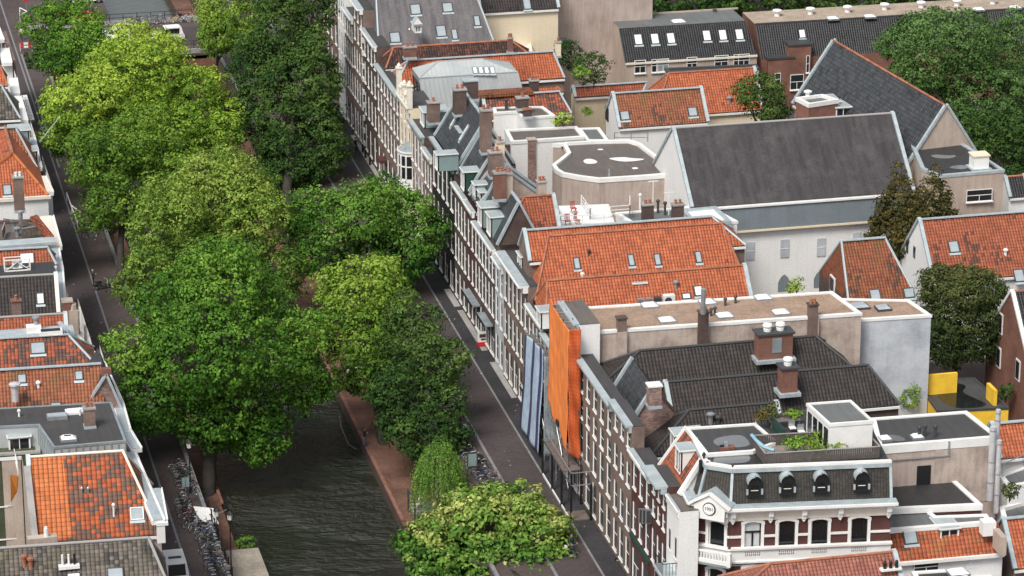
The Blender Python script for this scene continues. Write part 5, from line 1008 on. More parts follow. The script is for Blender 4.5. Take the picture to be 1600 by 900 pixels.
# the uniform bright strip on the left of that roof
K=l2.k; mb=MB(); Wf=l2.W; u0,u1,ur0,ur1,ve,vr,vf,ze,zr=K; nn=l2.slope[1]; a=Wf(ur0+.12,vr-.1,zr-.1*(zr-ze)/(vr-ve))+nn*.125; b=Wf(ur0+2.6,vr-.1,zr-.1*(zr-ze)/(vr-ve))+nn*.125; c=Wf(ur0+2.9,ve,ze)+nn*.125; d=Wf(max(u0,ur0)+.12,ve,ze)+nn*.125
mb.poly([d,c,b,a],M['t_new'],uo=Wf(ur0,vr,zr),ud=l2.slope[2]); l2.part('new_tiles',mb,l2.roof)
slopelight(l2,214,803,.95,.95,'sky_glass','white'); vent(l2,178,806,r=.08,h=.8,m='white'); vent(l2,128,771,r=.06,h=.3); vent(l2,138,771,r=.06,h=.3)
mb=MB(); p=G(66,838,9.4); mb.box((p.x,p.y,8.4),(2.2,.7,2.0),M['p_stain']); mb.lathe((p.x+.3,p.y,9.4),[(.18,0),(.16,.6),(.1,.75)],M['white'],8); l2.part('chimney',mb,l2.roof)
corn(l2,(212,706),(258,812),9.3,1.0); lfront(l2,235.2,247.4,9.0)
mb=MB(); P=G(257,815,9.1); mb.box((P.x-.3,P.y,8.3),(.6,.4,1.7),M['white']); mb.box((P.x-.2,P.y,9.0),(.9,.5,.25),M['white']); l2.part('cornice_console',mb)
l2w=flat('grey_plaster_wall_house','grey plastered house with large dark windows left of the patchwork roof',[(-40,706),(29,702),(32,713),(-40,717)],9.0,'p_beige','bitg','white',h=.15)
for px,py,w_,h_ in ((2,768,2.4,2.4),(20,768,.8,2.2),(8,826,2.6,1.6)): facewin(l2w,px,py,(0,l2w.P[3].y-.02,0),w_,h_,0,'cross' if w_>1 else 'sash')
mb=MB(); P0=G(40,716,12.2); P1=G(20,830,8.0)
wx=P0.x-.25; mb.poly([(wx,P0.y+.5,0),(wx,P0.y+.5,12.3),(wx,P0.y-1,12.0),(wx,P0.y-5.2,8.0),(wx,P0.y-5.4,0)],M['p_beige']); mb.poly([(wx+.5,P0.y+.5,0),(wx+.5,P0.y+.5,12.3),(wx+.5,P0.y-1,12.0),(wx+.5,P0.y-5.2,8.0),(wx+.5,P0.y-5.4,0)],M['p_beige']); mb.poly([(wx,P0.y-1,12.0),(wx,P0.y-5.2,8.0),(wx+.5,P0.y-5.2,8.0),(wx+.5,P0.y-1,12.0)],M['stone']); mb.poly([(wx,P0.y-5.4,0),(wx+.5,P0.y-5.4,0),(wx+.5,P0.y-5.2,8),(wx,P0.y-5.2,8)],M['p_beige']); l2.part('gable_wall',mb)
# black flat roof with zinc front
l3=flat('black_roof_zinc_front_house','black bitumen roofed house with a pale standing seam zinc front and brick chimney',[(-40,640),(173,628),(196,688),(84,698),(60,663),(-40,668)],11.2,'seam','bit','zincd',h=.06,w_=.12,fascia=.1)
mb=MB(); P=l3.P
for i,(A_,B_) in enumerate(((P[3],P[2]),(P[4],P[3]))):
    d=(B_-A_); L=d.length; d.normalize(); n=Vector((d.y,-d.x,0)); N=int(L/.55)
    for k in range(N+1): q=A_+d*(L*k/N)+n*.04; mb.bar(Vector((q.x,q.y,8.4)),Vector((q.x,q.y,11.1)),.05,.08,M['zincd'])
l3.part('zinc_seam',mb)
dome(l3,107,692-8,11.2,1.1,.7); dome(l3,66,641,11.2,1.5,.8,m='sky_glass') if False else None
dome(l3,105,683,11.2,1.0,.6); dome(l3,65,640,11.2,.1,.1) if False else None
mb=MB(); p=G(89,650,11.4); mb.box((p.x,p.y,11.35),(1.6,.8,.3),M['steel']); mb.box((p.x,p.y,11.53),(1.45,.65,.06),M['sky_glass']); l3.part('roof_light',mb,l3.roof)
mb=MB(); p=G(119,641,11.4); mb.box((p.x,p.y,11.3),(1.7,.9,.2),M['dome']); mb.box((p.x,p.y,11.44),(1.4,.6,.1),M['dome']); l3.part('roof_light',mb,l3.roof)
chimney(l3,139,638,12.8,.85,.7,1.6,'b_brown',2); vent(l3,24,624,11.3,.28,1.2,'steel2'); vent(l3,30,651,11.2,.08,.4,'white'); vent(l3,125,649,11.2,.08,.4,'white')
corn(l3,(193,629),(205,672),9.6,.9); corn(l3,(205,672),(222,700),9.5,.9); lfront(l3,247.6,259,9.3,n_=4)
l3m=flat('mossy_courtyard_house','mossy green rear wall with a white box window under the black roof',[(-40,662),(59,661),(62,705),(-40,712)],9.4,'p_moss','p_moss','stone',h=.05)
dormer(l3m,30,683,10.4,1.7,1.6,1.2,face=0,front='white',cheek='white'); 
# mossy brown long roof with the brick gable
l4=gab('long_brown_tiled_house','house with a lead ridged brown orange pantile roof and two small skylights',(-40,580),(158,570),12.8,(-40,645),(142,632),9.4,tile='t_brown2' if False else 't_brown',wall='b_brown',ang=AL,ridge='lead',uni=True,verge=False)
slopelight(l4,34,592,.65,.75,'sky_glass'); slopelight(l4,123,587,.6,.75,'sky_glass'); vent(l4,60,604,r=.12,h=.25,m='white'); slopelight(l4,87,633,.8,.4,'sky_glass')
bgp=VP(166,582,(0,l4.W(0,l4.k[4]+.3,0).y,0),0); yb2=G(160,640,9.6).y; A_=VP(166,584,(0,yb2,0),0); B_=VP(134,634,(0,yb2,0),0); C_=VP(197,655,(0,yb2,0),0)
mb=MB(); mb.poly([(B_.x,yb2,0),(C_.x,yb2,0),C_,A_,B_],M['b_old']); mb.bar(A_,C_+Vector((0,0,0)),.4,.2,M['lead']); mb.bar(A_+Vector((0,0,0)),B_,.4,.16,M['lead']); l4.part('brick_gable',mb)
mb=MB(); mb.poly([B_+Vector((0,.05,0)),A_+Vector((0,.05,0)),Vector((A_.x,yb2+6,A_.z)),Vector((B_.x,yb2+6,B_.z))],M['slate']); mb.poly([C_+Vector((0,.05,0)),A_+Vector((0,.05,0)),Vector((A_.x,yb2+6,A_.z)),Vector((C_.x,yb2+6,C_.z))],M['slate']); l4.part('cross_roof',mb,l4.roof)
mb=MB(); mb.box((A_.x,yb2+.1,A_.z+.2),(.8,.5,.5),M['b_red']); l4.part('gable_cap',mb,l4.roof)
corn(l4,(165,568),(193,629),9.3,.9)
lfront(l4,259.4,270,9.0,A=25.8)
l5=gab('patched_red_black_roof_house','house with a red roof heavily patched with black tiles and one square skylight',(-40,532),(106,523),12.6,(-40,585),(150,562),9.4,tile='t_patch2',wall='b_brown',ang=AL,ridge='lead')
slopelight(l5,59,544,1.15,1.0,'sky_glass'); chimney(l5,112,554,11.2,.9,.7,.8,'b_red',2,'stone'); chimney(l5,2,552,10.9,.8,.6,.7,'white',0,'white')
mb=MB(); p=G(45,520,12.8); mb.box((p.x,p.y+.6,12.55),(7.5,1.6,.3),M['lead']); p=G(79,518,12.9); mb.box((p.x,p.y,12.85),(1.9,.9,.35),M['white']); mb.box((p.x,p.y,13.04),(1.6,.6,.06),M['black']); p=G(60,508,13.2); mb.box((p.x-.4,p.y,12.8),(1.2,.9,.8),M['white']); l5.part('flat_top',mb,l5.roof)
vent(l5,57,514,12.8,.2,.9,'steel'); mb=MB(); a,b,c=G(88,518,12.8),G(106,524,12.6),G(148,556,9.8)
mb.bar(G(92,503,13.4),G(104,516,12.9),.3,.2,M['lead']); mb.bar(G(104,516,12.9),G(150,557,9.9),.35,.2,M['lead']); l5.part('hip_flashing',mb,l5.roof)
corn(l5,(118,520),(165,568),9.3,.8); lfront(l5,270.2,282,9.0,A=25.2)
l6=gab('low_red_ridge_house','house with a narrow red tiled slope just in front of the charcoal roof',(-40,499),(102,491),11.6,(-40,530),(104,512),10,tile='t_or2',wall='b_brown',ang=AL,ridge='stone',uni=True)
mb=MB(); p=G(105,475,11.4); mb.box((p.x,p.y,10.2),(.8,.7,3.0),M['b_red']); mb.box((p.x,p.y,11.75),(.95,.8,.2),M['p_stain']); q=G(114,490,10.5); mb.box((q.x,q.y,9.6),(.8,.8,2.6),M['p_beige']); mb.lathe((q.x,q.y,10.9),[(.4,0),(.35,.5),(.1,.7)],M['p_beige'],8); l6.part('chimney',mb,l6.roof)
l7=gab('charcoal_mossy_roof_house','black mossy tiled roof with one white skylight below an air conditioner',(-40,436),(84,430),12.0,(-40,498),(94,482),9.5,tile='t_dk',wall='b_brown',ang=AL,ridge='stone',trim='cream')
slopelight(l7,63,467,.6,1.0,'dome'); chimney(l7,25,470,11.6,.8,.6,1.7,'b_brown',1,'b_red')
mb=MB(); p=G(30,428,12.1); mb.box((p.x-1.5,p.y+1.3,11.9),(9.4,2.9,.3),M['bitb']); l7.part('flat_top',mb,l7.roof)
ac=thing('air_conditioner',tuple(G(27,421,12.1)),'white air conditioner in a braced white frame on the flat top of the charcoal roof','air conditioner')
p=G(27,421,12.1); mb=MB(); mb.box((p.x,p.y,12.6),(.9,.4,.7),M['white']); mb.disc((p.x-.1,p.y-.22,12.6),.26,M['steel'],14,nrm=(0,-1,0)); part('unit',mb,ac)
mb=MB(); X=(p.x-1.1,p.x+1.1)
for x in X: mb.bar((x,p.y-.3,12.05),(x,p.y-.3,13.1),.09,.09,M['white']); mb.bar((x,p.y+.5,12.05),(x,p.y+.5,13.1),.07,.07,M['white']); mb.bar((x,p.y-.3,13.1),(x,p.y+.5,13.1),.07,.07,M['white'])
for z in (12.1,13.1): mb.bar((X[0],p.y-.3,z),(X[1],p.y-.3,z),.09,.09,M['white']); mb.bar((X[0],p.y+.5,z),(X[1],p.y+.5,z),.07,.07,M['white'])
mb.bar((X[0],p.y-.3,12.1),(X[1]-.8,p.y-.3,13.1),.06,.06,M['white']); mb.bar((X[1],p.y-.3,12.1),(X[0]+.8,p.y-.3,13.1),.06,.06,M['white']); part('frame',mb,ac)
corn(l7,(99,420),(103,470),9.5,1.0); lfront(l7,282.4,290,9.2,A=24.4)
l8=gab('red_roof_zinc_top_house','bright red tiled slope below a pale zinc top, with a white hatch',(-40,393),(74,387),11.6,(-40,418),(88,410),9.8,tile='t_or2',wall='p_white',ang=AL,ridge='lead')
mb=MB(); p=G(34,380,11.8); mb.box((p.x-1.5,p.y+.2,11.75),(9.0,1.5,.25),M['zinc']); l8.part('zinc_top',mb,l8.roof); slopelight(l8,42,404,1.2,1.0,'dome')
mb=MB(); p=G(40,416,10.2); mb.box((p.x-2,p.y,9.9),(9.5,.6,.4),M['lead']); l8.part('box_gutter',mb)
corn(l8,(93,388),(99,420),9.4,1.0); lfront(l8,290.4,296,9.2,n_=2,A=24.8)
l9=flat('roof_deck_house','brick walled roof deck with planters and pipes above the zinc topped roof',[(-40,346),(60,342),(78,372),(-40,378)],10.2,'b_red','bitbr','b_dark',h=.3)
mb=MB(); a,b=G(52,338,12.2),G(79,372,10.6); mb.bar(a,b,.8,.25,M['t_or2']); mb.bar(G(58,341,11.5),G(60,352,11.5),.15,.15,M['wood']); l9.part('tiled_coping',mb,l9.roof)
for px,py,h_ in ((33,355,1.4),(22,360,.8),(27,368,.6)): vent(l9,px,py,10.3,.2,h_,'steel')
fence('timber_fence',G(34,372,10.4),G(60,368,10.4),.9,'wood',l9.roof); fence('timber_fence',G(4,374,10.4),G(8,362,10.4),.9,'wood',l9.roof)
mb=MB(); mb.bar(G(5,342,11.6),G(58,350,11.0),.1,.1,M['wood']); l9.part('pergola_beam',mb,l9.roof)
corn(l9,(84,337),(97,385),9.4,1.3,m='cream'); lfront(l9,296.4,304,9.2,n_=2,A=24.9)
# white walled house with the orange pyramid roof
zb3=9.8
l10=Bld('orange_pyramid_roof_house','white walled house with a steep bright orange hipped roof and brick chimney',(20,312,0))
f=G(0,310,zb3); yb3=f.y; xr=G(74,302,zb3).x; xl=xr-9.6; ap=Vector((G(20,241,13.4).x,0,0)); P0=Vector((xl,yb3,zb3));P1=Vector((xr,yb3,zb3)); pl=Vector((xl,yb3,zb3)); n=Vector((0,-math.sin(R(50)),math.cos(R(50))))
top=onplane(20,240,P0,n); T1=Vector((top.x,top.y,top.z)); T2=Vector((top.x,top.y+9,top.z)); P2=Vector((xr,top.y+9,zb3)); P3=Vector((xl,top.y+9,zb3))
mb=MB(); mb.poly([P0,P1,T1],M['t_or']); mb.poly([P1,P2,T2,T1],M['t_or']); mb.poly([P3,P0,T1,T2],M['t_or']); l10.roof=l10.part('roof',mb); l10.slope=(P0,n,Vector((1,0,0)))
mb=MB(); mb.tube([T1,P1],.16,M['t_new'],6); mb.tube([T1,P0],.16,M['t_new'],6); mb.tube([T1,T2],.16,M['rust'],6); l10.part('ridge_cap',mb,l10.roof)
mb=MB(); mb.poly([(xl,yb3,0),(xr,yb3,0),(xr,yb3,zb3),(xl,yb3,zb3)],M['p_white']); mb.poly([(xr,yb3,0),(xr,yb3+9,0),(xr,yb3+9,zb3),(xr,yb3,zb3)],M['p_white']); mb.box(((xl+xr)/2,yb3-.1,zb3-.15),(xr-xl+.5,.4,.3),M['cream']); l10.wall=l10.part('wall',mb)
chimney(l10,28,277,13.0,.95,.8,3.4,'b_brown',2,'stone',pot='white'); slopelight(l10,11,297,.75,1.0,'sky_glass'); corn(l10,(72,275),(84,300),9.8,.9,m='cream')
l11=gab('mossy_red_roof_house','dark red tiled roof behind the steep orange hipped roof, with pale verge',(-40,204),(24,199),13.2,(-40,262),(58,262),9.5,tile='t_brown',wall='b_brown',ang=AL,ridge='lead',trim='lead')
dormer(l11,44,199,11.4,2.0,1.4,2.0,face=math.pi/2,cheek='teal',front='white'); dormer(l11,57,232,10.6,1.6,1.2,1.6,face=math.pi/2,cheek='teal',front='white')
corn(l11,(55,215),(66,262),9.3,.8); lfront(l11,314,324,9.0)
l12=gab('dark_slate_roof_house','house with a dark brown tiled roof and pale verge beside the white patterned awning',(-40,138),(2,133),12.6,(-40,185),(32,184),9.5,tile='t_grey',wall='b_brown',ang=AL,ridge='lead')
corn(l12,(33,150),(44,188),9.2,.8,m='dome'); lfront(l12,330,342,8.8)
l13=gab('small_orange_roof_house','house with a small orange roof end above the white gutters near the top left',(-30,105),(0,103),12.2,(-30,135),(12,130),10.5,tile='t_or',wall='b_brown',ang=AL)
corn(l13,(27,122),(31,146),9.2,.9,m='dome'); corn(l13,(14,75),(19,98),9.2,1.1,m='dome'); lfront(l13,343,356,8.8)
l14=gab('far_left_gutter_house','house seen only by its white gutters at the far left edge near the walking person',(-60,40),(-12,38),12,(-60,80),(-6,78),10,tile='t_dk',wall='b_brown',ang=AL)
corn(l14,(0,45),(7,62),9.2,1.1,m='dome'); lfront(l14,358,374,8.8)
mb=MB(); mb.box((26.3,365,4.5),(.5,12,9),M['b_brown']); l14.part('side_wall',mb)
# ---------------------------------------------------------------- trees
def leafmesh(name,cen,nrm,size,tint,m,asp=.62):
    """one small rhombic leaf spray per row; all in scene coordinates relative to the first point"""
    n=len(cen); a=np.cross(nrm,rng.normal(size=(n,3))); a/=np.linalg.norm(a,axis=1)[:,None]+1e-9; b=np.cross(nrm,a)
    s=size[:,None]; V=np.empty((n,4,3)); k=rng.uniform(.05,.25,(n,1))
    V[:,0]=cen-a*s; V[:,1]=cen+b*s*asp+nrm*s*k; V[:,2]=cen+a*s; V[:,3]=cen-b*s*asp+nrm*s*k
    me=bpy.data.meshes.new(name); me.vertices.add(n*4); me.vertices.foreach_set('co',V.reshape(-1)); me.loops.add(n*4); me.loops.foreach_set('vertex_index',np.arange(n*4,dtype=np.int32))
    me.polygons.add(n); me.polygons.foreach_set('loop_start',np.arange(0,n*4,4,dtype=np.int32)); me.polygons.foreach_set('loop_total',np.full(n,4,dtype=np.int32)); me.update(calc_edges=True)
    at=me.attributes.new('tint','FLOAT_COLOR','FACE'); c=np.ones((n,4)); c[:,0]=np.clip(tint[:,0],0,1); c[:,1]=np.clip(tint[:,1],0,1); c[:,2]=0; at.data.foreach_set('color',c.reshape(-1)); me.materials.append(m); return me
def unit(n): v=rng.normal(size=(n,3)); return v/np.linalg.norm(v,axis=1)[:,None]
def crown_pts(lobes,dens,leaf,clump=.62,up=.35,fill=.25):
    """lobes: (centre, radii, tint). Leaf sprays gathered into clumps over each lobe, denser at its skin"""
    Cn,Nn,Sz,Ti=[],[],[],[]
    L=[(np.array(c),np.array(r),t) for c,r,t in lobes]
    for c,r,t in L:
        area=4*math.pi*((r[0]*r[1])**1.6/3+(r[0]*r[2])**1.6/3+(r[1]*r[2])**1.6/3)**(1/1.6)
        K=int(26*(clump/.62)**1.0); nc=max(6,int(area*dens/K*.92)); d=unit(nc); rad=np.where(rng.random(nc)<fill,rng.uniform(.5,.85,nc),rng.uniform(.86,1.14,nc))
        wob=1+.13*np.sin(d[:,0]*5+c[0])*np.cos(d[:,1]*4+c[1])+.08*np.sin(d[:,2]*7+c[2])
        p=c+d*r*(rad*wob)[:,None]
        keep=np.ones(nc,bool)
        for c2,r2,_ in L:
            if c2 is c: continue
            keep&=(((p-c2)/r2)**2).sum(1)>.60
        p,d=p[keep],d[keep]; nc=len(p)
        if nc==0: continue
        ct=np.clip(t+rng.normal(0,.14,nc),0,1); cs=rng.uniform(.3,.7,nc)
        cr=clump*rng.uniform(.7,1.7,nc); k=K
        off=unit(nc*k)*rng.uniform(.35,1.08,(nc*k,1))**.5; off[:,2]=np.abs(off[:,2])*.85-.25*rng.random(nc*k)
        P=np.repeat(p,k,0)+off*np.repeat(cr,k)[:,None]
        N=off*1.0+np.repeat(d,k,0)*.30+unit(nc*k)*.42; N[:,2]+=up*.6; N/=np.linalg.norm(N,axis=1)[:,None]
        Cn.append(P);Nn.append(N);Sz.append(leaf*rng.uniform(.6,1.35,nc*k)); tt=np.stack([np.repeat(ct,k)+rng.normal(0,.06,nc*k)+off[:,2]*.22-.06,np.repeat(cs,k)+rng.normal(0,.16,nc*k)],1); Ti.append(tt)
    return np.concatenate(Cn),np.concatenate(Nn),np.concatenate(Sz),np.concatenate(Ti)
def limb(mb,p,q,r0,r1,m,k=4,wob=.25):
    p,q=Vector(p),Vector(q); P=[];Rr=[]
    for i in range(k+1):
        t=i/k; o=Vector((random.uniform(-wob,wob),random.uniform(-wob,wob),0))*(1 if 0<i<k else 0); P.append(p.lerp(q,t)+o); Rr.append(r0+(r1-r0)*t)
    mb.tube(P,Rr,m,7)
def tree(name,label,lobes,base,mat,leaf=.15,dens=40,trunk=.35,clump=.62,group='trees along the canal',cat='tree',up=.35,fill=.25,branches=8,lean=None):
    """lobes given as (px,py,depth offset b, z, (ra,rb,rz), tint) or world"""
    B=thing(name,base,label,cat,group)
    LL=lobes; c,n_,s_,t_=crown_pts(LL,dens,leaf,clump,up,fill)
    me=leafmesh('crown',c-np.array(base),n_,s_,t_,mat); o=bpy.data.objects.new('crown',me); C.objects.link(o); o.parent=B
    mb=MB(); cc=np.mean([l[0] for l in LL],0); top=Vector(cc); b=Vector(base); sp=b.lerp(top,.45); limb(mb,b-Vector((0,0,.2)),sp,trunk*1.15,trunk*.75,M['bark'],4,.15); limb(mb,sp,top,trunk*.75,trunk*.25,M['bark'],3,.3)
    for i in range(branches):
        l=LL[(i*7)%len(LL)][0]; st=sp.lerp(top,random.uniform(0,.6)); limb(mb,st,Vector(l).lerp(st,.15),trunk*.42,trunk*.10,M['bark'],3,.3)
    part('trunk',mb,B,smooth=True); return B
def at(px,py,b):
    """point seen at a picture position, at distance b along the canal"""
    v=VP(px,py,(0,b,0),0); return v
def lobeset(px,py,rx,ry,b,tint=.5,n=9,depth=None,sub=.42,seed=1,flat_=1.0,tv=.12,grad=.0):
    """main crown ellipse in the picture (centre, half sizes in px of 1600) turned into a cloud of lobes"""
    rs=np.random.default_rng(seed); c=at(px,py,b); s=FPX/((c-Vector((0,0,CH))).dot(Vector((math.sin(PHI)*math.cos(TH),math.cos(PHI)*math.cos(TH),-math.sin(TH)))))
    ra=rx*1.1/s; rz=ry*1.1/s/.97; rb=depth if depth else ra*.9; cc=np.array(c); out=[(tuple(cc),(ra*.66,rb*.66,rz*.66),tint)]
    for i in range(n):
        while True:
            d=rs.normal(size=3); d/=np.linalg.norm(d)
            if d[2]>-.75: break
        k=rs.uniform(.56,.70); r_=sub*rs.uniform(.8,1.2); p=cc+d*np.array((ra,rb,rz))*k; q=min(ra,rz,rb)
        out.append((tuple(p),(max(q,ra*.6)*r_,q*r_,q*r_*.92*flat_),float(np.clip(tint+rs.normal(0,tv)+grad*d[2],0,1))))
    return out
T=[]
WL,WR=-3.3,-3.3
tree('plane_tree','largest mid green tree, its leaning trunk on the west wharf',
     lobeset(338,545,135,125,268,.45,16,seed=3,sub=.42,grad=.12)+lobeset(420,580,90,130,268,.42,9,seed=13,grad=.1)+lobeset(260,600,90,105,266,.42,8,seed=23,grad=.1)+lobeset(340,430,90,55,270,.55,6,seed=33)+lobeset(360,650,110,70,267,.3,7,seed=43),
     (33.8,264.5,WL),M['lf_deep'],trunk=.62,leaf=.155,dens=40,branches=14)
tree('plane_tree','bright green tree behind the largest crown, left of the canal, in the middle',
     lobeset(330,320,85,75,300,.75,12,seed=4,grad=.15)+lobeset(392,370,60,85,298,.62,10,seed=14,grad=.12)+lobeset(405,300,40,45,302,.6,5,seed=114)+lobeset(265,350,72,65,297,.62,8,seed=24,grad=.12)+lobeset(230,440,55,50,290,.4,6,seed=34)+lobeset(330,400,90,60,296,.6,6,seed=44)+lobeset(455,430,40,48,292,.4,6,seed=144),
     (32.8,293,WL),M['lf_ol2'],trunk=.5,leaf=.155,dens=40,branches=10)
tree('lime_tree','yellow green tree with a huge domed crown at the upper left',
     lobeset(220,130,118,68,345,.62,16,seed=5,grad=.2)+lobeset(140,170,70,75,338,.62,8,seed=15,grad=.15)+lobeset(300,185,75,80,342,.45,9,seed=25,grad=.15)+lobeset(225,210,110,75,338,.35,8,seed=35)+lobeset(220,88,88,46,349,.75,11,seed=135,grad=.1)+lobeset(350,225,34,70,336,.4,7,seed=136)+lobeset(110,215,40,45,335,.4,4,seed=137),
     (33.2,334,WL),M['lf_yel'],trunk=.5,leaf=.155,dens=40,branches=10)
tree('lime_tree','duller olive green tree in front of the yellow green dome on the left bank',
     lobeset(205,245,85,60,322,.45,10,seed=6,grad=.2)+lobeset(150,255,50,55,318,.45,6,seed=16)+lobeset(180,320,55,50,314,.35,6,seed=26)+lobeset(270,290,50,55,318,.5,5,seed=36),
     (31.5,308,0),M['lf_mid'],trunk=.4,leaf=.155,dens=40)
tree('elm_tree','dark green tree over the parked bicycles at the top left corner',
     lobeset(105,45,62,55,375,.5,10,seed=7,grad=.1)+lobeset(135,75,45,40,368,.6,6,seed=17,grad=.2)+lobeset(90,95,45,28,366,.3,5,seed=27),
     (34.0,360,WL),M['lf_deep'],trunk=.38,leaf=.155,dens=40)
tree('elm_tree','small yellowish tree at the top edge left of the tall dark tree',
     lobeset(362,28,58,48,380,.85,10,seed=8,grad=.15)+lobeset(345,60,40,38,376,.6,6,seed=18),(50.5,380,WR),M['lf_mid'],trunk=.25,leaf=.155,dens=40)
tree('tall_tree','very tall dark green tree with a pointed crown at the top centre',
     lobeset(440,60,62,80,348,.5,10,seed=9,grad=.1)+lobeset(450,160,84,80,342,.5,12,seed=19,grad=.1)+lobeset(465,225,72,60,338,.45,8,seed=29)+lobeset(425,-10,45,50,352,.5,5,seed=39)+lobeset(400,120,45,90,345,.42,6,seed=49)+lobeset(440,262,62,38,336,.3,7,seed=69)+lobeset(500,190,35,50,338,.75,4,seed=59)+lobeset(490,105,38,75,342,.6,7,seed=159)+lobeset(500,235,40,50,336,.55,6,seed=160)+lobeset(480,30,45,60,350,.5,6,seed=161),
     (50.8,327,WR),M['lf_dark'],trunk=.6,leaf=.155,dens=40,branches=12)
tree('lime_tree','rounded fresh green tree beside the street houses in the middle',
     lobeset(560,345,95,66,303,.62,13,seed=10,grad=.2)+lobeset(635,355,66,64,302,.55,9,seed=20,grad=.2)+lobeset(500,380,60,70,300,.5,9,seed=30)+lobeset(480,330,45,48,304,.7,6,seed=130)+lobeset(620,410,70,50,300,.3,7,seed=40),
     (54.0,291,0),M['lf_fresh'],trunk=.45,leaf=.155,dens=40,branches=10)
tree('maple_tree','light green tree with a layered crown on the east wharf, above the shaded wharf',
     lobeset(565,455,66,55,280,.85,11,seed=11,grad=.15)+lobeset(560,530,62,60,276,.6,9,seed=21,grad=.15)+lobeset(610,490,40,50,278,.7,5,seed=31)+lobeset(575,590,48,40,272,.25,5,seed=41)+lobeset(520,520,36,60,276,.5,6,seed=141),
     (50.6,272,WR),M['lf_mid'],trunk=.36,leaf=.155,dens=40)
tree('elm_tree','dark green irregular tree over the east wharf beside the carriageway',
     lobeset(640,520,48,62,272,.62,8,seed=12,grad=.2)+lobeset(680,580,48,62,266,.6,9,seed=22,grad=.2)+lobeset(640,610,58,55,266,.35,8,seed=32)+lobeset(665,680,62,50,262,.3,9,seed=42)+lobeset(700,640,36,45,263,.4,5,seed=52)+lobeset(615,650,36,36,264,.15,4,seed=62),
     (53.4,258.5,0),M['lf_dark'],trunk=.4,leaf=.155,dens=40,branches=10)
tree('seeding_tree','tree with yellowish flower tips on its round crown at the bottom centre',
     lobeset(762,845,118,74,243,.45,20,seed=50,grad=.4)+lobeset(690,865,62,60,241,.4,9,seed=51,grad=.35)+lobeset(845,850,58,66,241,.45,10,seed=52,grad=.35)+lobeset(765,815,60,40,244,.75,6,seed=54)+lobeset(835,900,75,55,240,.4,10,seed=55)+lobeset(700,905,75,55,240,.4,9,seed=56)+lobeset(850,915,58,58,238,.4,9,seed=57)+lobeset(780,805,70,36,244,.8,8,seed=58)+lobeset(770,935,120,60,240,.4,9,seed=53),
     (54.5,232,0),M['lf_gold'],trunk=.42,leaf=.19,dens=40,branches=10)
# weeping willow
def willow(name,label,px,py,rx,ry,b,base):
    B=thing(name,base,label,'tree','trees along the canal'); c=np.array(at(px,py-ry*.45,b)); s=19.0; ra=rx/s; H=2.1*ry/s
    P=[];N=[];S=[];Tt=[]
    for i in range(430):
        a=rng.uniform(0,2*math.pi); r0=ra*math.sqrt(rng.uniform(0,1)); start=c+np.array((math.cos(a)*r0*.75,math.sin(a)*r0*.75,(1-(r0/ra)**2)*ra*.6+max(0,1-r0/ra*1.6)*2.0*rng.random()+rng.normal(0,.3)))
        L=H*.85*rng.uniform(.35,1.05)*(0.5+.5*r0/ra); k=int(L/.09); t=np.linspace(0,1,k)[:,None]
        sw=rng.uniform(.1,.55); pth=start+np.concatenate([np.cos(a)*ra*sw*np.sqrt(t),np.sin(a)*ra*sw*np.sqrt(t),-t*L+.35*np.sin(t*3.1)*1.0],1)+rng.normal(0,.035,(k,3)); tn=rng.uniform(.25,.85)
        P.append(pth); N.append(unit(k)*np.array((1,1,.2))); S.append(rng.uniform(.07,.13,k)); Tt.append(np.stack([np.full(k,tn)+rng.normal(0,.08,k),rng.uniform(.3,.7,k)],1))
    P=np.concatenate(P);N=np.concatenate(N);N/=np.linalg.norm(N,axis=1)[:,None];S=np.concatenate(S);Tt=np.concatenate(Tt)
    me=leafmesh('crown',P-np.array(base),N,S,Tt,M['lf_will'],.4); o=bpy.data.objects.new('crown',me); C.objects.link(o); o.parent=B
    mb=MB(); b_=Vector(base); top=Vector(c)+Vector((0,0,ra*.4)); limb(mb,b_,top,.28,.1,M['bark'])
    for i in range(8): a=i*.8; limb(mb,b_.lerp(top,.7),top+Vector((math.cos(a)*ra*.6,math.sin(a)*ra*.6,.2)),.1,.03,M['bark'],3)
    part('trunk',mb,B,smooth=True)
willow('weeping_willow','small bright weeping willow beside the street steps',686,752,42,52,253.5,(52.9,251.5,0))
# trees of the back gardens
G2='trees in the back gardens'
tree('garden_tree','dark round tree between the orange roofs and the slate gable hall',lobeset(1190,157,50,34,318,.5,9,seed=60,grad=.15),tuple(at(1190,230,316))[:2]+(0,),M['lf_dark'],trunk=.3,leaf=.14,group=G2)
tree('ash_tree','large feathery green tree behind the slate gable hall at the upper right',lobeset(1470,95,95,75,330,.72,15,seed=61,grad=.1)+lobeset(1530,160,70,75,325,.6,9,seed=71)+lobeset(1420,80,55,55,334,.7,6,seed=81)+lobeset(1500,225,60,50,320,.5,6,seed=91),tuple(G(1500,330)),M['lf_ash'],trunk=.5,leaf=.155,dens=40,group=G2)
tree('ash_tree','green tree at the upper right corner beside the feathery tree',lobeset(1592,75,50,55,338,.7,9,seed=62,grad=.1)+lobeset(1590,150,40,50,332,.5,6,seed=72),tuple(G(1600,260)),M['lf_ash'],trunk=.4,leaf=.155,group=G2)
tree('yew_tree','very dark tree filling the right edge behind the black flat roof',lobeset(1580,225,50,50,312,.4,8,seed=63)+lobeset(1545,215,40,40,314,.3,6,seed=73)+lobeset(1600,290,45,40,308,.2,6,seed=83),tuple(G(1585,380)),M['lf_dark'],trunk=.4,leaf=.155,group=G2)
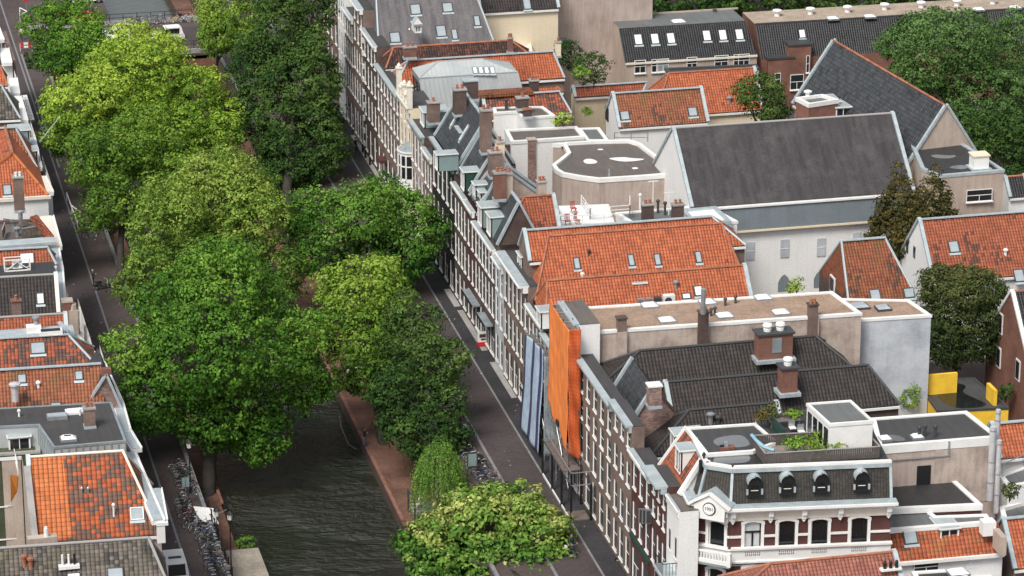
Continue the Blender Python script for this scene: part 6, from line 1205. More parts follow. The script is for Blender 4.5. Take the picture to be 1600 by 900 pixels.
def spire(name,label,pts,base,mat):
    L=[]
    for px,py,w_,h_,b in pts:
        for k in range(9):
            t=k/8; q=at(px,py-h_*.5+h_*t,b); r_=(.12+.88*t**.8)*w_/17.0*.8; L.append((tuple(np.array(q)+rng.normal(0,.12,3)),(r_,r_,h_/17/9*1.15+.15),.35+.3*rng.random()))
    tree(name,label,L,base,mat,leaf=.15,dens=42,trunk=.2,clump=.4,group=G2,up=.6,branches=2)
spire('bronze_conifer','bronze green conifer with two pointed tops against the white hall wall',[(1404,325,56,115,284),(1461,315,46,100,279),(1384,345,34,70,283),(1432,345,50,80,281),(1474,335,34,60,279)],tuple(G(1420,430)),M['lf_brown'])
def birch():
    base=tuple(G(1490,640)); L=lobeset(1500,490,66,70,263,.6,14,seed=64,sub=.36,grad=.2)+lobeset(1465,455,35,38,264,.75,5,seed=74)+lobeset(1540,450,34,36,262,.7,5,seed=84)+lobeset(1470,540,42,40,262,.35,6,seed=94)+lobeset(1530,540,40,38,262,.35,6,seed=95)
    B=tree('birch_tree','drooping olive birch with a thin white trunk beside the blotchy grey end wall',L,base,M['lf_olive'],leaf=.12,dens=85,trunk=.16,clump=.5,group=G2,up=-.1,fill=.4)
birch()
def bush(name,label,px,py,rx,ry,b,mat,tint=.5,cat='bush',group=None,seed=1,leaf=.11,n=5):
    q=at(px,py,b); L=lobeset(px,py,rx,ry,b,tint,n,seed=seed,sub=.5); base=(q.x,q.y,q.z-ry/17*1.05)
    B=thing(name,base,label,cat,group); c,n_,s_,t_=crown_pts(L,45,leaf,.28,.4); me=leafmesh('foliage',c-np.array(base),n_,s_,t_,mat); o=bpy.data.objects.new('foliage',me); C.objects.link(o); o.parent=B
    mb=MB()
    for i in range(5): mb.tube([Vector(base),Vector(base)+Vector((random.uniform(-.4,.4)*rx/17,random.uniform(-.3,.3)*rx/17,ry/17))],[.04,.015],M['bark'],5)
    part('stem',mb,B)
GB='bushes in the back gardens'
bush('ivy_bush','dark ivy mass against the beige apartment building',928,108,32,30,333,M['lf_dark'],.35,group=GB,seed=1)
bush('ivy_bush','dark ivy on the garden wall left of the beige apartment building',890,88,28,24,338,M['lf_dark'],.2,group=GB,seed=2)
bush('garden_bush','bright green round bush in the garden by the cream house',909,113,16,10,330,M['lf_deep'],.9,group=GB,seed=3)
bush('garden_bush','yellow green bush between the flat roofs beside the long red roof',880,188,16,10,316,M['lf_yel'],.85,group=GB,seed=4)
bush('garden_bush','small bush behind the low wall below the orange strip roof',920,174,10,6,326,M['lf_mid'],.8,group=GB,seed=5)
bush('garden_bush','light green bush at the foot of the white hall wall',1245,448,16,10,270,M['lf_yel'],.6,group=GB,seed=6)
bush('garden_bush','green shrub at the end of the charcoal roof left of the yellow house',1392,602,12,14,252,M['lf_mid'],.8,group=GB,seed=7)
bush('garden_bush','leafy shrub against the yellow house front',1425,615,20,22,251,M['lf_mid'],.7,group=GB,seed=8)
bush('garden_bush','dark shrub behind the yellow parapet under the red brick house',1572,615,14,14,256,M['lf_dark'],.4,group=GB,seed=9)
bush('wharf_bush','low green bush growing out of the quay beside the pale stone wharf',384,848,15,10,253.5,M['lf_deep'],.6,seed=10)
bush('potted_bush','clipped dark bush in front of the brown brick facade, upper one of the pair',915,790,6,9,249,M['lf_dark'],.4,group='clipped bushes by the brick facade',seed=11,leaf=.07)
bush('potted_bush','clipped dark bush in front of the brown brick facade, lower one of the pair',922,804,6,9,246,M['lf_dark'],.4,group='clipped bushes by the brick facade',seed=12,leaf=.07)
bush('terrace_plants','mixed green and yellow shrubs inside the timber roof terrace',1285,692,40,13,221.3,M['lf_mid'],.75,group='roof terrace plants',seed=13,n=8)
bush('terrace_plants','dense low shrubs at the left end of the timber roof terrace bed',1243,694,17,12,221.0,M['lf_deep'],.7,group='roof terrace plants',seed=14)
bush('terrace_plants','ochre seeding grass clump at the right of the timber terrace bed',1325,690,17,12,221.0,M['lf_gold'],.85,group='roof terrace plants',seed=15)
bush('terrace_plants','orange brown dry plant at the corner of the green screen',1190,652,8,8,226.5,M['lf_brown'],.95,group='roof terrace plants',seed=16)
bush('terrace_plants','pale flowering shrub behind the green screened terrace',1205,640,11,9,227.5,M['lf_olive'],.8,group='roof terrace plants',seed=17)
bush('terrace_plants','bright green shrub at the far edge of the green screened terrace',1238,648,12,6,227.0,M['lf_deep'],.9,group='roof terrace plants',seed=18)
bush('palm_plant','small palm on the white terrace at the right edge',1578,768,12,14,222,M['lf_olive'],.7,seed=19)
# hedges and the wood beyond the long terrace (one mass)
L=[]
for i in range(46):
    px=1010+i*14; q=G(px,-12+(8 if i%3 else -6),3.0); L.append((tuple(q+Vector((0,random.uniform(0,4),0))),(2.6,2.4,random.uniform(2.2,3.8)),.35+.3*random.random()))
c,n_,s_,t_=crown_pts(L,16,.22,.5); me=leafmesh('hedge',c-c[0],n_,s_,t_,M['lf_dark']); o=bpy.data.objects.new('hedge',me); C.objects.link(o); o.location=c[0]; tag(o,'dark mass of garden greenery beyond the long gravel roof','greenery',kind='stuff')
# ---------------------------------------------------------------- bicycles
def bike_proto(fm):
    def ring(cx):
        mb=MB(); N=18
        mb.tube([(cx+.33*math.cos(2*math.pi*i/N),0,.34+.33*math.sin(2*math.pi*i/N)) for i in range(N+1)],.022,M['black'],5,cap=False)
        mb.tube([(cx+.305*math.cos(2*math.pi*i/N),0,.34+.305*math.sin(2*math.pi*i/N)) for i in range(N+1)],.012,M['steel'],4,cap=False)
        for i in range(4): a=math.pi*i/4; mb.tube([(cx-.3*math.cos(a),0,.34-.3*math.sin(a)),(cx+.3*math.cos(a),0,.34+.3*math.sin(a))],.006,M['steel'],3)
        return mb
    fr=MB(); m=M[fm]; r=.020
    for a,b in (((-.53,0,.34),(-.08,0,.30)),((-.08,0,.30),(-.25,0,.82)),((-.53,0,.34),(-.22,0,.74)),((-.08,0,.30),(.36,0,.72)),((-.23,0,.76),(.34,0,.84)),((.55,0,.34),(.34,0,.84)),((.34,0,.84),(.30,0,1.0))): fr.tube([a,b],r,m,6)
    fr.tube([(-.53+.36*math.cos(t),0,.34+.36*math.sin(t)) for t in (.4,.9,1.4,1.9,2.4,2.9)],.022,m,4); fr.tube([(.55+.36*math.cos(t),0,.34+.36*math.sin(t)) for t in (.6,1.1,1.6,2.1)],.022,m,4); fr.box((-.58,0,.74),(.38,.14,.03),M['steel']); fr.box((-.08,0,.3),(.2,.12,.05),M['dark'])
    hb=MB(); hb.tube([(.12,.29,1.02),(.24,.24,1.05),(.31,0,1.0),(.24,-.24,1.05),(.12,-.29,1.02)],.014,M['steel'],5)
    sd=MB(); sd.box((-.27,0,.86),(.25,.15,.06),M['black']); sd.box((-.17,0,.86),(.14,.06,.05),M['black'])
    return ring(-.53),ring(.55),fr,hb,sd
def make_bike(fm,extra=None):
    t=thing('bicycle',(0,0,0),'parked city bicycle','bicycle'); a,b,f,h,s=bike_proto(fm); lpart('wheel',a,t); lpart('wheel',b,t); lpart('frame',f,t); lpart('handlebar',h,t); lpart('saddle',s,t)
    if extra: e=MB(); e.box((.58,0,.95),(.34,.36,.26),M[extra]); lpart('front_crate',e,t)
    return t
M['blue']=plain('blue_paint',(.03,.08,.25),.4); M['pink']=plain('pink_paint',(.5,.12,.25),.4); M['orange']=plain('orange_paint',(.7,.25,.03),.4)
protos=[make_bike('black'),make_bike('black','wood'),make_bike('steel'),make_bike('blue'),make_bike('red'),make_bike('white'),make_bike('yellow','black')]
used=[False]*len(protos)
def place_bike(k,x,y,z,rz,label,group):
    o=protos[k] if not used[k] else copy_tree(protos[k]); used[k]=True
    o.location=(x,y,z); o.rotation_euler=(random.uniform(-.10,.10),0,rz); tag(o,label,'bicycle',group); return o
wt_=[0]*6+[1]*2+[2]*2+[3]*1+[4]*1
cn_={0:'black city bicycle',1:'black bicycle with a front crate',2:'grey bicycle',3:'blue bicycle',4:'red bicycle',5:'white bicycle',6:'yellow bicycle'}
def rowbikes(n,x0,y0,x1,y1,rz,where,group,jit=.15,ks=None):
    for i in range(n):
        t=(i+.5)/n; k=(ks[i] if ks else random.choice(wt_)); place_bike(k,x0+(x1-x0)*t+random.uniform(-jit,jit),y0+(y1-y0)*t,0.01,rz+random.uniform(-.3,.3)+(math.pi if random.random()<.4 else 0),cn_[k]+' '+where,group)
gl='bicycles parked along the west railing'; ql='in the crowded rack beside the west railing'
rowbikes(17,31.5,239.2,31.4,250.2,.15,ql,gl); rowbikes(8,30.8,249.5,30.5,255.5,.5,'leaning in the loose cluster by the white board',gl,.2,[5,0,0,4,1,0,0,2]); rowbikes(8,31.3,256.5,31.3,262.5,.2,'in the shade under the large plane tree',gl,.2)
gr_='bicycles parked beside the east carriageway'
rowbikes(11,56.2,251.0,55.7,260.2,.05,'in the row between willow and east carriageway',gr_,.12)
gt_='bicycles parked at the far left under the trees'
rowbikes(12,32.0,352,31.9,372,.2,'in the far row under the dark elm, upper left',gt_,.25); rowbikes(3,30.9,357,30.9,363,1.2,'standing apart on the far left pavement',gt_,.2)
gb_='bicycles against the far bridge railing'
for i,(x,k) in enumerate(((44.4,0),(45.4,0),(46.3,2),(47.6,0),(49.6,6),(50.7,5),(51.4,5))): place_bike(k,x,402.4,.06,random.uniform(-.3,.3),cn_[k]+(' against the far bridge railing' if k!=6 else ' with bright frame on the bridge'),gb_)
for i,(px,py) in enumerate(((150,345),(140,372),(156,332))): p=G(px,py); place_bike(0,p.x,p.y,.01,.3*i,cn_[0]+' in the deep shade by the grey gutter, left bank',gl)
# ---------------------------------------------------------------- people
def person(label,loc,rz,pose,top,legs,skin=(.45,.28,.2),hair=(.05,.035,.025),h=1.76):
    s=h/1.76
    J={'pel':(0,0,.95,.135),'ab':(0,0,1.12,.125),'ch':(0,-.01,1.32,.15),'nk':(0,0,1.50,.055),'hd0':(0,-.01,1.60,.085),'hd':(0,-.02,1.68,.095),'cr':(0,-.01,1.75,.07)}
    st={'stand':((.05,0),(-.05,0)),'walk':((.30,.05),(-.32,.12)),'ride':((.15,.0),(.3,.25))}[pose]
    for sg,nm,(fx,lift) in ((1,'l',st[0]),(-1,'r',st[1])):
        J['hip'+nm]=(sg*.10,0,.90,.095)
        if pose=='ride': J['kn'+nm]=(sg*.12,-.38,.62+lift*.3,.06); J['an'+nm]=(sg*.12,-.22,.22+lift,.04); J['to'+nm]=(sg*.12,-.42,.18+lift,.035)
        else: J['kn'+nm]=(sg*.11,-fx*.5-.03,.50,.062); J['an'+nm]=(sg*.11,-fx,.09+lift*.5,.042); J['to'+nm]=(sg*.12,-fx-.19,.035+lift*.4,.035)
        J['sh'+nm]=(sg*.19,0,1.43,.062)
        if pose=='ride': J['el'+nm]=(sg*.28,-.18,1.2,.042); J['wr'+nm]=(sg*.25,-.42,1.08,.03); J['pa'+nm]=(sg*.25,-.50,1.06,.03); dv=(0,-.06,-.02)
        elif pose=='stand' and sg<0: J['el'+nm]=(sg*.27,.03,1.16,.042); J['wr'+nm]=(sg*.18,-.22,1.28,.03); J['pa'+nm]=(sg*.14,-.28,1.36,.03); dv=(.01,-.02,.07)
        else: J['el'+nm]=(sg*.26,.05+fx*.2,1.15,.042); J['wr'+nm]=(sg*.27,-.06+fx*.5,.92,.03); J['pa'+nm]=(sg*.27,-.09+fx*.55,.84,.03); dv=(0,-.01,-.08)
        for i in range(5):
            o=(i-2)*.018; J['f%d'%i+nm]=(J['pa'+nm][0]+dv[0]+(o if i else sg*-.035),J['pa'+nm][1]+dv[1]*(1-.15*abs(i-2))+o*.6,J['pa'+nm][2]+dv[2]*(1 if i else .4),.0095)
    E=[('pel','ab'),('ab','ch'),('ch','nk'),('nk','hd0'),('hd0','hd'),('hd','cr')]
    for nm in 'lr': E+=[('pel','hip'+nm),('hip'+nm,'kn'+nm),('kn'+nm,'an'+nm),('an'+nm,'to'+nm),('ch','sh'+nm),('sh'+nm,'el'+nm),('el'+nm,'wr'+nm),('wr'+nm,'pa'+nm)]+[('pa'+nm,'f%d'%i+nm) for i in range(5)]
    ks=list(J); me=bpy.data.meshes.new('body'); me.from_pydata([tuple(c*s for c in J[k][:3]) for k in ks],[(ks.index(a),ks.index(b)) for a,b in E],[])
    ob=bpy.data.objects.new('tmp',me); C.objects.link(ob); md=ob.modifiers.new('s','SKIN'); sv=me.skin_vertices
    if not sv: 
        bpy.context.view_layer.objects.active=ob
    for i,k in enumerate(ks): me.skin_vertices[0].data[i].radius=(J[k][3]*s,J[k][3]*s*(.8 if k in('ch','ab','pel') else 1)); me.skin_vertices[0].data[i].use_root=(k=='pel')
    ob.modifiers.new('u','SUBSURF').levels=1; ob.modifiers['u'].render_levels=1
    dg=bpy.context.evaluated_depsgraph_get(); m2=bpy.data.meshes.new_from_object(ob.evaluated_get(dg)); bpy.data.objects.remove(ob); m2.name='body'
    mats=[plain('skin',skin,.6,var=.05),plain('shirt',top,.8,var=.1),plain('trousers',legs,.8,var=.1),plain('shoes',(.03,.03,.03),.6)]
    m2.materials.clear()
    for m in mats: m2.materials.append(m)
    for p in m2.polygons:
        c=p.center/s; hand=(c-Vector(J['pal'][:3])).length<.13 or (c-Vector(J['par'][:3])).length<.13
        p.material_index=0 if (c.z>1.5 or hand) else (3 if c.z<.11 and pose!='ride' else (2 if c.z<.97 else 1)); p.use_smooth=True
    B=thing('person',loc,label,'person',rz=rz); o=bpy.data.objects.new('body',m2); C.objects.link(o); o.parent=B
    hm=MB(); hm.lathe((0,.015*s,1.66*s),[(.098*s,0),(.108*s,.06*s),(.085*s,.115*s),(.03*s,.135*s)],plain('hair',hair,.8),10); lpart('hair',hm,B,smooth=True)
    fm=MB(); y=-.105*s
    for sx in (-.035,.035): fm.box((sx*s,y,1.685*s),(.02*s,.012*s,.01*s),M['black'])
    fm.box((0,y-.008,1.655*s),(.02*s,.03*s,.03*s),mats[0]); fm.box((0,y+.004,1.62*s),(.05*s,.01*s,.01*s),plain('lips',(.3,.1,.09),.6))
    for sx in (-.098,.098): fm.box((sx*s,-.01,1.66*s),(.015*s,.03*s,.05*s),mats[0])
    lpart('face',fm,B); return B
person('person in black top and blue jeans standing on the east wharf by the water',tuple(G(570,697,-3.3)),R(70),'stand',(.015,.015,.018),(.10,.16,.24))
person('person in pale top and dark trousers walking along the far left street',tuple(G(34,63,0)),R(-15),'walk',(.62,.52,.50),(.03,.035,.05))
pr_=G(556,241,0); person('person in black riding a bicycle along the east street, upper middle',(pr_.x,pr_.y,.12),R(10),'ride',(.012,.012,.015),(.02,.02,.025))
b=place_bike(0,pr_.x,pr_.y,.01,R(10)-math.pi/2,'black bicycle ridden by the person in black on the east street',None)
pr_=G(893,868,0); person('person in dark jacket riding a bicycle beside the seeding tree, bottom centre',(pr_.x,pr_.y,.12),R(15),'ride',(.02,.025,.035),(.03,.035,.05))
place_bike(0,pr_.x,pr_.y,.01,R(15)-math.pi/2,'black bicycle with white bags ridden beside the seeding tree',None)
sbm=MB()
for s_ in (-.24,.24): sbm.box((-.55,s_,.5),(.3,.12,.32),M['white'])
for o in list(C.objects):
    if o.get('label')=='black bicycle with white bags ridden beside the seeding tree': lpart('pannier',sbm,o)
person('person in black standing on the west street by the patched red roof house',tuple(G(134,528,0)),R(200),'walk',(.02,.02,.022),(.02,.02,.025))
person('person in dark coat beside a scooter in the shade of the west street',tuple(G(146,448,0)),R(100),'stand',(.025,.022,.022),(.02,.02,.03),hair=(.45,.33,.2))
# scooter
sc=thing('motor_scooter',tuple(G(160,452,0)),'dark motor scooter with pale shields in the shade of the west street','scooter',rz=R(20))
def wheel_mb(x,r=.22):
    mb=MB(); N=16; mb.tube([(x+r*math.cos(2*math.pi*i/N),0,r+.03+r*math.sin(2*math.pi*i/N)) for i in range(N+1)],.055,M['black'],6,cap=False); mb.tube([(x,-.03,r+.03),(x,.03,r+.03)],r*.6,M['steel'],10); return mb
lpart('wheel',wheel_mb(-.6),sc); lpart('wheel',wheel_mb(.6),sc)
mb=MB(); mb.tube([(-.85,0,.62),(-.6,0,.68),(-.2,0,.62),(-.15,0,.35),(.3,0,.28),(.42,0,.5),(.42,0,.95)],[.08,.17,.16,.13,.12,.13,.08],M['dark'],8); mb.box((.5,0,.7),(.06,.34,.5),M['white']); lpart('body',mb,sc,smooth=False)
mb=MB(); mb.box((-.4,0,.8),(.62,.26,.1),M['black']); lpart('seat',mb,sc); mb=MB(); mb.tube([(.36,.32,1.05),(.43,0,1.0),(.36,-.32,1.05)],.02,M['steel'],6); lpart('handlebar',mb,sc)
# ---------------------------------------------------------------- vehicles
def car(name,label,p,rz,body,l=4.3,w_=1.75,h=1.45,van=False,hatch=None):
    B=thing(name,(p[0],p[1],.012),label,'van' if van else 'car',rz=rz); mb=MB(); hw=w_/2; m=M[body]; hl=l/2
    prof=[(-hl,.35),(-hl,.8),(-hl+.12,.92),(-hl+.35,h-.05),(-hl+.7,h),(hl-1.6 if van else hl-1.9,h),(hl-1.0,h*.68),(hl-.2,h*.6),(hl,.55),(hl,.35)]
    def sec(k): return [(x,z) for x,z in prof]
    L_=[Vector((x,-hw*(.86 if z>.95 else 1),z)) for x,z in prof]; R_=[Vector((x,hw*(.86 if z>.95 else 1),z)) for x,z in prof]
    mb.poly(L_,m); mb.poly(R_[::-1],m)
    for i in range(len(prof)-1): mb.poly([L_[i],L_[i+1],R_[i+1],R_[i]],m)
    lpart('body',mb,B)
    g=MB(); y=hw*.75
    a,b_=Vector((-hl+.14,0,.95)),Vector((-hl+.33,0,h-.12)); o=Vector((-.02,0,.01)); g.poly([a+o+Vector((0,-y,0)),a+o+Vector((0,y,0)),b_+o+Vector((0,y*.95,0)),b_+o+Vector((0,-y*.95,0))],M['glassd']); lpart('rear_window',g,B)
    g=MB(); x0=(hl-1.6 if van else hl-1.9); a,b_=Vector((x0+.08,0,h-.06)),Vector((hl-1.05,0,h*.7)); o=Vector((.02,0,.03)); g.poly([a+o+Vector((0,-y,0)),a+o+Vector((0,y,0)),b_+o+Vector((0,y,0)),b_+o+Vector((0,-y,0))],M['glassd']); lpart('windscreen',g,B)
    for s_ in (-1,1):
        g=MB(); yy=s_*(hw*.87+.01); g.poly([(-hl+.6,yy,h-.12),(x0-.1,yy,h-.12),(hl-1.25,yy*1.1,h*.7),(-hl+.5,yy*1.1,.98)],M['glassd']); lpart('side_window',g,B)
        g=MB(); g.box((-hl-.01,s_*(hw-.14),.75),(.05,.16,.3),M['red']); lpart('tail_light',g,B)
        g=MB(); g.box((hl-.8,s_*(hw+.1),.98),(.12,.16,.12),M['black']); lpart('wing_mirror',g,B)
        for x in (-hl+.75,hl-.85):
            g=MB(); g.tube([(x,s_*(hw-.18),.32),(x,s_*(hw+.01),.32)],.32,M['black'],16); g.tube([(x,s_*(hw),.32),(x,s_*(hw+.03),.32)],.2,M['steel'],12); lpart('wheel',g,B)
    if hatch: g=MB(); g.box((-hl-.02,0,.72),(.06,w_-.3,.36),M[hatch]); lpart('tailgate',g,B); g=MB(); g.box((-.9,0,h+.03),(.35,1.0,.05),M['dark']); lpart('roof_vent',g,B)
    return B
c_=G(275,893,0); car('parked_car','white van with red tailgate parked on the west carriageway at the bottom edge',(28.1,241.5),math.pi/2,'white',4.6,1.85,1.95,True,'red')
car('parked_car','white van seen on the far bridge above the yellow green tree',tuple(G(262,64,0))[:2],R(185),'white',3.9,1.75,1.8,True)
car('parked_car','white car half hidden at the left end of the bridge',tuple(G(180,62,0))[:2],R(170),'white')
car('parked_car','white car parked at the top left beyond the round road sign',tuple(G(136,4,0))[:2],R(10),'white')
car('parked_car','red car with white roof rack behind the white barrier, top left',tuple(G(122,33,0))[:2],R(15),'red')
# ---------------------------------------------------------------- street furniture
def lamp(x,y,z,label,h=4.2,group='street lamps'):
    B=thing('street_lamp',(x,y,z),label,'street lamp',group); mb=MB(); mb.tube([(0,0,0),(0,0,.6),(0,0,.62),(0,0,h)],[.13,.10,.06,.045],M['black'],8); mb.tube([(0,0,h*.66),(0,0,h*.66+.05)],.09,M['black'],8); lpart('post',mb,B)
    mb=MB(); mb.lathe((0,0,h),[(.12,0),(.16,.03),(.24,.5)],M['lampglass'],6); lpart('lantern_glass',mb,B)
    mb=MB(); mb.lathe((0,0,h+.5),[(.30,0),(.27,.06),(.12,.2),(.05,.26),(.03,.36)],M['black'],6)
    for i in range(6): t=2*math.pi*i/6; mb.tube([(.13*math.cos(t),.13*math.sin(t),h),(.25*math.cos(t),.25*math.sin(t),h+.5)],.014,M['black'],4)
    lpart('lantern_cap',mb,B); return B
M['lampglass']=plain('lantern_glass',(.75,.72,.66),.3)
lamp(32.55,240.9,0,'black street lamp with a lantern beside the iron posts above the pale wharf',4.6)
lamp(31.6,257.5,0,'black street lamp under the large plane tree behind the two grey sign plates',4.0)
lamp(32.3,246.8,0,'short lamp post with a white globe head among the railing posts',2.4)
lamp(55.6,262.6,0,'street lamp on the east pavement edge beside the dark elm',4.2)
for i in range(9):
    y=239.5+i*1.9; mb=MB(); mb.tube([(32.42,y,0),(32.42,y,1.15)],.06,M['black'],7); mb.lathe((32.42,y,1.15),[(.07,0),(.08,.05),(.03,.12)],M['black'],7); solo('bollard',mb,'black iron post in the row along the west canal edge near the bottom','bollard','iron posts along the west canal edge',at=(32.42,y,0))
mb=MB(); mb.bar((32.42,239.5,.95),(32.42,254.7,.95),.04,.04,M['black']); mb.bar((32.42,239.5,.5),(32.42,254.7,.5),.03,.03,M['black']); solo('railing',mb,'thin iron rail linking the black posts along the west canal edge','railing')
# two plate sign, white board
B=thing('sign_post',tuple(G(291,790,0)),'post with two upright grey sign plates among bicycles, lower left','sign')
mb=MB(); mb.tube([(0,0,0),(0,0,2.6)],.04,M['steel'],6); lpart('post',mb,B)
for x in (-.17,.17): mb=MB(); mb.box((x,-.05,2.1),(.26,.04,.85),M['teal']); lpart('sign_plate',mb,B)
B=thing('awning_board',tuple(G(320,845,0)),'tilted white board on green poles above the bicycles, lower left','board')
c=at(321,805,251.5)-B.location; mb=MB(); mb.poly([c+Vector((-.85,.9,.5)),c+Vector((.75,.7,.25)),c+Vector((.95,-.9,-.45)),c+Vector((-.55,-.6,-.15))],M['white']); mb.poly([c+Vector((-.85,.9,.45)),c+Vector((.75,.7,.2)),c+Vector((.95,-.9,-.5)),c+Vector((-.55,-.6,-.2))],M['white'])
for x,z in ((.35,-.12),(.42,-.22)): mb.disc(c+Vector((x,-.1+(-.3 if z<-.2 else 0),z+.22)),.08,M['dark'],8)
lpart('panel',mb,B)
for k,(x,y) in enumerate(((-.6,.8),(.8,-.8))): mb=MB(); mb.tube([(c.x+x*.5,c.y+y,-.0),(c.x+x,c.y+y,c.z+.3*(1 if k==0 else -1.2))],.04,M['green'],6); lpart('pole',mb,B)
mb=MB(); mb.tube([(c.x+.5,c.y-.2,c.z-.1),(c.x+1.9,c.y+1.2,c.z-.2)],.03,M['steel'],5); lpart('brace',mb,B)
# red and white barrier, round sign, white frame barrier
B=thing('traffic_barrier',tuple(G(41,80,0)),'red and white striped barrier board on the far left pavement','barrier')
for zz in (.55,.95):
    mb=MB()
    for i in range(3): mb.box((-.52+i*.52,0,zz),(.52,.05,.26),M['red'] if i!=1 else M['white'])
    lpart('barrier_board',mb,B)
for x in (-.7,.7): mb=MB(); mb.box((x,0,.5),(.06,.08,1.0),M['white']); lpart('leg',mb,B)
B=thing('road_sign',tuple(G(42,28,0)),'round red no entry sign with a white bar on a pole, top left','sign'); mb=MB(); mb.tube([(0,0,0),(0,0,2.7)],.04,M['steel'],6); lpart('post',mb,B); mb=MB(); mb.disc((0,-.06,2.5),.42,M['red'],24,nrm=(0,-1,0),h=.03); mb.box((0,-.09,2.5),(.6,.02,.15),M['white']); lpart('sign_disc',mb,B)
def frameb(label,pts,z=1.0):
    B=thing('barrier_frame',tuple(G(*pts[0],z))[:2]+(0,),label,'barrier'); P=[G(x,y,z) for x,y in pts]; mb=MB()
    for a,b in zip(P,P[1:]): mb.tube([a,b],.06,M['white'],6)
    part('top_rail',mb,B)
    for p in P: mb=MB(); mb.tube([(p.x,p.y,0),p],.04,M['white'],6); part('post',mb,B)
frameb('white tubular barrier in the shade on the west pavement',[(104,301),(121,348),(127,333),(112,321)],.9)
frameb('white crossed barrier frame at the top left beside the red car',[(31,12),(31,24),(42,18),(31,12)],1.0)
# flagpole over the west street
mb=MB(); mb.tube([G(62,222,8.2),G(93,183,12.0)],.05,M['white'],6); solo('flagpole',mb,'bare white flagpole slanting over the west street from a house front','flagpole')
# bollards
for px,py in ((552,207),(567,238),(571,247),(578,258),(543,183)):
    p=G(px,py); mb=MB(); mb.tube([p,p+Vector((0,0,.85))],.11,M['black'],7); mb.lathe((p.x,p.y,.85),[(.12,0),(.08,.08)],M['black'],7); solo('bollard',mb,'short dark bollard on the upper east street near the cyclist in black','bollard','bollards on the upper east street',at=p)
for px,py in ((41,88),(44,97),(46,107)):
    p=G(px,py); mb=MB(); mb.lathe((p.x,p.y,0),[(.25,0),(.3,.25),(.22,.5),(.05,.58)],M['black'],8); solo('bollard',mb,'squat dark stone bollard on the far left pavement','bollard','squat bollards on the far left pavement',at=p)
mb=MB(); p=G(748,722,0); mb.lathe((p.x,p.y,0),[(.42,0),(.45,.5),(.30,.62)],M['black'],12); solo('litter_bin',mb,'squat black round bin on the east pavement above the bicycle row','bin',at=p)
for px,py in ((728,697),(738,745)):
    p=G(px,py); B=thing('notice_board',tuple(p),'dark framed notice board '+('beside the elm on the east pavement' if px<735 else 'standing at the head of the east bicycle row'),'board'); mb=MB(); mb.box((0,0,1.5),(.9,.1,1.5),M['dark']); lpart('frame',mb,B); mb=MB(); mb.box((0,-.06,1.55),(.7,.03,1.1),M['teal']); lpart('panel',mb,B)
    for x in (-.4,.4): mb=MB(); mb.box((x,0,.4),(.07,.07,.8),M['dark']); lpart('leg',mb,B)
# sandwich board with red base near the pavement
B=thing('sandwich_board',tuple(G(754,541,0)),'white pavement sign with dark pictures and a red base, beside the shop fronts','sign'); mb=MB(); mb.box((0,0,.95),(.9,.08,1.0),M['white']); lpart('panel',mb,B); mb=MB(); mb.box((0,-.05,1.05),(.6,.02,.35),M['dark']); mb.box((.1,-.05,.7),(.5,.02,.15),M['black']); lpart('picture',mb,B); mb=MB(); mb.box((0,0,.25),(1.0,.4,.4),M['red']); lpart('base',mb,B)
# hanging shop sign SPAR-like plate as read in the photo and double sign box below
B=thing('hanging_sign',(61.9,239.3,5.6),'pale green grey hanging shop sign with dark handwritten letters on the brick facade','sign'); p=VP(976,831,(0,240.2,0),0); B.location=p
mb=MB(); mb.box((0,0,0),(1.0,.08,.85),M['teal2'] if 'teal2' in M else M.setdefault('teal2',plain('pale_sign_green',(.42,.50,.49),.5))); lpart('panel',mb,B)
def text(s_,par,loc,size,mat,rz=0.0,tilt=0.0,name='lettering'):
    tc=bpy.data.curves.new(name,'FONT'); tc.body=s_; tc.size=size; tc.align_x='CENTER'; tc.align_y='CENTER'; tc.extrude=.008
    to=bpy.data.objects.new('tmp',tc); C.objects.link(to); dg=bpy.context.evaluated_depsgraph_get(); me=bpy.data.meshes.new_from_object(to.evaluated_get(dg)); bpy.data.objects.remove(to); me.name=name; me.materials.clear(); me.materials.append(mat)
    o=bpy.data.objects.new(name,me); C.objects.link(o); o.parent=par; o.location=loc; o.rotation_euler=(math.pi/2+tilt,0,rz); return o
text('SPAI',B,(-.08,-.06,-.02),.36,M['dark']); mb=MB(); mb.bar((0,0,.5),(.75,0,.5),.04,.04,M['black']); lpart('bracket',mb,B)
B=thing('sign_box',(62,236,3),'double pale light box sign in black frames at the foot of the brick facade','sign'); p=VP(972,885,(0,236.5,0),0); B.location=p; mb=MB(); mb.box((0,0,0),(1.15,.14,1.5),M['black']); lpart('frame',mb,B)
for z in (-.36,.36): mb=MB(); mb.box((0,-.08,z),(.95,.03,.58),M['teal2']); lpart('panel',mb,B)
text('&',B,(.28,-.1,-.36),.3,M['dark']); mb=MB(); mb.box((.62,0,.3),(.3,.06,.06),M['black']); lpart('bracket',mb,B)
# canopies over shop fronts
for (px,py,b,l_,d_,m,lab) in ((706,452,289.5,4.6,.8,'zincd','grey flat canopy over the shop beside the rounded green tree'),(722,480,283.6,3.6,.8,'zincd','grey flat canopy in the shade below the long dark brick house'),(808,575,264.5,4.5,1.0,'lead','pale flat canopy beside the striped scaffold cloth')):
    mb=MB(); mb.box((A0-d_/2-.05,b,3.25),(d_,l_,.14),M[m]); mb.box((A0-d_-.02,b,3.2),(.06,l_,.26),M['dark']); solo('shop_canopy',mb,lab,'canopy',at=(A0,b,3.25))
mb=MB(); mb.box((A0-.5,333.5,3.0),(.7,1.8,.35),M['b_wine']); solo('shop_canopy',mb,'small dark red awning on the upper east street near the cyclist','canopy')
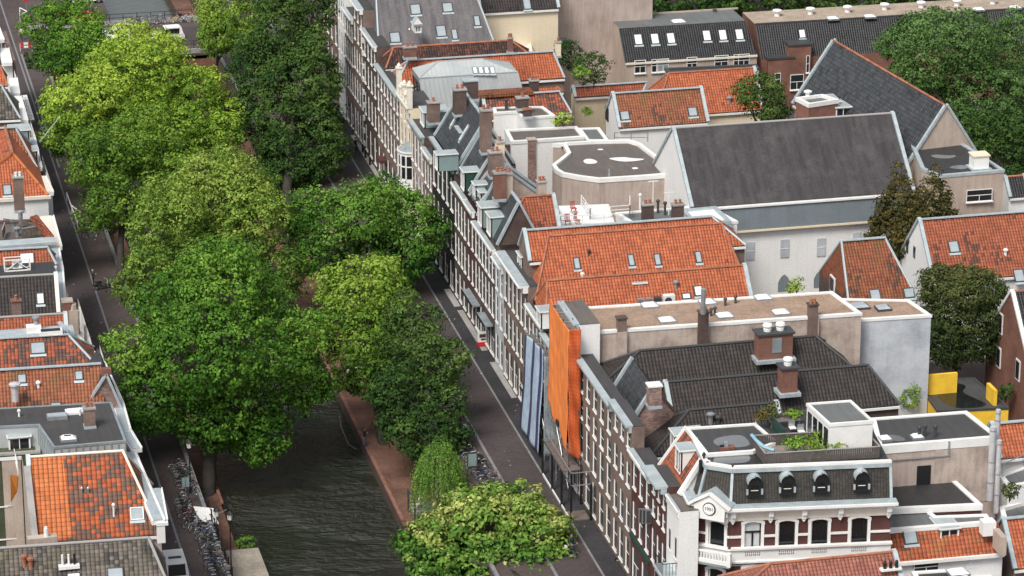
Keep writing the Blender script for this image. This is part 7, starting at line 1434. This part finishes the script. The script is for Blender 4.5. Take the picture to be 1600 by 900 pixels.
# white patterned awning, top left
B=thing('patterned_awning',(26,340,4),'white awning printed with grey scribble lines over the west street, upper left','awning'); P=[G(x,y,5.0) for x,y in ((24,150),(42,148),(54,187),(38,190))]; mb=MB(); mb.poly(P,M['white']); mb.poly([p-Vector((0,0,.25)) for p in P],M['white'])
for i in range(4): a,b=P[i],P[(i+1)%4]; mb.poly([a,b,b-Vector((0,0,.25)),a-Vector((0,0,.25))],M['teal'])
part('canvas',mb,B); mb=MB(); u=(P[3]-P[0]); v=(P[1]-P[0])
for i in range(9):
    a=P[0]+u*(.08+i*.1)+v*.15+Vector((0,0,.02)); pts=[a+v*(t*.65)+u*(.05*math.sin(t*9+i))for t in (0,.2,.4,.6,.8,1)]; mb.tube(pts,.03,M['steel'],4)
part('printed_scribble',mb,B)
# roof terrace furniture, railings, masts
def railing(name,label,pts,z,h=1.0,m='white',rails=3):
    P=[G(x,y,z) for x,y in pts]; B=thing(name,tuple(P[0]),label,'railing')
    for k in range(rails):
        mb=MB(); zz=Vector((0,0,h*(k+1)/rails))
        for a,b in zip(P,P[1:]): mb.bar(a+zz,b+zz,.06,.06,M[m])
        part('rail',mb,B)
    for a,b in zip(P,P[1:]):
        n=max(1,int((b-a).length/1.6))
        for i in range(n+1): q=a.lerp(b,i/n); mb=MB(); mb.bar(q,q+Vector((0,0,h)),.07,.07,M[m]); part('post',mb,B)
    return B
railing('terrace_railing','white railing around the roof terrace with red chairs',[(908,322),(922,343),(984,338),(984,323)],10.7,1.1)
railing('terrace_railing','low white railing in front of the red folding chairs',[(876,352),(944,350)],10.7,.9,rails=2)
railing('terrace_railing','thin dark railing on the cream house terrace, top',[(787,54),(826,58),(833,62)],9.7,1.0,'dark',2)
railing('terrace_railing','thin railing at the foot of the white gable house',[(960,222),(1012,222)],8.2,1.0,'steel',2)
railing('terrace_railing','glass and steel railing on the white terrace at the right edge',[(1566,744),(1600,728)],8.8,1.0,'steel',2)
railing('terrace_railing','white railing beside the orange cloth at the left edge',[(21,712),(28,742)],8.4,1.0,'white',3)
for i,(px,py,r_) in enumerate(((887,352,0),(902,351,.6),(896,332,.2))):
    B=thing('folding_chair',tuple(G(px,py,10.7)),['red folding chair at the left of the pair on the white roof terrace','red folding chair at the right of the pair on the white roof terrace','red folding chair against the back wall of the white roof terrace'][i],'chair','red folding chairs on the white roof terrace',rz=r_)
    mb=MB(); mb.box((0,0,.45),(.5,.5,.05),M['redc'] if 'redc' in M else M.setdefault('redc',plain('faded_red_wood',(.42,.08,.05),.7))); lpart('seat',mb,B); mb=MB(); 
    for k in range(4): mb.box((-.2+k*.13,.26,.75),(.07,.03,.5),M['redc'])
    mb.box((0,.26,1.0),(.5,.04,.08),M['redc']); lpart('backrest',mb,B)
    for s_ in (-1,1):
        for t in (-1,1): mb=MB(); mb.bar((s_*.22,t*.25,0),(s_*.22,-t*.2,.45),.04,.04,M['redc']); lpart('leg',mb,B)
mb=MB(); p=G(40,770,7.4); q=[G(15,745,8.0),G(28,742,8.0),G(25,760,6.4),G(20,790,5.0),G(13,800,5.0)]; 
mb=MB(); a,b,c2,d=G(16,742,8.4),G(28,745,8.4),G(26,768,6.6),G(17,785,5.6); mb.poly([a,b,c2,d],M['ochre'] if 'ochre' in M else M.setdefault('ochre',plain('orange_cloth',(.75,.28,.05),.8))); mb.poly([p_+Vector((.05,.05,0)) for p_ in (a,b,c2,d)],M['ochre']); solo('hanging_cloth',mb,'orange cloth hanging beside the grey plastered wall at the left edge','cloth')
# furniture on the green screened terrace
B=thing('garden_table',tuple(G(1225,665,14.5)),'low grey wooden table on the green screened roof terrace','table'); mb=MB(); mb.box((0,0,.5),(2.4,.8,.06),M['wood']); lpart('tabletop',mb,B)
for x in (-1.1,1.1):
    for y in (-.3,.3): mb=MB(); mb.box((x,y,.25),(.07,.07,.5),M['wood']); lpart('leg',mb,B)
for i,(px,py) in enumerate(((1238,676),(1252,682))):
    B=thing('garden_chair',tuple(G(px,py,14.5)),['pale garden chair beside the grey table on the green screened terrace','pale garden chair nearest the penthouse box'][i],'chair'); mb=MB(); mb.box((0,0,.4),(.5,.5,.06),M['white']); lpart('seat',mb,B); mb=MB(); mb.box((0,.25,.65),(.5,.05,.5),M['steel']); lpart('backrest',mb,B)
# french balcony and bay of the red house, small balcony
B=thing('street_balcony',(61.8,222.6,6.8),'zinc covered white bay with a small black iron balcony on the reddish street fronts','balcony')
p=VP(1037,800,(62.0,0,0),math.pi/2); b0_=p.y; mb=MB(); mb.box((62.3,b0_,4.2),(1.2,2.3,4.2),M['white']); part('bay_wall',mb,B)
for z in (3.1,5.2):
    mb=MB(); mb.box((62.3,b0_-1.17,z),(.95,.06,1.6),M['glass']); mb.box((61.68,b0_,z),(.06,1.8,1.6),M['glass']); part('window',mb,B)
mb=MB(); mb.box((62.25,b0_,6.36),(1.4,2.5,.14),M['lead']); part('bay_roof',mb,B); mb=MB()
for k in range(9): mb.bar((61.7,b0_-1.1+k*.27,6.4),(61.7,b0_-1.1+k*.27,7.4),.03,.03,M['black'])
for k in range(5): mb.bar((61.7+k*.25,b0_-1.1,6.4),(61.7+k*.25,b0_-1.1,7.4),.03,.03,M['black'])
mb.bar((61.7,b0_-1.15,7.4),(61.7,b0_+1.15,7.4),.05,.05,M['black']); mb.bar((61.7,b0_-1.1,7.4),(62.8,b0_-1.1,7.4),.05,.05,M['black']); part('iron_railing',mb,B)
for z,bb in ((6.9,226.6),(6.5,227.6),(6.1,228.6)):
    mb=MB(); mb.box((A0-.3,bb,z+1.2),(.45,.1,1.2),M['steel']); mb.box((A0-.3,bb-.07,z+1.2),(.33,.04,1.0),M['dark']); solo('open_shutter',mb,'white and black window panel standing out from the dark red street front','shutter','panels on the dark red street front',at=(A0,bb,z))
# steps down to the east wharf
B=thing('wharf_steps',(50.6,255.5,-3.3),'dark stone steps with wooden rails on the east wharf below the willow','steps')
for k in range(5): mb=MB(); mb.box((51.0,254.6+k*.38,-3.3+(k+1)*.17),(2.1,.40,.34*(1)),M['stone']); part('step',mb,B)
for x in (49.9,):
    for y in (254.2,257.0): mb=MB(); mb.box((x,y,-2.3),(.14,.14,2.0),M['dark']); part('post',mb,B)
    mb=MB(); mb.bar((x,254.2,-1.35),(x,257.0,-1.3),.12,.12,M['dark']); part('rail',mb,B)
B=thing('wharf_bench',tuple(G(553,583,-3.3)),'white slatted folding bench in the shade on the east wharf','bench',rz=.5); mb=MB()
for k in range(3): mb.box((0,k*.12,.45),(1.3,.09,.04),M['white'])
lpart('seat',mb,B); mb=MB(); mb.box((0,.36,.8),(1.3,.04,.12),M['white']); mb.box((0,.38,.62),(1.3,.04,.08),M['white']); lpart('backrest',mb,B)
for x in (-.55,.55): mb=MB(); mb.box((x,.12,.22),(.06,.4,.44),M['white']); lpart('leg',mb,B)
mb=MB(); pts=[G(531,650,-3.6),G(533,668,-4.0),G(545,695,-4.0),G(556,702,-3.6)]; mb.tube(pts,.06,M['wood'],6); solo('mooring_hose',mb,'dark hose looping over the east quay edge into the water','hose')
mb=MB(); p=G(662,778,-1.4); 
for k in range(3): mb.bar(G(650+k*3,790-k*9,-2.2),G(657+k*3,786-k*9,-2.0),.35,.12,M['white'])
solo('white_boards',mb,'small stack of white boards leaning beside the willow','boards')
# ---------------------------------------------------------------- scaffold with its sheets
SA=61.75; SC=thing('scaffold',(SA,256,0),'steel tube scaffold in front of the two plastered houses on the east street','scaffold')
for b,z in ((248.7,15.3),(250.9,15.3),(253.1,15.3),(255.2,15.3),(257.4,10),(259.6,10),(261.8,10),(264.2,9.5)):
    for a in (SA,A0-.25):
        mb=MB(); mb.tube([(a,b,0),(a,b,z)],.045,M['steel'] if b>253 else M['dark'],6); part('pole',mb,SC)
for z in (2.9,5.0,7.0,9.0,11.0,13.0,15.0):
    b1=264.2 if z<9.5 else 255.2
    for a in (SA,A0-.25): mb=MB(); mb.tube([(a,248.7,z),(a,b1,z)],.035,M['steel'],5); part('ledger',mb,SC)
    for b in (248.7,250.9,253.1,255.2)+((257.4,259.6,261.8,264.2) if z<9.5 else ()): mb=MB(); mb.tube([(SA,b,z),(A0-.25,b,z)],.03,M['steel'],5); part('transom',mb,SC)
    mb=MB(); mb.box(((SA+A0-.25)/2,(248.7+b1)/2,z-.08),(.6,b1-248.7,.06),M['wood' if z>3 else 'steel']); part('platform',mb,SC)
for (b,z) in ((257.4,3),(259.6,5),(261.8,3),(257.4,7),(250.9,3),(248.7,1)): mb=MB(); mb.tube([(SA,b,z),(SA,b+2.2,z+2)],.03,M['steel'],5); part('brace',mb,SC)
HB=thing('scaffold_hoarding',(60.9,248.8,0),'black framed protective deck on posts in front of the orange scaffold sheet','hoarding')
Pn=[VP(853,690,(60.95,0,0),math.pi/2),VP(905,790-34,(60.95,0,0),math.pi/2)]
bN,bF=244.6,254.6
for i,b in enumerate((244.6,247.9,251.2,254.6)):
    for a in (60.95,62.6): mb=MB(); mb.box((a,b,1.6),(.16,.16,3.2),M['black']); part('post',mb,HB)
for a in (60.95,62.6):
    for z in (3.2,4.3): mb=MB(); mb.bar((a,bN,z),(a,bF,z),.07,.07,M['steel'] if z>4 else M['dark']); part('rail',mb,HB)
for b in (244.6,254.6):
    for z in (3.2,4.3): mb=MB(); mb.bar((60.95,b,z),(62.6,b,z),.07,.07,M['steel']); part('rail',mb,HB)
mb=MB(); mb.box((61.8,251.3,3.05),(1.6,6.6,.08),M['wood']); part('deck',mb,HB); mb=MB(); mb.box((61.8,245.6,.06),(1.5,1.8,.10),M['wood']); part('floor_board',mb,HB); mb=MB(); mb.bar((60.95,bN,.12),(60.95,bF,.12),.1,.12,M['white']); part('kick_board',mb,HB)
def cloth(name,label,fn,nu,nv,m,cat='sheet',grid=None,sol=.01):
    mb=MB(); V=[[Vector(fn(i/nu,j/nv)) for j in range(nv+1)] for i in range(nu+1)]
    base=[(p.x,p.y,p.z) for r_ in V for p in r_]; mb.v=base; 
    for i in range(nu):
        for j in range(nv):
            k=i*(nv+1)+j; mb.f.append((k,k+nv+1,k+nv+2,k+1)); mb.m.append(mb.mi(m if not grid else grid(i/nu,j/nv))); mb.uv+=[(i/nu,j/nv),((i+1)/nu,j/nv),((i+1)/nu,(j+1)/nv),(i/nu,(j+1)/nv)]
    o=solo(name,mb,label,cat,smooth=True,at=mb.v[0]); md=o.modifiers.new('thickness','SOLIDIFY'); md.thickness=sol; return o
M['osheet']=plain('orange_sheet',(.80,.23,.06),.65,var=.12,sc=.8); M['dsheet']=plain('pale_blue_cloth',(.36,.46,.56),.8,var=.15); M['psheet']=plain('purple_cloth',(.05,.04,.13),.8)
nn_=NT('orange_mesh'); tr_=nn_.n('BsdfTransparent'); s_=nn_.n('SeparateXYZ',{0:nn_.uv}); gx=nn_.math('LESS_THAN',nn_.math('FRACT',nn_.math('MULTIPLY',s_.outputs[0],4)),.12); gy=nn_.math('LESS_THAN',nn_.math('FRACT',nn_.math('MULTIPLY',s_.outputs[1],34)),.15); nn_.col((.62,.12,.03)); nn_.set(rough=.7)
k_=nn_.math('MAXIMUM',nn_.math('MAXIMUM',gx,gy),.68); mx=nn_.n('MixShader',{0:k_,1:tr_.outputs[0],2:nn_.b.outputs[0]}); nn_.t.links.new(mx.outputs[0],nn_.t.nodes['Material Output'].inputs[0]); M['omesh']=nn_.m
def of(u,v):
    b=255.2-6.6*u; zt=15.2+.35*math.sin(u*3)*0+(.35 if u<.15 else 0)-.5*u*0; zb=6.4-2.2*u+.25*math.sin(u*14)+(.5 if .4<u<.6 else 0); z=zb+(zt-zb)*v
    return (SA-.1-.04*math.sin(u*7+v*3)-.012*math.sin(v*31+u*7)-.02*math.sin(u*33+v*9)-.10*(1-v)**2,b+.10*math.sin(v*17),z)
cloth('orange_sheet','bright orange tarpaulin hanging on the tall scaffold over the east street',of,30,50,M['osheet'])
def om(u,v): z=4.4+(15.2-4.4)*v; return (SA-.1+1.0*u+.03*math.sin(v*20),248.55-.08*math.sin(u*6+v*15)-.06*math.sin(v*31),z-.8*u*(1-v))
cloth('orange_debris_net','darker orange debris net on the near end of the tall scaffold',om,8,50,M['omesh'])
def sf(u,v):
    b=264.0-6.6*u; z=.5+(9.2+.9*u-.5)*v; return (SA-.12-.35*(1-v)**1.5-.05*math.sin(u*12)-.03*math.sin(v*9+u*5),b+.5*(1-v)*1,z)
cloth('striped_cloth','pale blue cloth with dark purple stripes hanging over the lower scaffold',sf,26,30,M['dsheet'],grid=lambda u,v: M['psheet'] if (u<.08 or .36<u<.52 or .78<u<.9) else M['dsheet'])
nn_=NT('grey_mesh'); tr_=nn_.n('BsdfTransparent'); nn_.col((.35,.40,.43)); k_=nn_.ramp(nn_.noise(nn_.uv,6,4,.7),.35,.6,.25,.75); mx=nn_.n('MixShader',{0:k_,1:tr_.outputs[0],2:nn_.b.outputs[0]}); nn_.t.links.new(mx.outputs[0],nn_.t.nodes['Material Output'].inputs[0]); M['gmesh']=nn_.m
cloth('grey_debris_net','torn grey debris net between the striped cloth and the orange sheet',lambda u,v:(SA-.08+.9*u,257.2+.1*math.sin(v*9),.6+9.0*v),6,20,M['gmesh'])
